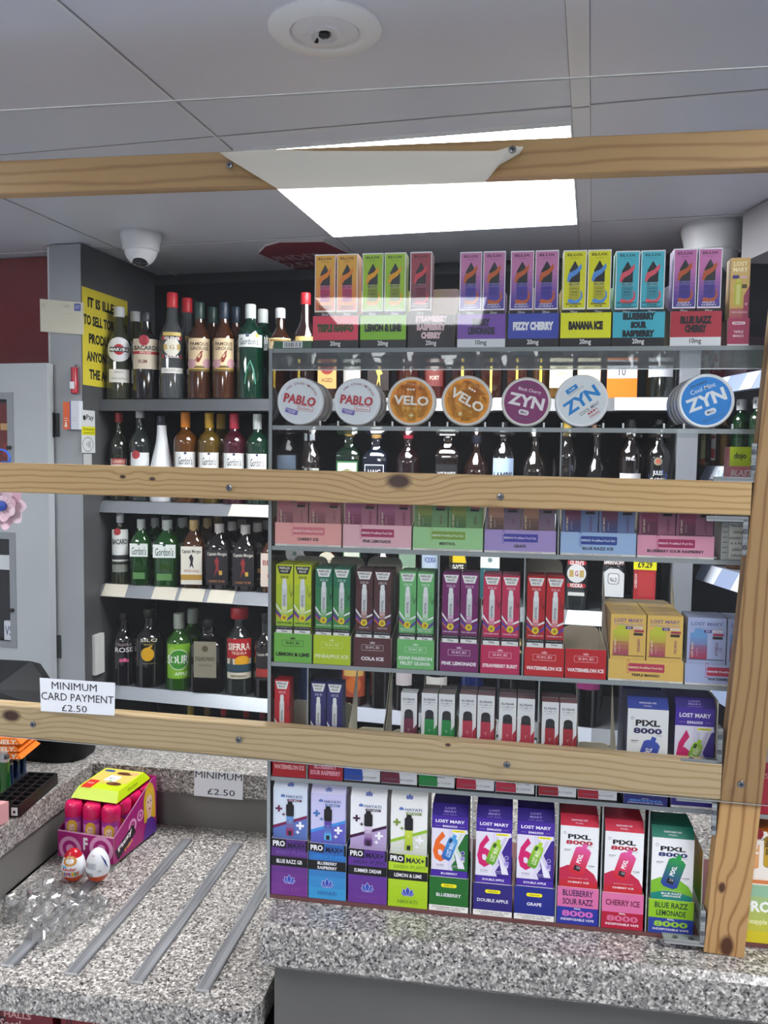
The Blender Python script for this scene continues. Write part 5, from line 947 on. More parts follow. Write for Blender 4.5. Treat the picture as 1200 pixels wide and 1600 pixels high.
SPIRITS = [
 # top shelf
 (188, 169, 209, 480, 0, 'slim', '7d8368', .55, 'c8ccd0', [(.40, .66, 1.8, 'disc', ['dcdde0', ('e', .5, .5, .22, 'b0252e'), ('r', .10, .40, .90, .60, '16161a'), T('MARTINI', .5, .5, .74, .13, 'f2f2f2', 3)]), (.18, .32, 1.6, 'dcdad4', [T('BIANCO', .5, .78, .4, .12, '3a3a3e', 1), T('Martini & Rossi', .5, .3, .7, .16, '5a5a5e', 0)])], 'aperitif bottle with round white label on the top shelf, beside the yellow sign', 2),
 (229, 208, 251, 488, 0, 'std', '2a2426', .3, '2c2e38', [(.34, .68, 1.9, 'cfc2ae', [('e', .45, .95, .19, 'a02a38'), T('BACARDI', .5, .70, .86, .15, '18181c', 3), Rc(0, .49, 1, .585, 'b02a34'), T('SPICED', .5, .54, .4, .06, 'f0e0d0', 1), T('RUM', .4, .25, .3, .12, '6a3a34', 1)])], 'dark spiced rum bottle with beige label on the top shelf', 1),
 (270, 250, 291, 458, 0, 'slim', '9aa0a4', .6, 'c0202c', [(.34, .62, 1.7, None, [Rc(.1, .88, .9, 1, 'c8b060'), ('q', .5, .8, .84, .16, 'b02030', .3), T('GLEN\'S', .5, .80, .66, .1, 'f4ece8', 3), ('e', .5, .5, .36, 'dad6c8'), T('G', .5, .5, .2, .16, 'a8852c', 2), Rc(.14, .60, .3, .42, 'c4a860'), Rc(.7, .60, .86, .42, 'c4a860'), ('q', .5, .2, .84, .16, 'b02030', .3), T('VODKA', .5, .2, .6, .1, 'f4ece8', 3)]), (.24, .29, 1.7, 'd8d6d2', [T('TRIPLE DISTILLED', .5, .5, .7, .4, '6a6a6e', 0)])], 'clear vodka bottle with tall red cap on the top shelf', 2, {'ch': .14}),
 (312, 293, 331, 473, 0, 'std', '6a3a1c', .35, '16332e', [(.33, .62, 1.9, 'cdb894', [T('THE', .16, .82, .14, .05, '4a3426', 1), T('FAMOUS', .5, .80, .8, .13, '3f2c22', 2), T('GROUSE', .5, .64, .8, .12, '3f2c22', 2), ('p', [(.38, .16), (.40, .30), (.34, .20), (.24, .18), (.40, .36), (.50, .44), (.56, .54), (.62, .56), (.67, .53), (.62, .50), (.63, .38), (.56, .25), (.50, .16)], '7a2e22'), ('e', .84, .12, .2, 'b58a92'), ('e', .16, .1, .2, 'b58a92')]), (.28, .34, 1.9, '5a4a1a', [Rc(0, .4, 1, .6, 'b89a4a')])], 'whisky bottle with grouse label on the top shelf, beside the red-capped vodka', 2, {'ch': .17}),
 (350, 332, 368, 473, 0, 'std', '6a3a1c', .35, '14283a', [(.33, .62, 1.9, 'cdb894', [T('THE', .16, .82, .14, .05, '4a3426', 1), T('FAMOUS', .5, .80, .8, .13, '3f2c22', 2), T('GROUSE', .5, .64, .8, .12, '3f2c22', 2), ('p', [(.38, .16), (.40, .30), (.34, .20), (.24, .18), (.40, .36), (.50, .44), (.56, .54), (.62, .56), (.67, .53), (.62, .50), (.63, .38), (.56, .25), (.50, .16)], '7a2e22'), ('e', .84, .12, .2, 'b58a92'), ('e', .16, .1, .2, 'b58a92')]), (.28, .34, 1.9, '5a4a1a', [Rc(0, .4, 1, .6, 'b89a4a')])], 'whisky bottle with grouse label on the top shelf, beside the tall green gin', 2, {'ch': .17}),
 (391, 371, 413, 476, 0, 'high', '0f4a34', .3, 'c6cccb', [(.54, .67, 2.0, 'c9cfce', [T('Gordon\'s', .45, .45, .7, .55, '16303a', 1), ('q', .4, .95, .13, .14, '3a4658', .1), ('e', .75, .92, .07, 'd8b040')]), (.12, .46, 1.5, None, [('p', [(.2, .1), (.3, .55), (.5, .85), (.5, .78), (.36, .5), (.27, .1)], '2c7058'), ('p', [(.8, .1), (.7, .55), (.5, .85), (.5, .78), (.64, .5), (.73, .1)], '2c7058')])], 'tall green gin bottle with silver cap on the top shelf', 2, {'ch': .15}),
 (437, 417, 457, 482, 0, 'std', '54301c', .4, 'b8bcc0', [(.30, .66, 1.9, 'cbb98f', [Rc(.05, .9, .95, .96, '8a6a28'), T('BELL\'S', .5, .72, .6, .12, '3c2a1c', 2), ('e', .5, .42, .3, 'd8c8a0'), T('C', .5, .42, .2, .2, '6a4a2a', 1)])], 'amber whisky bottle with cream label, half hidden by the end panel', 1),
 (476, 456, 496, 458, 0, 'slim', '3a2020', .3, 'b0202a', [(.30, .58, 1.7, 'b8a060', [T('SELECT', .5, .7, .7, .14, '6a3420', 1), ('e', .5, .35, .3, '8a2a24')])], 'dark bottle with red cap on the top shelf, over the green barcode carton', 1),
 (513, 497, 530, 470, 0, 'square', '3c1c14', .25, '17181a', [(.10, .44, .9, 'b08850', [('e', .5, .62, .36, '7a2c22'), T('AGED', .5, .25, .6, .12, '3a2416', 1)])], 'dark square whisky bottle with gold label behind the brush-lettered cans', 1),
 (549, 532, 566, 470, 0, 'high', '6a5a50', .4, '1a1a1a', [(.1, .5, 1.8, 'a9a6a0', [T('RESERVE', .5, .7, .7, .1, '4a4a4a', 1)])], 'bottle with grey label on the top shelf behind the white cans', 1),
 (592, 573, 611, 470, 0, 'square', '26140f', .2, '101010', [(.08, .42, .9, '1b1210', [('p', [(.42, .1), (.5, .4), (.38, .62), (.5, .6), (.56, .82), (.62, .62), (.72, .5), (.58, .45), (.62, .1), (.54, .3)], 'd0a94a')])], 'black square whisky bottle with gold striding figure on its label', 1),
 (636, 617, 655, 470, 0, 'std', '4a1c14', .3, '2a1010', [], 'plain dark red-brown bottle on the top shelf behind the orange cans', 1),
 (677, 658, 696, 470, 0, 'std', '571d16', .3, '2a1010', [(.12, .46, 1.6, '5a2420', [('e', .5, .6, .24, 'c0b0a8'), T('PORT', .5, .25, .5, .12, 'c0a898', 1)])], 'dark red bottle with crest label behind the orange cans', 1),
 (722, 703, 741, 470, 0, 'square', '3a1a14', .3, '2a1a10', [(.05, .7, .12, 'c9a83c', [])], 'dark square bottle with one gold stripe behind the tilted orange can', 1),
 (766, 748, 784, 470, 0, 'square', '4a2418', .3, '2a1a10', [(.05, .72, .10, 'd8bc4c', [])], 'brown square bottle with a gold stripe, beside the plum can', 1),
 (806, 789, 824, 470, 0, 'square', '5a2c1c', .35, '2a1a10', [(.05, .72, .10, 'd2b244', [])], 'reddish square bottle with a gold stripe behind the plum can', 1),
 (842, 826, 853, 470, 0, 'std', '6a4420', .4, '2a1a10', [(.1, .6, .3, 'e0c030', [])], 'amber bottle with yellow stripe beside the honey whiskey bottles', 1),
 (874, 854, 895, 470, 0, 'square', 'a87c38', .4, '17171a', [(.10, .66, .92, 'd9cfae', [T('Tennessee', .5, .74, .66, .07, '3a3228', 1), T('HONEY', .5, .63, .56, .08, '3a3228', 2), Rc(.1, .5, .9, .51, '6a5a40'), T('WHISKEY', .5, .36, .5, .05, '6a5a40', 0), T('LIQUEUR', .5, .26, .4, .05, '6a5a40', 0)])], 'honey whiskey bottle with cream label, beside the amber bottle', 1),
 (917, 897, 938, 470, 0, 'square', 'a87c38', .4, '17171a', [(.10, .66, .92, 'd9cfae', [T('Tennessee', .5, .74, .66, .07, '3a3228', 1), T('HONEY', .5, .63, .56, .08, '3a3228', 2), Rc(.1, .5, .9, .51, '6a5a40'), T('WHISKEY', .5, .36, .5, .05, '6a5a40', 0)])], 'honey whiskey bottle with cream label, beside the orange carton', 1),
 (968, 943, 993, 548, 0, 'box', 'e87a1e', None, None, [(.40, .68, .98, 'd6d4de', [T('10', .5, .5, .24, .6, '2a2a36', 1)])], 'bright orange bottle carton with a white band lettered 10', 1),
 (1028, 1004, 1053, 470, 0, 'std', '22281f', .25, '17171a', [(.21, .62, 1.9, 'c7c9d0', [T('BLENDED', .5, .62, .7, .1, '4a4a52', 1), Rc(.1, .45, .9, .455, '7a7a82'), Rc(.1, .35, .8, .355, '7a7a82'), Rc(.1, .25, .9, .255, '7a7a82')])], 'dark bottle with pale grey label beside the shelving upright', 1),
 # second shelf
 (186, 172, 200, 645, 1, 'std', '35402f', .4, '8c1c22', [(.06, .48, 1.9, 'd9d6cc', [Rc(.08, .84, .92, 1, 'a83a32'), T('LUXARDO', .5, .92, .7, .09, 'f0e4d8', 1), T('SAMBUCA', .5, .66, .9, .16, '2a2a2c', 2), ('q', .5, .3, .36, .3, '8a867c', .1)])], 'clear liqueur bottle with cream label and red cap on the second shelf', 1),
 (219, 204, 236, 637, 1, 'std', '46524c', .45, 'b8bcbe', [(.06, .52, 1.9, 'dfe2e2', [('e', .3, .95, .21, 'a8323a'), T('BACARDI', .5, .62, .9, .16, '22262c', 2), T('CARTA BLANCA', .5, .44, .6, .06, '4a4e54', 0), Rc(.2, .12, .8, .22, '5a5e66')])], 'white rum bottle with red bat roundel on the second shelf', 1),
 (253, 235, 272, 650, 1, 'cone', 'e6e9ec', None, '1a2030', [(.10, .44, 2.0, None, [T('MALIBU', .5, .72, .86, .24, '23252c', 2), ('e', .42, .28, .16, 'e8a030'), ('p', [(.3, 0), (.72, 0), (.5, .2)], 'b8402c'), ('p', [(.36, .30), (.2, .44), (.38, .40), (.46, .52), (.48, .38), (.62, .46), (.5, .32)], '2a3a24')])], 'white conical rum bottle with palm tree picture', 1),
 (290, 272, 308, 644, 1, 'high', 'b06a18', .5, 'd8821c', gord('d89a30', '8a4a12'), 'orange gin bottle with white script label', 1, {'ch': .17}),
 (327, 310, 345, 645, 1, 'high', 'a8841c', .5, 'b8901c', gord('c8b030', '6a5410'), 'yellow gin bottle with white script label', 2, {'ch': .17}),
 (366, 347, 384, 646, 1, 'high', '7a1f3a', .5, 'b82c44', gord('c02850', '7a1830'), 'pinkish red gin bottle with white script label', 1, {'ch': .17}),
 (402, 385, 420, 647, 1, 'high', '1c5a3c', .45, 'cfd6d4', gord('2a6a4a', '1a4a34'), 'green gin bottle with white script label on the second shelf', 1, {'ch': .17}),
 (447, 428, 467, 672, 1, 'std', '3a2226', .3, '1a1a1a', [(.10, .55, 1.9, 'c88a90', [T('LAMB\'S', .5, .6, .8, .2, '8a5a64', 2)])], 'dark rum bottle with rose pink label by the clear end panel', 1),
 (485, 468, 508, 676, 1, 'flask', '2a2422', .3, 'b8bcc0', [(.15, .52, .9, 'a9aca2', [T('GENTLEMAN', .5, .66, .86, .2, '2c2c2a', 2), T('JACK', .5, .36, .44, .18, '2c2c2a', 2)])], 'squat whiskey bottle with silver-grey label on the second shelf', 1),
 (546, 526, 566, 668, 1, 'square', '12301e', .2, 'a8853c', [(.06, .58, .86, '2f6a3c', [Rc(.06, .04, .94, .96, 'd8dccb'), ('e', .5, .62, .36, '1e4a2c'), ('p', [(.5, .5), (.40, .62), (.30, .78), (.36, .66), (.42, .82), (.46, .66), (.5, .7), (.54, .66), (.58, .82), (.64, .66), (.70, .78), (.60, .62)], 'd2c890'), Rc(.02, 0, .98, .22, 'c8481e'), T('Herb Liqueur', .5, .11, .7, .12, '3a1a10', 2)])], 'square green herbal liqueur bottle with stag label', 1),
 (588, 568, 609, 672, 1, 'square', '1c2438', .2, 'b08a4c', [(.16, .58, .86, None, [Rc(.06, .05, .94, .95, 'cfd2d6'), Rc(.09, .08, .91, .92, '141a2a'), T('HAIG', .5, .72, .56, .16, 'e6e8ea', 2), T('CLUB', .5, .34, .56, .16, 'e6e8ea', 2)]), (.08, .14, .7, None, [T('CLUBMAN', .5, .5, .8, .5, 'b8bcc4', 1)])], 'navy square whisky bottle with white framed lettering', 1),
 (638, 618, 660, 672, 1, 'std', '2c1414', .25, '9c1c34', [(.10, .44, 1.8, 'disc', ['7a1c20', ('e', .5, .5, .44, 'ddd6c6'), T('EKL', .5, .5, .4, .14, '4a443c', 2)])], 'dark bottle with round cream label and crimson cap', 1),
 (700, 680, 721, 665, 1, 'square', '221510', .25, '121214', [(.08, .54, .86, '17181b', [T('JACK DANIEL\'S', .5, .74, .84, .16, 'd8dadc', 2), ('e', .5, .40, .36, 'a8aaac'), ('e', .5, .40, .33, '1a1b1e'), T('No.7', .5, .4, .3, .1, 'd8dadc', 1)])], 'square whiskey bottle with black and white label on the second shelf', 1),
 (745, 723, 767, 672, 1, 'squat', '3a1d10', .35, '1a1c2c', [(.20, .34, 1.5, None, [T('MARTELL', .5, .5, .9, .5, '8a96c8', 2)])], 'brown cognac bottle with blue lettering', 1, {'ch': .16}),
 (787, 767, 808, 660, 1, 'std', '1a1416', .2, '151518', [(.10, .60, 1.9, 'a9bedb', [T('LAMB\'S', .5, .6, .86, .2, '1c2434', 3), Rc(.1, .37, .9, .43, 'b8503c'), ('p', [(.2, .12), (.4, .26), (.6, .22), (.85, .14), (.6, .08)], 'b86a50')])], 'dark rum bottle with pale blue label, beside the monkey-lettered bottle', 1),
 (836, 813, 860, 668, 1, 'squat', '241a14', .25, '1a1a1c', [(.04, .26, 1.9, 'c2a064', [T('MONKEY', .5, .68, .72, .26, '2a2016', 2), T('SHOULDER', .5, .3, .8, .2, '2a2016', 1)])], 'dark whisky bottle with gold-brown label lettered MONKEY', 1),
 (886, 872, 907, 640, 1, 'slim', '1e1a18', .25, 'c2a23c', [(.0, .28, 1.9, 'cfcfc6', [T('Wine', .5, .8, .6, .12, '6a6a60', 0)])], 'wine bottle with gold foil neck beside the clear divider', 1, {'ch': .42, 'cr': .42}),
 (932, 910, 958, 664, 1, 'round', '14110f', .2, '8a6a50', [(.05, .18, 1.5, 'c8c8cc', [])], 'round-bellied black bottle on the second shelf', 1),
 (986, 966, 1008, 655, 1, 'std', '241812', .25, '121214', [(.08, .44, 1.9, 'd4d2d2', [T('SOUTHERN', .5, .66, .86, .2, '22222a', 2), T('COMFORT', .5, .36, .86, .2, '22222a', 2), Rc(0, 0, 1, .1, 'b04a4a')]), (.56, .62, 1.2, None, [T('FINE.', .5, .5, .6, .6, 'e8e8ea', 2)])], 'dark bottle with plain white label in bold capitals', 1),
 (1029, 1009, 1050, 655, 1, 'std', '17130f', .2, '161618', [(.30, .66, 1.7, None, [('p', [(.04, .02), (.96, .02), (1, .4), (.72, .52), (.28, .52), (0, .4)], '26468e'), T('JULES', .5, .40, .46, .16, 'dfe4ee', 2), T('CLAIRON', .5, .2, .76, .16, 'dfe4ee', 2), ('e', .5, .74, .2, '8a8a78'), ('e', .5, .74, .12, 'b8604a')])], 'dark brandy bottle with blue scroll label beside the upright', 1),
 # third shelf
 (187, 173, 201, 793, 2, 'std', '56603f', .45, 'c6cacc', [(.30, .72, 1.9, 'dde0de', [('e', .35, .93, .20, 'a8323a'), T('BACARDI', .5, .62, .9, .17, '22262c', 3), Rc(.0, .06, 1, .2, '2a2c30')]), (.16, .26, 1.9, '8a8e86', [])], 'white rum bottle with pale cap on the third shelf', 1, {'ch': .2}),
 (220, 206, 238, 811, 2, 'flask', '1f7a1c', .4, 'c2c8c6', [(.44, .64, .9, 'dfe6e2', [T('Gordon\'s', .5, .45, .8, .6, '1a3a34', 1), ('q', .5, .95, .12, .1, '28443c', .1)]), (.10, .2, .6, '5a8a50', [])], 'small green gin bottle on the third shelf beside the white rum', 3, {'ch': .16, 'cr': .42}),
 (261, 241, 282, 812, 2, 'flask', '1f7a1c', .4, 'c2c8c6', [(.44, .64, .9, 'dfe6e2', [T('Gordon\'s', .5, .45, .8, .6, '1a3a34', 1), ('q', .5, .95, .12, .1, '28443c', .1)]), (.10, .2, .6, '5a8a50', [])], 'small green gin bottle on the third shelf beside the spiced gold rum', 3, {'ch': .16, 'cr': .42}),
 (303, 284, 321, 812, 2, 'flask', '7a4414', .4, 'c4a870', [(.06, .62, .94, 'dcd9cc', [T('Captain Morgan', .5, .86, .9, .12, '2a2a30', 2), ('p', [(.4, .42), (.46, .6), (.38, .72), (.5, .8), (.6, .7), (.56, .55), (.62, .42), (.5, .5)], '2a2430'), T('SPICED GOLD', .5, .36, .7, .06, 'a8503c', 1), Rc(0, .12, 1, .26, 'b08a3c')])], 'small amber rum bottle with white captain label', 3, {'ch': .16, 'cr': .42}),
 (343, 324, 362, 818, 2, 'flask', '1a0f0c', .2, 'cfcac4', [(.08, .62, .94, '1d1a20', [T('Captain Morgan', .5, .86, .9, .12, 'd2cdc2', 2), ('p', [(.36, .22), (.46, .5), (.38, .66), (.5, .8), (.6, .66), (.56, .5), (.66, .22), (.52, .42)], '8a2a2c'), Rc(.6, .28, .74, .4, 'c8a040'), T('DARK RUM', .5, .1, .7, .07, 'b07a4c', 1)])], 'small dark rum bottle with black captain label, next to the gold one', 3, {'ch': .14, 'cr': .42}),
 (384, 366, 405, 820, 2, 'flask', '1a0f0c', .2, 'cfcac4', [(.08, .62, .94, '1d1a20', [T('Captain Morgan', .5, .86, .9, .12, 'd2cdc2', 2), ('p', [(.36, .22), (.46, .5), (.38, .66), (.5, .8), (.6, .66), (.56, .5), (.66, .22), (.52, .42)], '8a2a2c'), Rc(.6, .28, .74, .4, 'c8a040'), T('DARK RUM', .5, .1, .7, .07, 'b07a4c', 1)])], 'small dark rum bottle with black captain label, next to the pale-labelled whisky', 3, {'ch': .14, 'cr': .42}),
 (429, 408, 448, 825, 2, 'flask', '8a4a1c', .4, '2a1a18', [(.10, .62, .94, 'd9c9bc', [T('BELL\'S', .5, .72, .8, .16, '8a3a34', 2), ('e', .5, .32, .2, 'c05a4c')])], 'small amber whisky bottle with pinkish white label by the end panel', 2),
 (473, 452, 494, 846, 2, 'flask', '6a3a1c', .4, '3a2018', [(.20, .86, .9, None, [('e', .5, .7, .44, 'd8d2bc', .28), T('GROUSE', .5, .7, .6, .1, '5a3a28', 1)])], 'small whisky bottle with round cream label behind the lemon cartons', 1),
 (515, 495, 535, 848, 2, 'flask', '6a3a1c', .4, '3a2018', [(.20, .86, .9, None, [('e', .5, .7, .44, 'd8d2bc', .28), T('GROUSE', .5, .7, .6, .1, '5a3a28', 1)])], 'small whisky bottle with round cream label behind the pineapple cartons', 1),
 (554, 538, 571, 838, 2, 'square', '12301e', .2, 'a8853c', [(.06, .80, .86, '2f6a3c', [Rc(.06, .04, .94, .96, 'd8dccb'), ('e', .5, .62, .36, '1e4a2c'), ('p', [(.5, .5), (.40, .62), (.30, .74), (.42, .74), (.5, .66), (.58, .74), (.70, .74), (.60, .62)], 'd2c890')])], 'small square herbal liqueur bottle behind the brown cola cartons', 1),
 (600, 580, 620, 846, 2, 'flask', '1b1416', .25, '201a1a', [], 'small plain dark bottle behind the cola ice cartons', 1),
 (641, 625, 657, 846, 2, 'square', '3a2a1c', .3, '121214', [(.15, .80, .86, '7f9c84', [T('Jack Daniel\'s', .5, .6, .8, .16, 'dfe6da', 2), Rc(.1, .42, .9, .44, 'dfe6da')])], 'square bottle with sage green label behind the kiwi cartons', 1),
 (675, 659, 691, 828, 2, 'std', 'b4c4d0', .6, 'b8bcc4', [(.15, .82, 1.9, 'b6c8da', [T('ABSOLUT', .5, .82, .9, .13, '2a3c8a', 3), T('VODKA', .5, .66, .66, .12, '2a3c8a', 3)])], 'clear vodka bottle with blue capitals behind the kiwi cartons', 1),
 (718, 698, 737, 845, 2, 'flask', '1a1614', .2, '17171a', [(.16, .86, .94, '17171a', [('p', [(.02, .72), (.1, .88), (.3, .96), (.7, .96), (.9, .88), (.98, .72)], 'e0c418'), T('WHYTE', .5, .60, .7, .15, 'e8e6dc', 2), T('& MACKAY', .5, .4, .7, .12, 'e8e6dc', 1)])], 'black whisky bottle with yellow arched label behind the purple cartons', 1),
 (771, 753, 790, 845, 2, 'square', '4a1c14', .3, '2a1a18', [(.10, .84, .86, '1f5860', [Rc(0, .66, 1, 1, 'e2e4e0'), ('e', .5, .83, .12, '6a8a88'), T('THREE', .5, .54, .6, .13, 'd8e0dc', 2), T('BARRELS', .5, .38, .6, .13, 'd8e0dc', 2)])], 'brandy bottle with white and teal label behind the strawberry cartons', 1),
 (845, 826, 865, 850, 2, 'flask', '8a4a20', .4, 'b86a3c', [(.2, .7, .9, 'c89a6c', [])], 'amber bottle with tan label behind the red watermelon tray', 1),
 (907, 887, 928, 845, 2, 'flask', '7c8488', .6, 'c0202c', [(.18, .80, .94, None, [Rc(.22, .92, .78, 1, 'd8d424'), ('q', .5, .83, .86, .20, 'a82834', .3), T('GLEN\'S', .5, .83, .66, .1, 'f4ece8', 3), ('e', .5, .58, .44, 'd8dadb'), T('G', .5, .58, .16, .13, 'a03038', 2), Rc(.16, .5, .36, .66, 'b8a05c'), Rc(.64, .5, .84, .66, 'b8a05c'), ('q', .5, .30, .86, .20, 'a82834', .3), T('VODKA', .5, .30, .6, .1, 'f4ece8', 3), Rc(.12, .06, .88, .14, 'd8d8d6')])], 'small clear vodka bottle with red and white shield label', 1),
 (965, 943, 987, 845, 2, 'flask', '6e7478', .6, 'c0202c', [(.16, .80, .94, None, [('q', .5, .86, .94, .26, '4a2420', .2), T('SMIRNOFF', .5, .86, .86, .09, 'f0ecea', 3), ('p', [(.04, .1), (.04, .62), (.3, .72), (.7, .72), (.96, .62), (.96, .1)], 'd9dcde'), ('q', .5, .5, .5, .5, '5a5e64', .25), ('q', .5, .5, .44, .44, 'e4e6e8', .25), T('No.21', .5, .48, .3, .1, '2a2a2e', 2)])], 'small clear vodka bottle with white crest label', 1),
 (1014, 992, 1036, 848, 2, 'flask', '565c60', .5, 'b02028', [(.16, .78, .9, 'a82830', [T('CHEKOV', .1, .5, .7, .12, 'e8dcd8', 2)[:7]+(2, 90), Rc(.22, .16, .9, .7, 'b83a3c'), Rc(-.05, -.08, 1, 0, 'c8cad0'), Rc(-.02, .76, 1.02, 1.0, 'e4e21c'), T('\u00a39.29', .5, .88, .66, .15, '1c1c14', 3)])], 'small clear bottle with red label and yellow price tag', 1),
 # fourth shelf
 (192, 174, 209, 958, 3, 'std', '17131a', .2, '1a1416', [(.40, .62, 1.9, None, [T('TEQUILA', .5, .82, .74, .2, 'a89aa0', 1), T('ROSE', .5, .5, .84, .32, 'd8d2d4', 2)]), (.30, .42, 1.2, None, [('e', .3, .5, .13, 'd05a86'), ('e', .55, .55, .14, 'd86a92'), ('e', .75, .45, .11, 'c04a78')])], 'black liqueur bottle with silver lettering and pink roses', 1),
 (232, 210, 255, 952, 3, 'std', '14150f', .2, '18180f', [(.30, .66, 1.9, None, [T('SILQ', .5, .90, .6, .14, 'ded8c0', 2), T('MANGO', .5, .76, .34, .06, 'b89a3c', 1), ('e', .45, .40, .23, 'd8a41c', .25), ('p', [(.4, .62), (.6, .74), (.62, .66), (.48, .6)], 'c8a030'), T('CREAM LIQUEUR', .5, .06, .5, .05, 'a89a70', 0)])], 'black liqueur bottle with a yellow mango picture', 1),
 (279, 259, 299, 958, 3, 'std', '4a9a1c', .45, 'a8b0a4', [(.16, .62, 2.0, None, [Rc(0, 0, 1, 1, '7fb82a'), ('e', .2, .8, .16, '9cc84a'), ('e', .5, .55, .4, 'e0ecd8'), ('e', .5, .55, .37, '3f8f2c'), T('SOUR', .45, .55, .86, .26, 'f0f6ea', 3), T('APPLE', .6, .14, .5, .1, 'e8f4d8', 2)])], 'bright green sour apple liqueur bottle', 2, {'ch': .2, 'cr': .42}),
 (327, 303, 352, 966, 3, 'square', '17110f', .2, '161412', [(.22, .72, .72, '8f8a76', [('e', .5, .8, .14, '5a523c'), T('DISARONNO', .5, .52, .86, .12, '3a3424', 2), T('ORIGINALE', .5, .34, .6, .06, '5a523c', 0)])], 'square dark almond liqueur bottle with grey-gold label', 1),
 (375, 352, 397, 948, 3, 'std', '4a524c', .4, 'b01824', [(.20, .66, 1.9, 'ddd6c0', [Rc(0, .5, 1, 1, 'b81c22'), T('SIERRA', .5, .80, .86, .18, 'f2ecdc', 3), T('TEQUILA', .5, .64, .56, .08, 'f2e4c8', 1), ('e', .62, .44, .28, 'e8a81c', .14), Rc(0, .16, 1, .36, '2c4a58'), ('p', [(.1, .16), (.16, .5), (.26, .5), (.3, .16)], '5a5a50'), T('REPOSADO', .5, .07, .6, .06, '4a4438', 1)])], 'clear tequila bottle with red sunset label and red hat cap', 1, {'cr': .62, 'ch': .13}),
 (416, 399, 434, 958, 3, 'std', '17100e', .2, '1a1a1c', [(.22, .60, 1.9, '2a2426', [T('Captain Morgan', .5, .8, .9, .12, 'c8c4bc', 2), Rc(0, .1, 1, .36, 'a83a34')])], 'tall dark rum bottle with red-banded label by the end panel', 1),
 (452, 432, 472, 975, 3, 'std', '5a2420', .35, '2a1a18', [(.16, .60, 1.9, 'b8a8a4', [])], 'reddish bottle with grey label seen over the single red pod carton', 1),
 (487, 470, 506, 975, 3, 'std', '1c4a2c', .3, '2a3a2a', [], 'dark green bottle seen behind the navy cartons', 1),
 (557, 535, 580, 975, 3, 'std', '4a1c16', .3, '2a1a18', [(.12, .55, 1.9, 'a8482c', [Rc(.1, .6, .9, .9, 'd8b060'), ('e', .5, .35, .3, 'c86a2c')])], 'dark bottle with orange and gold label behind the empty card tray', 1),
 (600, 583, 620, 975, 3, 'std', '1a1614', .2, '1a1614', [], 'black bottle behind the pointed cream card sides', 1),
 (637, 622, 655, 975, 3, 'std', '2a1c20', .3, '1a1614', [(.30, .6, 1.8, 'cfc6c8', [])], 'dark bottle with white upper label behind the first white pod carton', 1),
 (689, 670, 712, 975, 3, 'squat', '2a2218', .3, 'c8b070', [(.20, .42, 1.9, 'd9d8d2', [])], 'bottle with broad white collar label behind the green pod cartons', 1),
 (745, 726, 766, 975, 3, 'std', '1c3aa0', .35, '1c2a5c', [], 'deep blue bottle behind the rose-red pod cartons', 1),
 (800, 780, 822, 975, 3, 'std', '17181c', .2, '17181c', [], 'black bottle behind the cherry red pod cartons', 1),
 (930, 905, 956, 985, 3, 'std', '17181a', .2, 'e0c81c', [(.40, .62, 1.8, '8a2a68', [Rc(0, .7, 1, 1, 'e0c81c')])], 'black bottle with magenta and yellow label behind the empty white tray', 1),
]
for s in SPIRITS: place(s)
# lowest shelf: only the tops show under the fourth shelf
for k, (px, yt, cap, what) in enumerate(((190, 1116, '8a8070', 'taupe'), (215, 1120, '3a3428', 'dark brown'), (297, 1102, 'a8902c', 'mustard yellow'), (324, 1100, '6a5420', 'dull gold'), (350, 1100, 'b01c28', 'bright red'), (386, 1103, 'a01c26', 'deep red'), (412, 1106, '7a141c', 'maroon'))):
    place((px, px-12, px+12, yt, 4, 'std', '1c1816', .2, cap, [], f'dark bottle with {what} cap on the lowest shelf, above the bottom rail', 1, {'dep': .03}))
# dusty bottles on the corner unit
def wplace(px, Zd, k, half, hgt, kind, g, al, cap, labs, label, **kw):
    d = ray(px, 800); q0 = WA+wn*(.03+half); P = E0+d*((q0-E0).dot(wn)/d.dot(wn)); s = (P-WA).dot(wd); q = WA+wd*s+wn*(.03+half)
    t = bottle(kind, hgt, half, glass(g, al), cap, labs, kw.get('ch', .14), kw.get('cr', .4)); t.location = (q.x, q.y, WZ[k]+.0006); t.rotation_euler = (0, 0, math.atan2(wn.y, wn.x)-pi/2+.5)
    tag(t, label, 'bottle', 'bottles on the corner unit'); return t
cid = [(.02, .9, 1.2, 'd8d49a', [Rc(0, 0, 1, .12, 'c05a34'), Rc(.2, .5, .8, .8, 'a8b070')])]
wplace(1082, 2.30, 1, .0115, .15, 'slim', 'a07a24', .5, 'c8a838', cid, 'slim amber bottle with pale yellow label on the corner unit, nearest the upright')
wplace(1098, 2.24, 1, .0115, .15, 'slim', 'a07a24', .5, 'c8a838', cid, 'slim amber bottle with pale yellow label on the corner unit, second from the upright')
wplace(1114, 2.18, 1, .0115, .15, 'slim', '9a7420', .5, 'c8a838', [(.1, .9, 1.2, 'e0dcd8', [T('ORIGINAL', .5, .8, .8, .1, '2a2a2a', 1), ('e', .5, .5, .3, 'c0384a'), Rc(.1, .05, .9, .25, 'c03a4a')])], 'slim amber bottle with white and red label on the corner unit')
wplace(1128, 2.12, 1, .0115, .15, 'slim', 'b08428', .5, 'c8a838', [], 'plain amber bottle on the corner unit, fourth from the upright')
pri = [(.85, .99, 2.0, 'd2d4d8', [T('\u00a36.49', .5, .5, .62, .6, '1c1c20', 3)])]
wplace(1152, 2.02, 1, .0195, .165, 'high', '1c5a2a', .45, 'c8ccd0', [(.86, .99, 1.1, None, [T('\u00a36.49', .5, .5, .62, .5, '1c1c20', 3)])], 'green bottle with white price-marked cap beside the blue can stack', ch=.16, cr=.62)
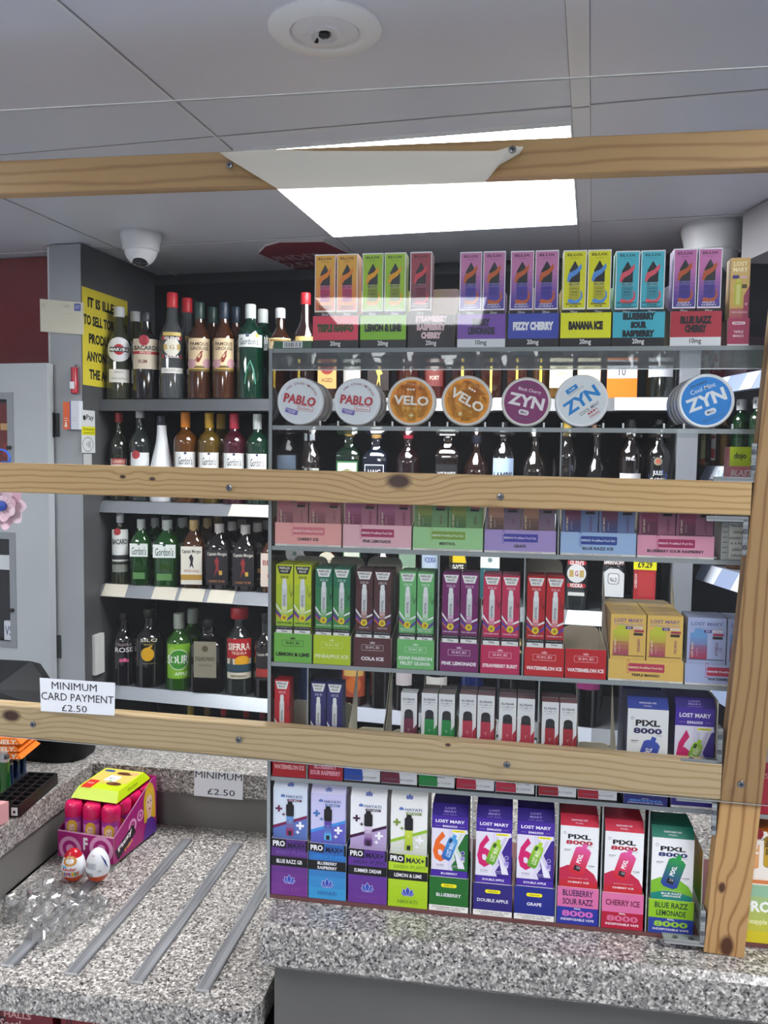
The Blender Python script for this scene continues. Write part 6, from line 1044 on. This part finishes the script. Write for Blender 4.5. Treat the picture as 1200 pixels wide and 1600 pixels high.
wplace(1178, 1.96, 1, .0195, .165, 'high', '1c5a2a', .45, 'c8ccd0', [(.86, .99, 1.1, None, [T('\u00a36.49', .5, .5, .62, .5, '1c1c20', 3)])], 'green bottle with white price-marked cap, half behind the post', ch=.16, cr=.62)
wplace(1092, 2.26, 2, .026, .19, 'flask', '8a6420', .45, '7a1c28', [(.1, .5, .8, 'e0e2e0', [])], 'amber flask with dark red cap on the corner unit under the warning carton')
wplace(1114, 2.14, 2, .024, .17, 'flask', '8a7428', .5, '2a2a24', [], 'olive amber flask on the corner unit beside the red-capped one')
wplace(1136, 2.02, 2, .022, .12, 'flask', '7a4a1c', .5, '2c2c34', [], 'small brown flask with dark cap on the corner unit')
wplace(1154, 1.94, 2, .022, .115, 'flask', '7a4a1c', .5, '2c3450', [], 'small brown flask with navy cap on the corner unit by the post')
def wbox_item(px, Zd, k, w_, h_, c, items, label):
    d = ray(px, 800); q0 = WA+wn*.05; P = E0+d*((q0-E0).dot(wn)/d.dot(wn)); s = (P-WA).dot(wd); q = WA+wd*s+wn*.05; b = box_mesh('c', w_, .06, h_, c, art=lambda a: a.draw(items)); o = b.build('boxed_bottle', None, (q.x, q.y, WZ[k]+.0006), math.atan2(wn.y, wn.x)-pi/2+.3); tag(o, label, 'carton', 'cartons on the corner unit')
wbox_item(1086, 2.27, 0, .028, .10, 'd4d0c0', [T('GIN', .5, .2, .5, .1, '7a8a70', 1)], 'cream bottle carton on the corner unit top shelf')
wbox_item(1112, 2.17, 0, .05, .10, 'b84a5a', [T('GIFT PACK', .5, .3, .8, .12, 'e8c8cc', 1)], 'rose red carton on the corner unit top shelf')
wbox_item(1140, 2.05, 0, .07, .10, '4a3c44', [], 'dark plum carton on the corner unit top shelf')
# ---------------------------------------------------------------- notices and odds and ends on the column
SXP = SX0-.0005                                          # the side panel faces +X
b = MB(); y0, y1, z0_, z1_ = 2.1215, 2.36, 1.740, 2.018; b.box((SX0, y0, z0_), (SX0+.001, y1, z1_), M('d8c83a', .35))
a = Art(b, y1-y0, z1_-z0_, lambda x, y, e: (SX0+.001+e, y0+x, z0_+y), e0=1e-4)
for i, (s, x0, w_) in enumerate((('IT IS ILLEGAL', .11, .85), ('TO SELL TOBACCO', .02, .96), ('PRODUCTS TO', .13, .84), ('ANYONE UNDER', .08, .88), ('THE AGE OF 18', .13, .84))): a.text(s, x0+w_/2, .86-i*.185, w_, .108, '1b1c1e', 5)
tag(b.build('age_warning_sign'), 'yellow IT IS ILLEGAL TO SELL age warning sign on the shelving side', 'sign')
def side_item(name, y0, y1, z0, z1, c, items, label, cat, t=.0015):
    b = MB(); b.box((SX0, y0, z0), (SX0+t, y1, z1), M(c)); a = Art(b, y1-y0, z1-z0, lambda x, y, e: (SX0+t+e, y0+x, z0+y), e0=2e-4); a.draw(items); return tag(b.build(name), label, cat)
side_item('payment_sticker', 2.112, 2.178, 1.545, 1.668, 'd2d5d6', [Rc(0, .42, 1, .62, 'd6d21c'), ('e', .2, .82, .10, '1c1c1e', .06), T('Pay', .62, .82, .56, .16, '1c1c1e', 1), T('Contactless', .5, .56, .8, .05, '3a3a10', 1), T('accepted here', .5, .47, .8, .05, '3a3a10', 1), ('e', .45, .2, .40, '3a3c40', .17), ('e', .45, .2, .37, 'd2d5d6', .155), ('q', .36, .2, .04, .16, '3a3c40', .5), ('q', .48, .2, .04, .26, '3a3c40', .5), ('q', .60, .2, .04, .34, '3a3c40', .5)], 'grey and yellow contactless payment sticker on the shelving side', 'sticker')
side_item('blank_tag', 2.12, 2.16, 1.46, 1.542, 'b9bcbd', [], 'blank pale tag stuck below the contactless payment sticker', 'sticker')
side_item('paper_roll', 2.155, 2.20, .885, 1.005, 'dcdcd8', [Rc(.44, .05, .46, .95, 'b9b9b5')], 'white folded paper hanging on the shelving side above the fourth shelf', 'paper', .012)
CF = 2.1195
def col_pt(px, py): X, z = pY(px, py, CF); return X, z
b = MB(); c_ = [col_pt(*p) for p in ((63, 467), (131, 473), (131, 523), (64, 518))]; b.prism([(x, CF-.001, z) for x, z in c_], (0, -.0012, 0), M('d9d5c0', .6))
W_ = c_[1][0]-c_[0][0]; H_ = c_[0][1]-c_[3][1]; a = Art(b, W_, H_, lambda x, y, e: (c_[3][0]+x, CF-.0022-e, c_[3][1]+y-.0085*x/W_), e0=2e-4)
a.rrect(.86, .78, .15, .15, '5a64a0', .1); a.text('1ST', .86, .78, .1, .1, 'c8cce0', 1); a.text('ROYAL MAIL', .62, .82, .14, .04, '6a6a72', 0); a.text('Mail Centre', .61, .77, .12, .03, '6a6a72', 0)
for i in range(3): a.rect(.48, .34+i*.11, .8, .345+i*.11, 'b9b6a4')
a.rect(.478, .3, .482, .72, 'c2bfae'); a.ell(.08, .8, .05, 'cbc7b4'); tag(b.build('envelope'), 'cream envelope with a blue stamp taped to the grey column', 'envelope')
X0, z0_ = col_pt(115, 616); X1, z1_ = col_pt(125, 577)
t = thing('red_torch', 'small red torch with white sticker clipped to the grey column', 'torch', ((X0+X1)/2, CF-.0115, z0_), 0)
b = MB(); b.lathe([(.006, 0), (.0105, .002), (.0105, .035), (.009, .04), (.0095, .075), (.008, z1_-z0_)], M('a8182c', .3), 16); b.build('body', t); b = MB(); b.box((-.007, -.0118, .014), (.007, -.0104, .034), WHITE); b.build('sticker', t)
b = MB(); b.tube([(0, 0, z1_-z0_), (.004, .002, z1_-z0_+.008), (0, .008, z1_-z0_+.012)], .0018, M('5a1018'), 6); b.build('loop', t)
X0, z0_ = col_pt(105, 671); X1, z1_ = col_pt(129.5, 627); w_ = X1-X0
b = MB(); b.box((0, 0, 0), (w_*.42, .017, z1_-z0_-.003), M('e0622c')); b.box((w_*.42, 0, 0), (w_*.5, .0172, z1_-z0_), M('3f6ab8')); b.box((w_*.5, -.001, 0), (w_, .0172, z1_-z0_), M('d9dee6')); a = front_art(b, w_, z1_-z0_, -.001, 0); a.e = 2.0e-3*0+3e-4
a.rect(.08, .30, .34, .32, 'f4d8c8'); a.rect(.08, .38, .30, .4, 'f4d8c8'); a.poly([(.18, .05), (.3, .14), (.24, .14), (.24, .26), (.14, .26), (.14, .14), (.06, .14)], 'f6e4d8'); a.rect(.6, .4, .9, .41, 'b8a8a0'); a.rect(.6, .3, .86, .31, 'b8a8a0')
tag(b.build('leaflet_box', None, (X0, CF-.0183, z0_)), 'orange, blue and white flat pack stuck to the column below the torch', 'pack')
# pale pink rosette hanging by the cabinet door
u, v = 0, 0; P = E0+ray(6, 790)*1.86; t = thing('ribbon_rosette', 'pale pink ribbon rosette with blue centre hanging before the grey cabinet', 'rosette', P, R(15))
b = MB()
for ring, (n, r0, wq, dy) in enumerate(((9, .052, .02, 0), (8, .034, .017, -.008))):
    for k in range(n):
        an = 2*pi*k/n+.3*ring; ca, sa = cos(an), sin(an); P_ = []
        for (q, s_) in ((.008, -.35), (r0*.62, -1), (r0, -.35), (r0*1.07, 0), (r0, .35), (r0*.62, 1), (.008, .35)): P_.append((q*ca-s_*wq*sa, dy-.012*q/r0*(1 if abs(s_) < .9 else .2), q*sa+s_*wq*ca))
        b.prism(P_, (0, .001, 0), M('d8b4c4' if (k+ring) % 2 else 'e4ccd8', .45))
b.build('petals', t); b = MB(); b.lathe([(.012, -.012), (.011, -.018), (.0005, -.020)], M('274aa8', .3), 20, ax=1); b.build('centre', t)
b = MB(); b.prism([(-.008, 0, .03), (.008, 0, .03), (.010, .004, .10), (-.006, .004, .10)], (0, .001, 0), M('274aa8', .35)); b.lathe([(.018, -.003), (.022, 0), (.018, .003), (.018, -.003)], M('2f5cc0', .3), 24, ax=1, o=(-.004, 0, .105), caps=False); b.build('hanging_loop', t)
# ---------------------------------------------------------------- till on the counter ledge
P = pZ(108, 1182, ZC); t = thing('till_terminal', 'black till terminal on the speckled ledge behind the bottom rail', 'till', (P.x-.034, P.y+.012, ZC), R(6))
BK = M('0d0e12', .42, 0, .3); b = MB()
b.lathe([(.071, .0005), (.073, .012), (.068, .05), (.058, .085), (.045, .10)], BK, 36, 3, sy=.8); b.build('base', t)
b = MB(); b.lathe([(.042, .098), (.036, .105), (.034, .12)], BK, 20, 3, o=(-.05, 0, 0)); b.build('neck', t)
b = MB(); pr = [(-.09, .095), (-.12, .115), (-.10, .160), (.04, .184), (.08, .168), (.09, .11)]
b.prism([(-.085, y, z) for y, z in pr], (-.34, 0, 0), BK); q = [(-.085, y, z) for y, z in pr]; m_ = [(-.02, y*.5, .095+(z-.095)*.35) for y, z in pr]
b.add(q+m_, [(i, (i+1) % 6, 6+(i+1) % 6, 6+i) for i in range(6)]+[(6, 7, 8, 9, 10, 11)], BK); b.build('screen_housing', t)
b = MB(); b.prism([(-.10, -.1193, .1175), (-.40, -.1193, .1175), (-.40, -.1015, .157), (-.10, -.1015, .157)], (0, -.0008, .0004), M('2a2d36', .12)); b.build('display_glass', t)
b = MB()
for k in range(3): b.box((-.40+k*.11, -.112, .083), (-.31+k*.11, -.07, .093), M('c9cdd2', .4))
b.build('key_strip', t)
# chocolate bars, lighters and their holders on the ledge
OR = M('f27a12', .45)
u1_, v1_ = -.925, 1.44
t0 = None
# clear lighter rack: blue lighters standing in a row
LX0, LY0 = uv(pZ(24, 1228, ZC)); 
def lighter(mat, h):
    t = bpy.data.objects.new('lighter', None); COL.objects.link(t); b = MB(); b.lathe([(.009, .0006), (.0105, .002), (.0105, h*.8)], mat, 14, 3, sy=.55); b.build('body', t)
    b = MB(); b.lathe([(.0105, h*.8), (.0105, h*.87)], M('b9bcc0', .25, .8), 14, 3, sy=.55); b.box((-.009, -.005, h*.87), (.004, .005, h), M('aeb2b6', .25, .8)); b.lathe([(.004, -.004), (.004, .004)], M('3a3a3c'), 10, ax=1, o=(.005, 0, h*.91)); b.build('metal_head', t); return t
bl = lighter(glass('1c4f8c', .3), .0552); gr = lighter(glass('2f9c3c', .35), .082); pk = lighter(glass('c85a6c', .3), .078)
def put_l(o, u, v, z, label, grp, rz=0): o.location = D(u, v, z); o.rotation_euler = (0, 0, DELTA+rz); return tag(o, label, 'lighter', grp)
k = 0
for r in range(3):
    for c in range(5):
        o = bl if k == 0 else copy_tree(bl); u, v = -1.053+c*.0265, 1.412+r*.021
        put_l(o, u, v, ZC, 'translucent blue lighter packed upright under the orange chocolate bars', 'blue lighters under the chocolate bars'); k += 1
put_l(gr, -.9275, 1.372, ZC, 'green lighter standing in front of the blue lighters', 'coloured lighters')
put_l(pk, -.955, 1.360, ZC, 'pink lighter standing beside the green lighter', 'coloured lighters')
for k in range(3):
    w_, d_, h_ = .22, .085, .0135; b = MB(); c = .007
    b.prism([(0, 0, .0), (0, c, h_), (0, d_-c, h_), (0, d_, 0)], (-w_, 0, 0), OR); b.f.clear(); b.v.clear(); b.mi.clear(); b.sm.clear()
    lo = [(-w_, 0, .003), (0, 0, .003), (0, d_, .003), (-w_, d_, .003)]; hi = [(-w_, .004, h_), (-.012, .004, h_), (-.012, d_-.004, h_), (-w_, d_-.004, h_)]; bt = [(-w_, .003, 0), (-.006, .003, 0), (-.006, d_-.003, 0), (-w_, d_-.003, 0)]
    b.add(lo+hi+bt, [(4, 5, 6, 7), (0, 1, 5, 4), (1, 2, 6, 5), (2, 3, 7, 6), (3, 0, 4, 7), (8, 9, 1, 0), (9, 10, 2, 1), (10, 11, 3, 2), (11, 8, 0, 3), (11, 10, 9, 8)], OR)
    a = Art(b, .2, h_, lambda x, y, e: (-.215+x, .0004*y/h_+.003*(y-.003)/h_-e-.0002, y)); a.text('CHOCOLONELY.', .735, .52, .60, .62, 'fbeedd', 3)
    o = dobj(b, 'chocolate_bar', None, -.9127-.004*(k % 2), 1.405, ZC+.0560+k*(h_+.0006), R(9)); tag(o, 'orange chocolate bar, ' + ('bottom of the stack of three under the bottom rail', 'middle of the stack of three under the bottom rail', 'top of the stack of three under the bottom rail')[k], 'chocolate bar', 'stacked orange chocolate bars')
# empty black lighter tray with rows of square holes
u0, v0 = -.904, 1.287; w_, d_, h_ = .058, .150, .022; t = thing('lighter_tray', 'empty black plastic lighter tray with square holes on the ledge', 'tray', D(u0, v0, ZC), DELTA+R(6))
b = MB(); nx, ny = 3, 8; g = .003; TK = M('17171a', .4); b.box((0, 0, .0004), (w_, d_, .003), M('0c0c0e', .6))
for i in range(nx+1): x = (w_-g)*i/nx; b.box((x, 0, .003), (x+g, d_, h_), TK)
for j in range(ny+1): y = (d_-g)*j/ny; b.box((.0001, y, .003), (w_-.0001, y+g, h_-.0002), TK)
b.build('grid', t); b = MB(); b.box((w_-.014, -.0012, .004), (w_-.003, -.0001, .018), M('d8dadc', .4)); b.box((w_-.0105, -.0016, .008), (w_-.0065, -.0012, .013), BLACK); b.build('price_sticker', t)
b = MB()
P_ = [(-.05, 0, 0), (.035, -.004, 0), (.05, .05, 0), (-.045, .05, 0)]
b.prism([(x, y, .001) for x, y, _ in P_], (0, 0, .035), M('dca0a4', .5)); dobj(b, 'sweet_packet', None, -.905, 1.226, ZC); tag(bpy.data.objects['sweet_packet'], 'pink packet lying at the front of the lighters on the ledge', 'packet')
# ---------------------------------------------------------------- card payment notices
def paper(pts, lines, label):
    b = MB(); p00, p10, p11, p01 = [Vec(p) for p in pts]; n = (p10-p00).cross(p01-p00).normalized()
    b.prism([p00, p10, p11, p01], -n*.0003, M('e4e8ee', .6)); W = (p10-p00).length; H = (p01-p00).length
    a = Art(b, W, H, lambda x, y, e: p00+(p10-p00)*(x/W)*(1-y/H)+(p11-p01)*(x/W)*(y/H)+(p01-p00)*(y/H)+n*e, e0=2e-4)
    for s, cx, cy, w_, h_ in lines: a.text(s, cx, cy, w_, h_, '1c1d20', 0)
    return tag(b.build('payment_notice'), label, 'notice')
pts = []
for px, py in ((64, 1111), (179, 1118), (180, 1067), (62, 1059)): u, z = pV(px, py, VS-.0046); pts.append(D(u, VS-.0048, z))
paper(pts, [('MINIMUM', .46, .80, .60, .22), ('CARD PAYMENT', .5, .47, .97, .23), ('\u00a32.50', .46, .14, .34, .20)], 'white MINIMUM CARD PAYMENT notice taped to the clear screen above the bottom rail')
pts = []
for px, py in ((303, 1243), (379, 1250), (380, 1209), (304, 1203)): u, z = pV(px, py, BV-.001); pts.append(D(u, BV-.001, z))
paper(pts, [('MINIMUM', .5, .84, .96, .25), ('\u00a32.50', .56, .22, .56, .23)], 'white MINIMUM notice stuck on the speckled ledge edge over the bay')
# ---------------------------------------------------------------- pink sweet box, chocolate pack, eggs and plastic in the bay
A_ = Vec((*uv(pZ(91, 1342, ZF)), 0)); B_ = Vec((*uv(pZ(178, 1356, ZF)), 0)); C_ = Vec((*uv(pZ(237, 1300, ZF)), 0))
BW = (B_-A_).length; BL = (C_-B_).length; ang = math.atan2(B_.y-A_.y, B_.x-A_.x)
t = thing('sweet_box', 'magenta card display box of pink sweet tubs in the sunken bay', 'box', D(A_.x, A_.y, ZF+.005), DELTA+ang)
hf, hb = .052, .112; MG = M('b0207c', .4); MGI = M('c8b49a', .7); b = MB(); q = .0012
b.box((0, 0, 0), (BW, q, hf), MGI, MG); b.box((0, 0, 0), (BW, BL, q), MGI); b.box((0, BL-q, 0), (BW, BL, hb), MG)
for x in (0, BW-q): b.prism([(x, 0, 0), (x, BL, 0), (x, BL, hb), (x, BL*.88, hb), (x, .004, hf)], (q, 0, 0), MG)
a = front_art(b, BW, hf, 0, 0); a.rect(0, .95, 1, 1, 'e8a8d0')
for cx, cy, r in ((.22, .35, .2), (.78, .5, .21)): a.ell(cx, cy, r, 'e6a0cc'); a.ell(cx, cy, r*.68, 'b0207c'); a.ell(cx, cy, r*.36, 'e6a0cc')
a.text('F', .50, .62, .08, .45, 'f6f2f6', 4)
a = Art(b, BL, hb, lambda x, y, e: (BW+e, x, y)); a.poly([(.0, .44), (.0, .47), (.85, 1.0), (.9, 1.0)], 'e8a8d0')
for cx, cy, r in ((.42, .42, .09), (.6, .5, .075), (.34, .2, .06)): a.ell(cx, cy, r, 'e6a0cc'); a.ell(cx, cy, r*.62, 'b0207c'); a.ell(cx, cy, r*.3, 'e6a0cc')
a.rrect(.26, .24, .44, .15, '20121c', .1, 24); a.text('Fizzy', .25, .27, .34, .11, 'f6f2f6', 4, 24); a.text('Tubs', .32, .14, .2, .07, 'e89a3c', 3, 24)
# side panel portrait of a blonde girl in a purple top
a.ell(.82, .62, .14, 'e2b428', .34); a.poly([(.69, .30), (.68, .62), (.96, .62), (.97, .28)], 'e2b428'); a.ell(.815, .60, .078, 'ecc4ae', .165); a.poly([(.70, .72), (.74, .86), (.93, .84), (.93, .68), (.86, .76)], 'e8bf38'); a.poly([(.77, .34), (.86, .34), (.88, .50), (.76, .50)], 'e4b8a2'); a.poly([(.66, .0), (1, .0), (.98, .2), (.87, .34), (.76, .34)], '5a2a90')
a.ell(.79, .63, .012, '2a3a5a', .018); a.ell(.85, .63, .012, '2a3a5a', .018); a.ell(.82, .50, .02, 'b02a4a', .016)
b.build('card_box', t)
def tub():
    t = bpy.data.objects.new('sweet_tub', None); COL.objects.link(t); rr = BW/6.9; H = .098; b = MB(); b.lathe([(rr*.95, .0), (rr, .003), (rr, H*.78)], M('c21a6c', .3), 28)
    b.build('body', t); b = MB(); a = cyl_art(b, rr, H*.12, H*.62, 2.2); a.rect(0, 0, 1, 1, 'a8329a'); a.rect(.08, 0, .92, .86, 'cf7fc0'); a.ell(.5, .72, .25, 'e2b428', .22); a.rect(.27, .50, .73, .72, 'e2b428'); a.ell(.5, .68, .15, 'ecc4ae', .15); a.poly([(.36, .76), (.5, .86), (.64, .78), (.5, .80)], 'e2b428'); a.rect(.24, .3, .76, .50, '5a2a90'); a.ell(.44, .70, .022, '2a3a5a', .018); a.ell(.56, .70, .022, '2a3a5a', .018); a.ell(.5, .60, .035, 'b02a4a', .014); b.build('paper_label', t)
    b = MB(); b.lathe([(rr*1.0, H*.76), (rr*1.02, H*.775), (rr*1.02, H*.93), (rr*.96, H*.97), (rr*.8, H), (.0005, H)], M('d81860', .22), 28); b.build('lid', t); return t
t0 = tub(); M_ = Matrix.Translation(D(A_.x, A_.y, ZF+.0046)) @ Matrix.Rotation(DELTA+ang, 4, 'Z'); rw = ('front', 'second', 'third', 'back')
sidew = ('by the riser', 'in the middle', 'on the rail side')
for j in range(4):
    for i in range(3):
        o = t0 if (i, j) == (0, 0) else copy_tree(t0); o.location = M_ @ Vec((BW*(i*2+1)/6, BW/6+.003+j*(BL-.008)/4.02, .0022)); o.rotation_euler = (0, 0, DELTA+ang+.34)
        tag(o, f'pink-lidded sweet tub in the {rw[j]} row of the magenta box, {sidew[i]}', 'tub', 'pink sweet tubs')
# lime chocolate pack lying on the tubs
b = MB(); pw, pl, ph = .098, .118, .020; LG = M('c2dc14', .3); c = .006
lo = [(0, 0, .004), (pw, 0, .004), (pw, pl, .004), (0, pl, .004)]; hi = [(.006, .016, ph), (pw-.006, .016, ph), (pw-.006, pl-.012, ph), (.006, pl-.012, ph)]; bt = [(.004, .006, 0), (pw-.004, .006, 0), (pw-.004, pl-.006, 0), (.004, pl-.006, 0)]
b.add(lo+hi+bt, [(4, 5, 6, 7), (0, 1, 5, 4), (1, 2, 6, 5), (2, 3, 7, 6), (3, 0, 4, 7), (8, 9, 1, 0), (9, 10, 2, 1), (10, 11, 3, 2), (11, 8, 0, 3), (11, 10, 9, 8)], LG)
a = Art(b, pw, pl, lambda x, y, e: (x, y, ph+e)); a.poly([(.08, .3), (.5, .34), (.9, .42), (.9, .88), (.1, .88)], 'd8c060'); a.rect(.10, .13, .32, .42, 'd02a20'); a.text('NEW', .21, .3, .14, .05, 'f0d0c0', 1); a.rrect(.5, .54, .26, .26, 'e8e8e4', .1, -8); a.text('MILK', .5, .54, .16, .04, '4a3a2c', 1)
a.ell(.66, .36, .16, '5a2c18', .06); a.ell(.60, .35, .07, '7a4628', .03); a.ell(.62, .75, .18, '5a2c18', .055); a.ell(.8, .78, .1, 'd8a878', .04); a.ell(.24, .80, .12, '2a5a8c', .04); a.poly([(.45, .45), (.6, .42), (.52, .47)], '4a9a2c')
a2 = Art(b, pl, .016, lambda x, y, e: (pw-.006*(y/.016)+e, x, .004+y)); a2.text('chocolate', .5, .5, .3, .4, '6a7a10', 1)
o = b.build('chocolate_pack'); o.rotation_euler = (R(2), 0, DELTA+ang); o.location = M_ @ Vec((BW/2-.049, .026, .1004)); tag(o, 'lime green chocolate pack with red stripe lying on top of the pink tubs', 'chocolate pack')
# two foil eggs standing in crinkled clear plastic
def egg(px, py, label, flip, rz):
    u, v = uv(pZ(px, py, ZF+.02)); h = .060; r = .0205; t = thing('chocolate_egg', label, 'chocolate egg', D(u, v, ZF+(.0046 if flip else .0006)), DELTA+rz)
    prof = [(max(.0004, r*sin(pi*k/20)*(1+.12*cos(pi*k/20))), h*(1-cos(pi*k/20))/2) for k in range(21)]
    rad = lambda z: r*sin(math.acos(max(-1, min(1, 1-2*z/h))))*(1+.12*(1-2*z/h))
    b = MB(); b.lathe(prof[:8], M('c84818', .28), 32); b.lathe(prof[7:15], M('e9ecf0', .25), 32, caps=False); b.lathe(prof[14:], M('b8182a' if not flip else 'e6e9ee', .22), 32)
    def mp(x, y, e): z = min(h*.985, max(h*.02, y)); R_ = rad(z)+e; th = (x-.02)/r; return (R_*sin(th), -R_*cos(th), z)
    a = Art(b, .04, h, mp, 1.5e-4, 3e-4, 12)
    if not flip:
        a.ell(.5, .74, .36, 'c88a2c', .13); a.text('TOY', .5, .80, .34, .10, 'f4e2c0', 2); a.text('of the day', .5, .70, .44, .06, 'f4e2c0', 1); a.text('Kinder', .5, .52, .62, .10, 'c8202c', 2)
        for k, (ch, cc) in enumerate(zip('SURPRISE', ('2a7a3c', 'e08a1c', '2a5ab0', 'c8202c', '7a3a90', 'd8a81c', '2a7a3c', 'c8602c'))): a.text(ch, .14+k*.103, .38, .10, .12, cc, 4)
        a.ell(.3, .60, .1, '6ab0e0', .03)
    else:
        a.text('Kinder', .5, .86, .2, .03, 'b8203a', 1); a.rect(.2, .5, .72, .68, 'd4d8de'); 
        for k in range(5): a.rect(.24, .52+k*.032, .68-.05*(k % 2), .53+k*.032, '8a8f98')
        a.ell(.14, .60, .1, 'c84a5a', .065); a.ell(.14, .60, .08, 'e6e9ee', .052); a.text('CE', .84, .46, .14, .05, '4a4e58', 1); bars(a, .15, .28, .6, .4, 20)
        a.poly([(.95, .9), (1.15, .7), (1.25, .45), (1.12, .6)], '28307a')
    b.build('foil_shell', t); return t
egg(115, 1360, 'red and white foil chocolate egg in front of the magenta sweet box', False, R(8)); egg(153, 1363, 'white foil egg with barcode standing at the box corner', True, R(-4))
b = MB(); nu, nv = 34, 26; rnd = random.Random(11); G = [[rnd.random() for _ in range(nv)] for _ in range(nu)]
cx = [uv(pZ(*p, ZF)) for p in ((-5, 1425), (70, 1492), (178, 1412), (88, 1382))]; ex = [Vec((*c, 0)) for c in cx]; vs = []
for i in range(nu):
    for j in range(nv):
        f, g = i/(nu-1), j/(nv-1); p = ex[0]*(1-f)*(1-g)+ex[1]*f*(1-g)+ex[2]*f*g+ex[3]*(1-f)*g
        k = sum(G[(i+di) % nu][(j+dj) % nv] for di in (0, 1) for dj in (0, 1))/4; rim = min(f, 1-f, g, 1-g); hz = .006+.020*max(0, 1-abs(rim-.07)/.09)**1.0+.026*(k-.5)+.004*sin(f*23+g*9)
        if g > .8: hz *= .55
        if rim < .001: hz = .004
        vs.append((p.x+.014*(G[j % nu][i % nv]-.5), p.y+.014*(G[(i*3) % nu][j]-.5), max(.0056, hz)))
n1 = len(vs); b.add(vs+[(x, y, z-.0005) for x, y, z in vs], [(i*nv+j, (i+1)*nv+j, (i+1)*nv+j+1, i*nv+j+1) for i in range(nu-1) for j in range(nv-1)]+[(n1+i*nv+j, n1+i*nv+j+1, n1+(i+1)*nv+j+1, n1+(i+1)*nv+j) for i in range(nu-1) for j in range(nv-1)], CRINKLE, True)
o = dobj(b, 'plastic_wrapper', None, 0, 0, ZF); tag(o, 'crinkled clear plastic packaging lying empty in the sunken bay', 'packaging')
# boxes of sweets on the shelf below the bay
for k, (x0, x1, dz, lab) in enumerate(((-60, 82, 0, 'dark red cough-sweet box below the bay floor, lower of two, by the till side'), (-60, 80, .038, 'dark red cough-sweet box below the bay floor, upper of two, by the till side'), (95, 203, .018, 'dark red cough-sweet box below the bay floor, nearer the counter front panel'))):
    ua, _ = pV(x0, 1580, 1.115); ub, _ = pV(x1, 1580, 1.115); b = MB(); w_ = ub-ua; h_ = .037; b.box((0, 0, 0), (w_, .10, h_), M('7a1420', .3), None, M('8c1a26', .3)); a = front_art(b, w_, h_, 0, 0)
    a.rect(0, .92, 1, 1, 'b03a3c'); a.text('H', .12 if k == 2 else .45, .5, .07, .7, '1c1014', 4); a.text('HALLS', .62, .72, .3, .28, 'd09a98', 3); a.text('Soothers', .62, .30, .4, .4, 'd8b4b0', 2, 0, .2)
    at = Art(b, w_, .10, lambda x, y, e: (x, y, h_+e)); at.text('HALLS', .62, .62, .34, .16, 'c08a88', 3); at.text('Soothers', .62, .3, .42, .26, 'd0a8a4', 2, 0, .2); at.text('H', .3, .45, .08, .5, '1c1014', 4)
    o = dobj(b, 'sweet_carton', None, ua, 1.115, .66+dz-(.018 if k == 2 else 0)); tag(o, lab, 'box', 'cough-sweet boxes')
b = MB(); b.box((-1.3, 1.10, .645), (UR+.012, 1.45, .6595), M('3a3a3a', .5)); dobj(b, 'under_shelf', cnt)
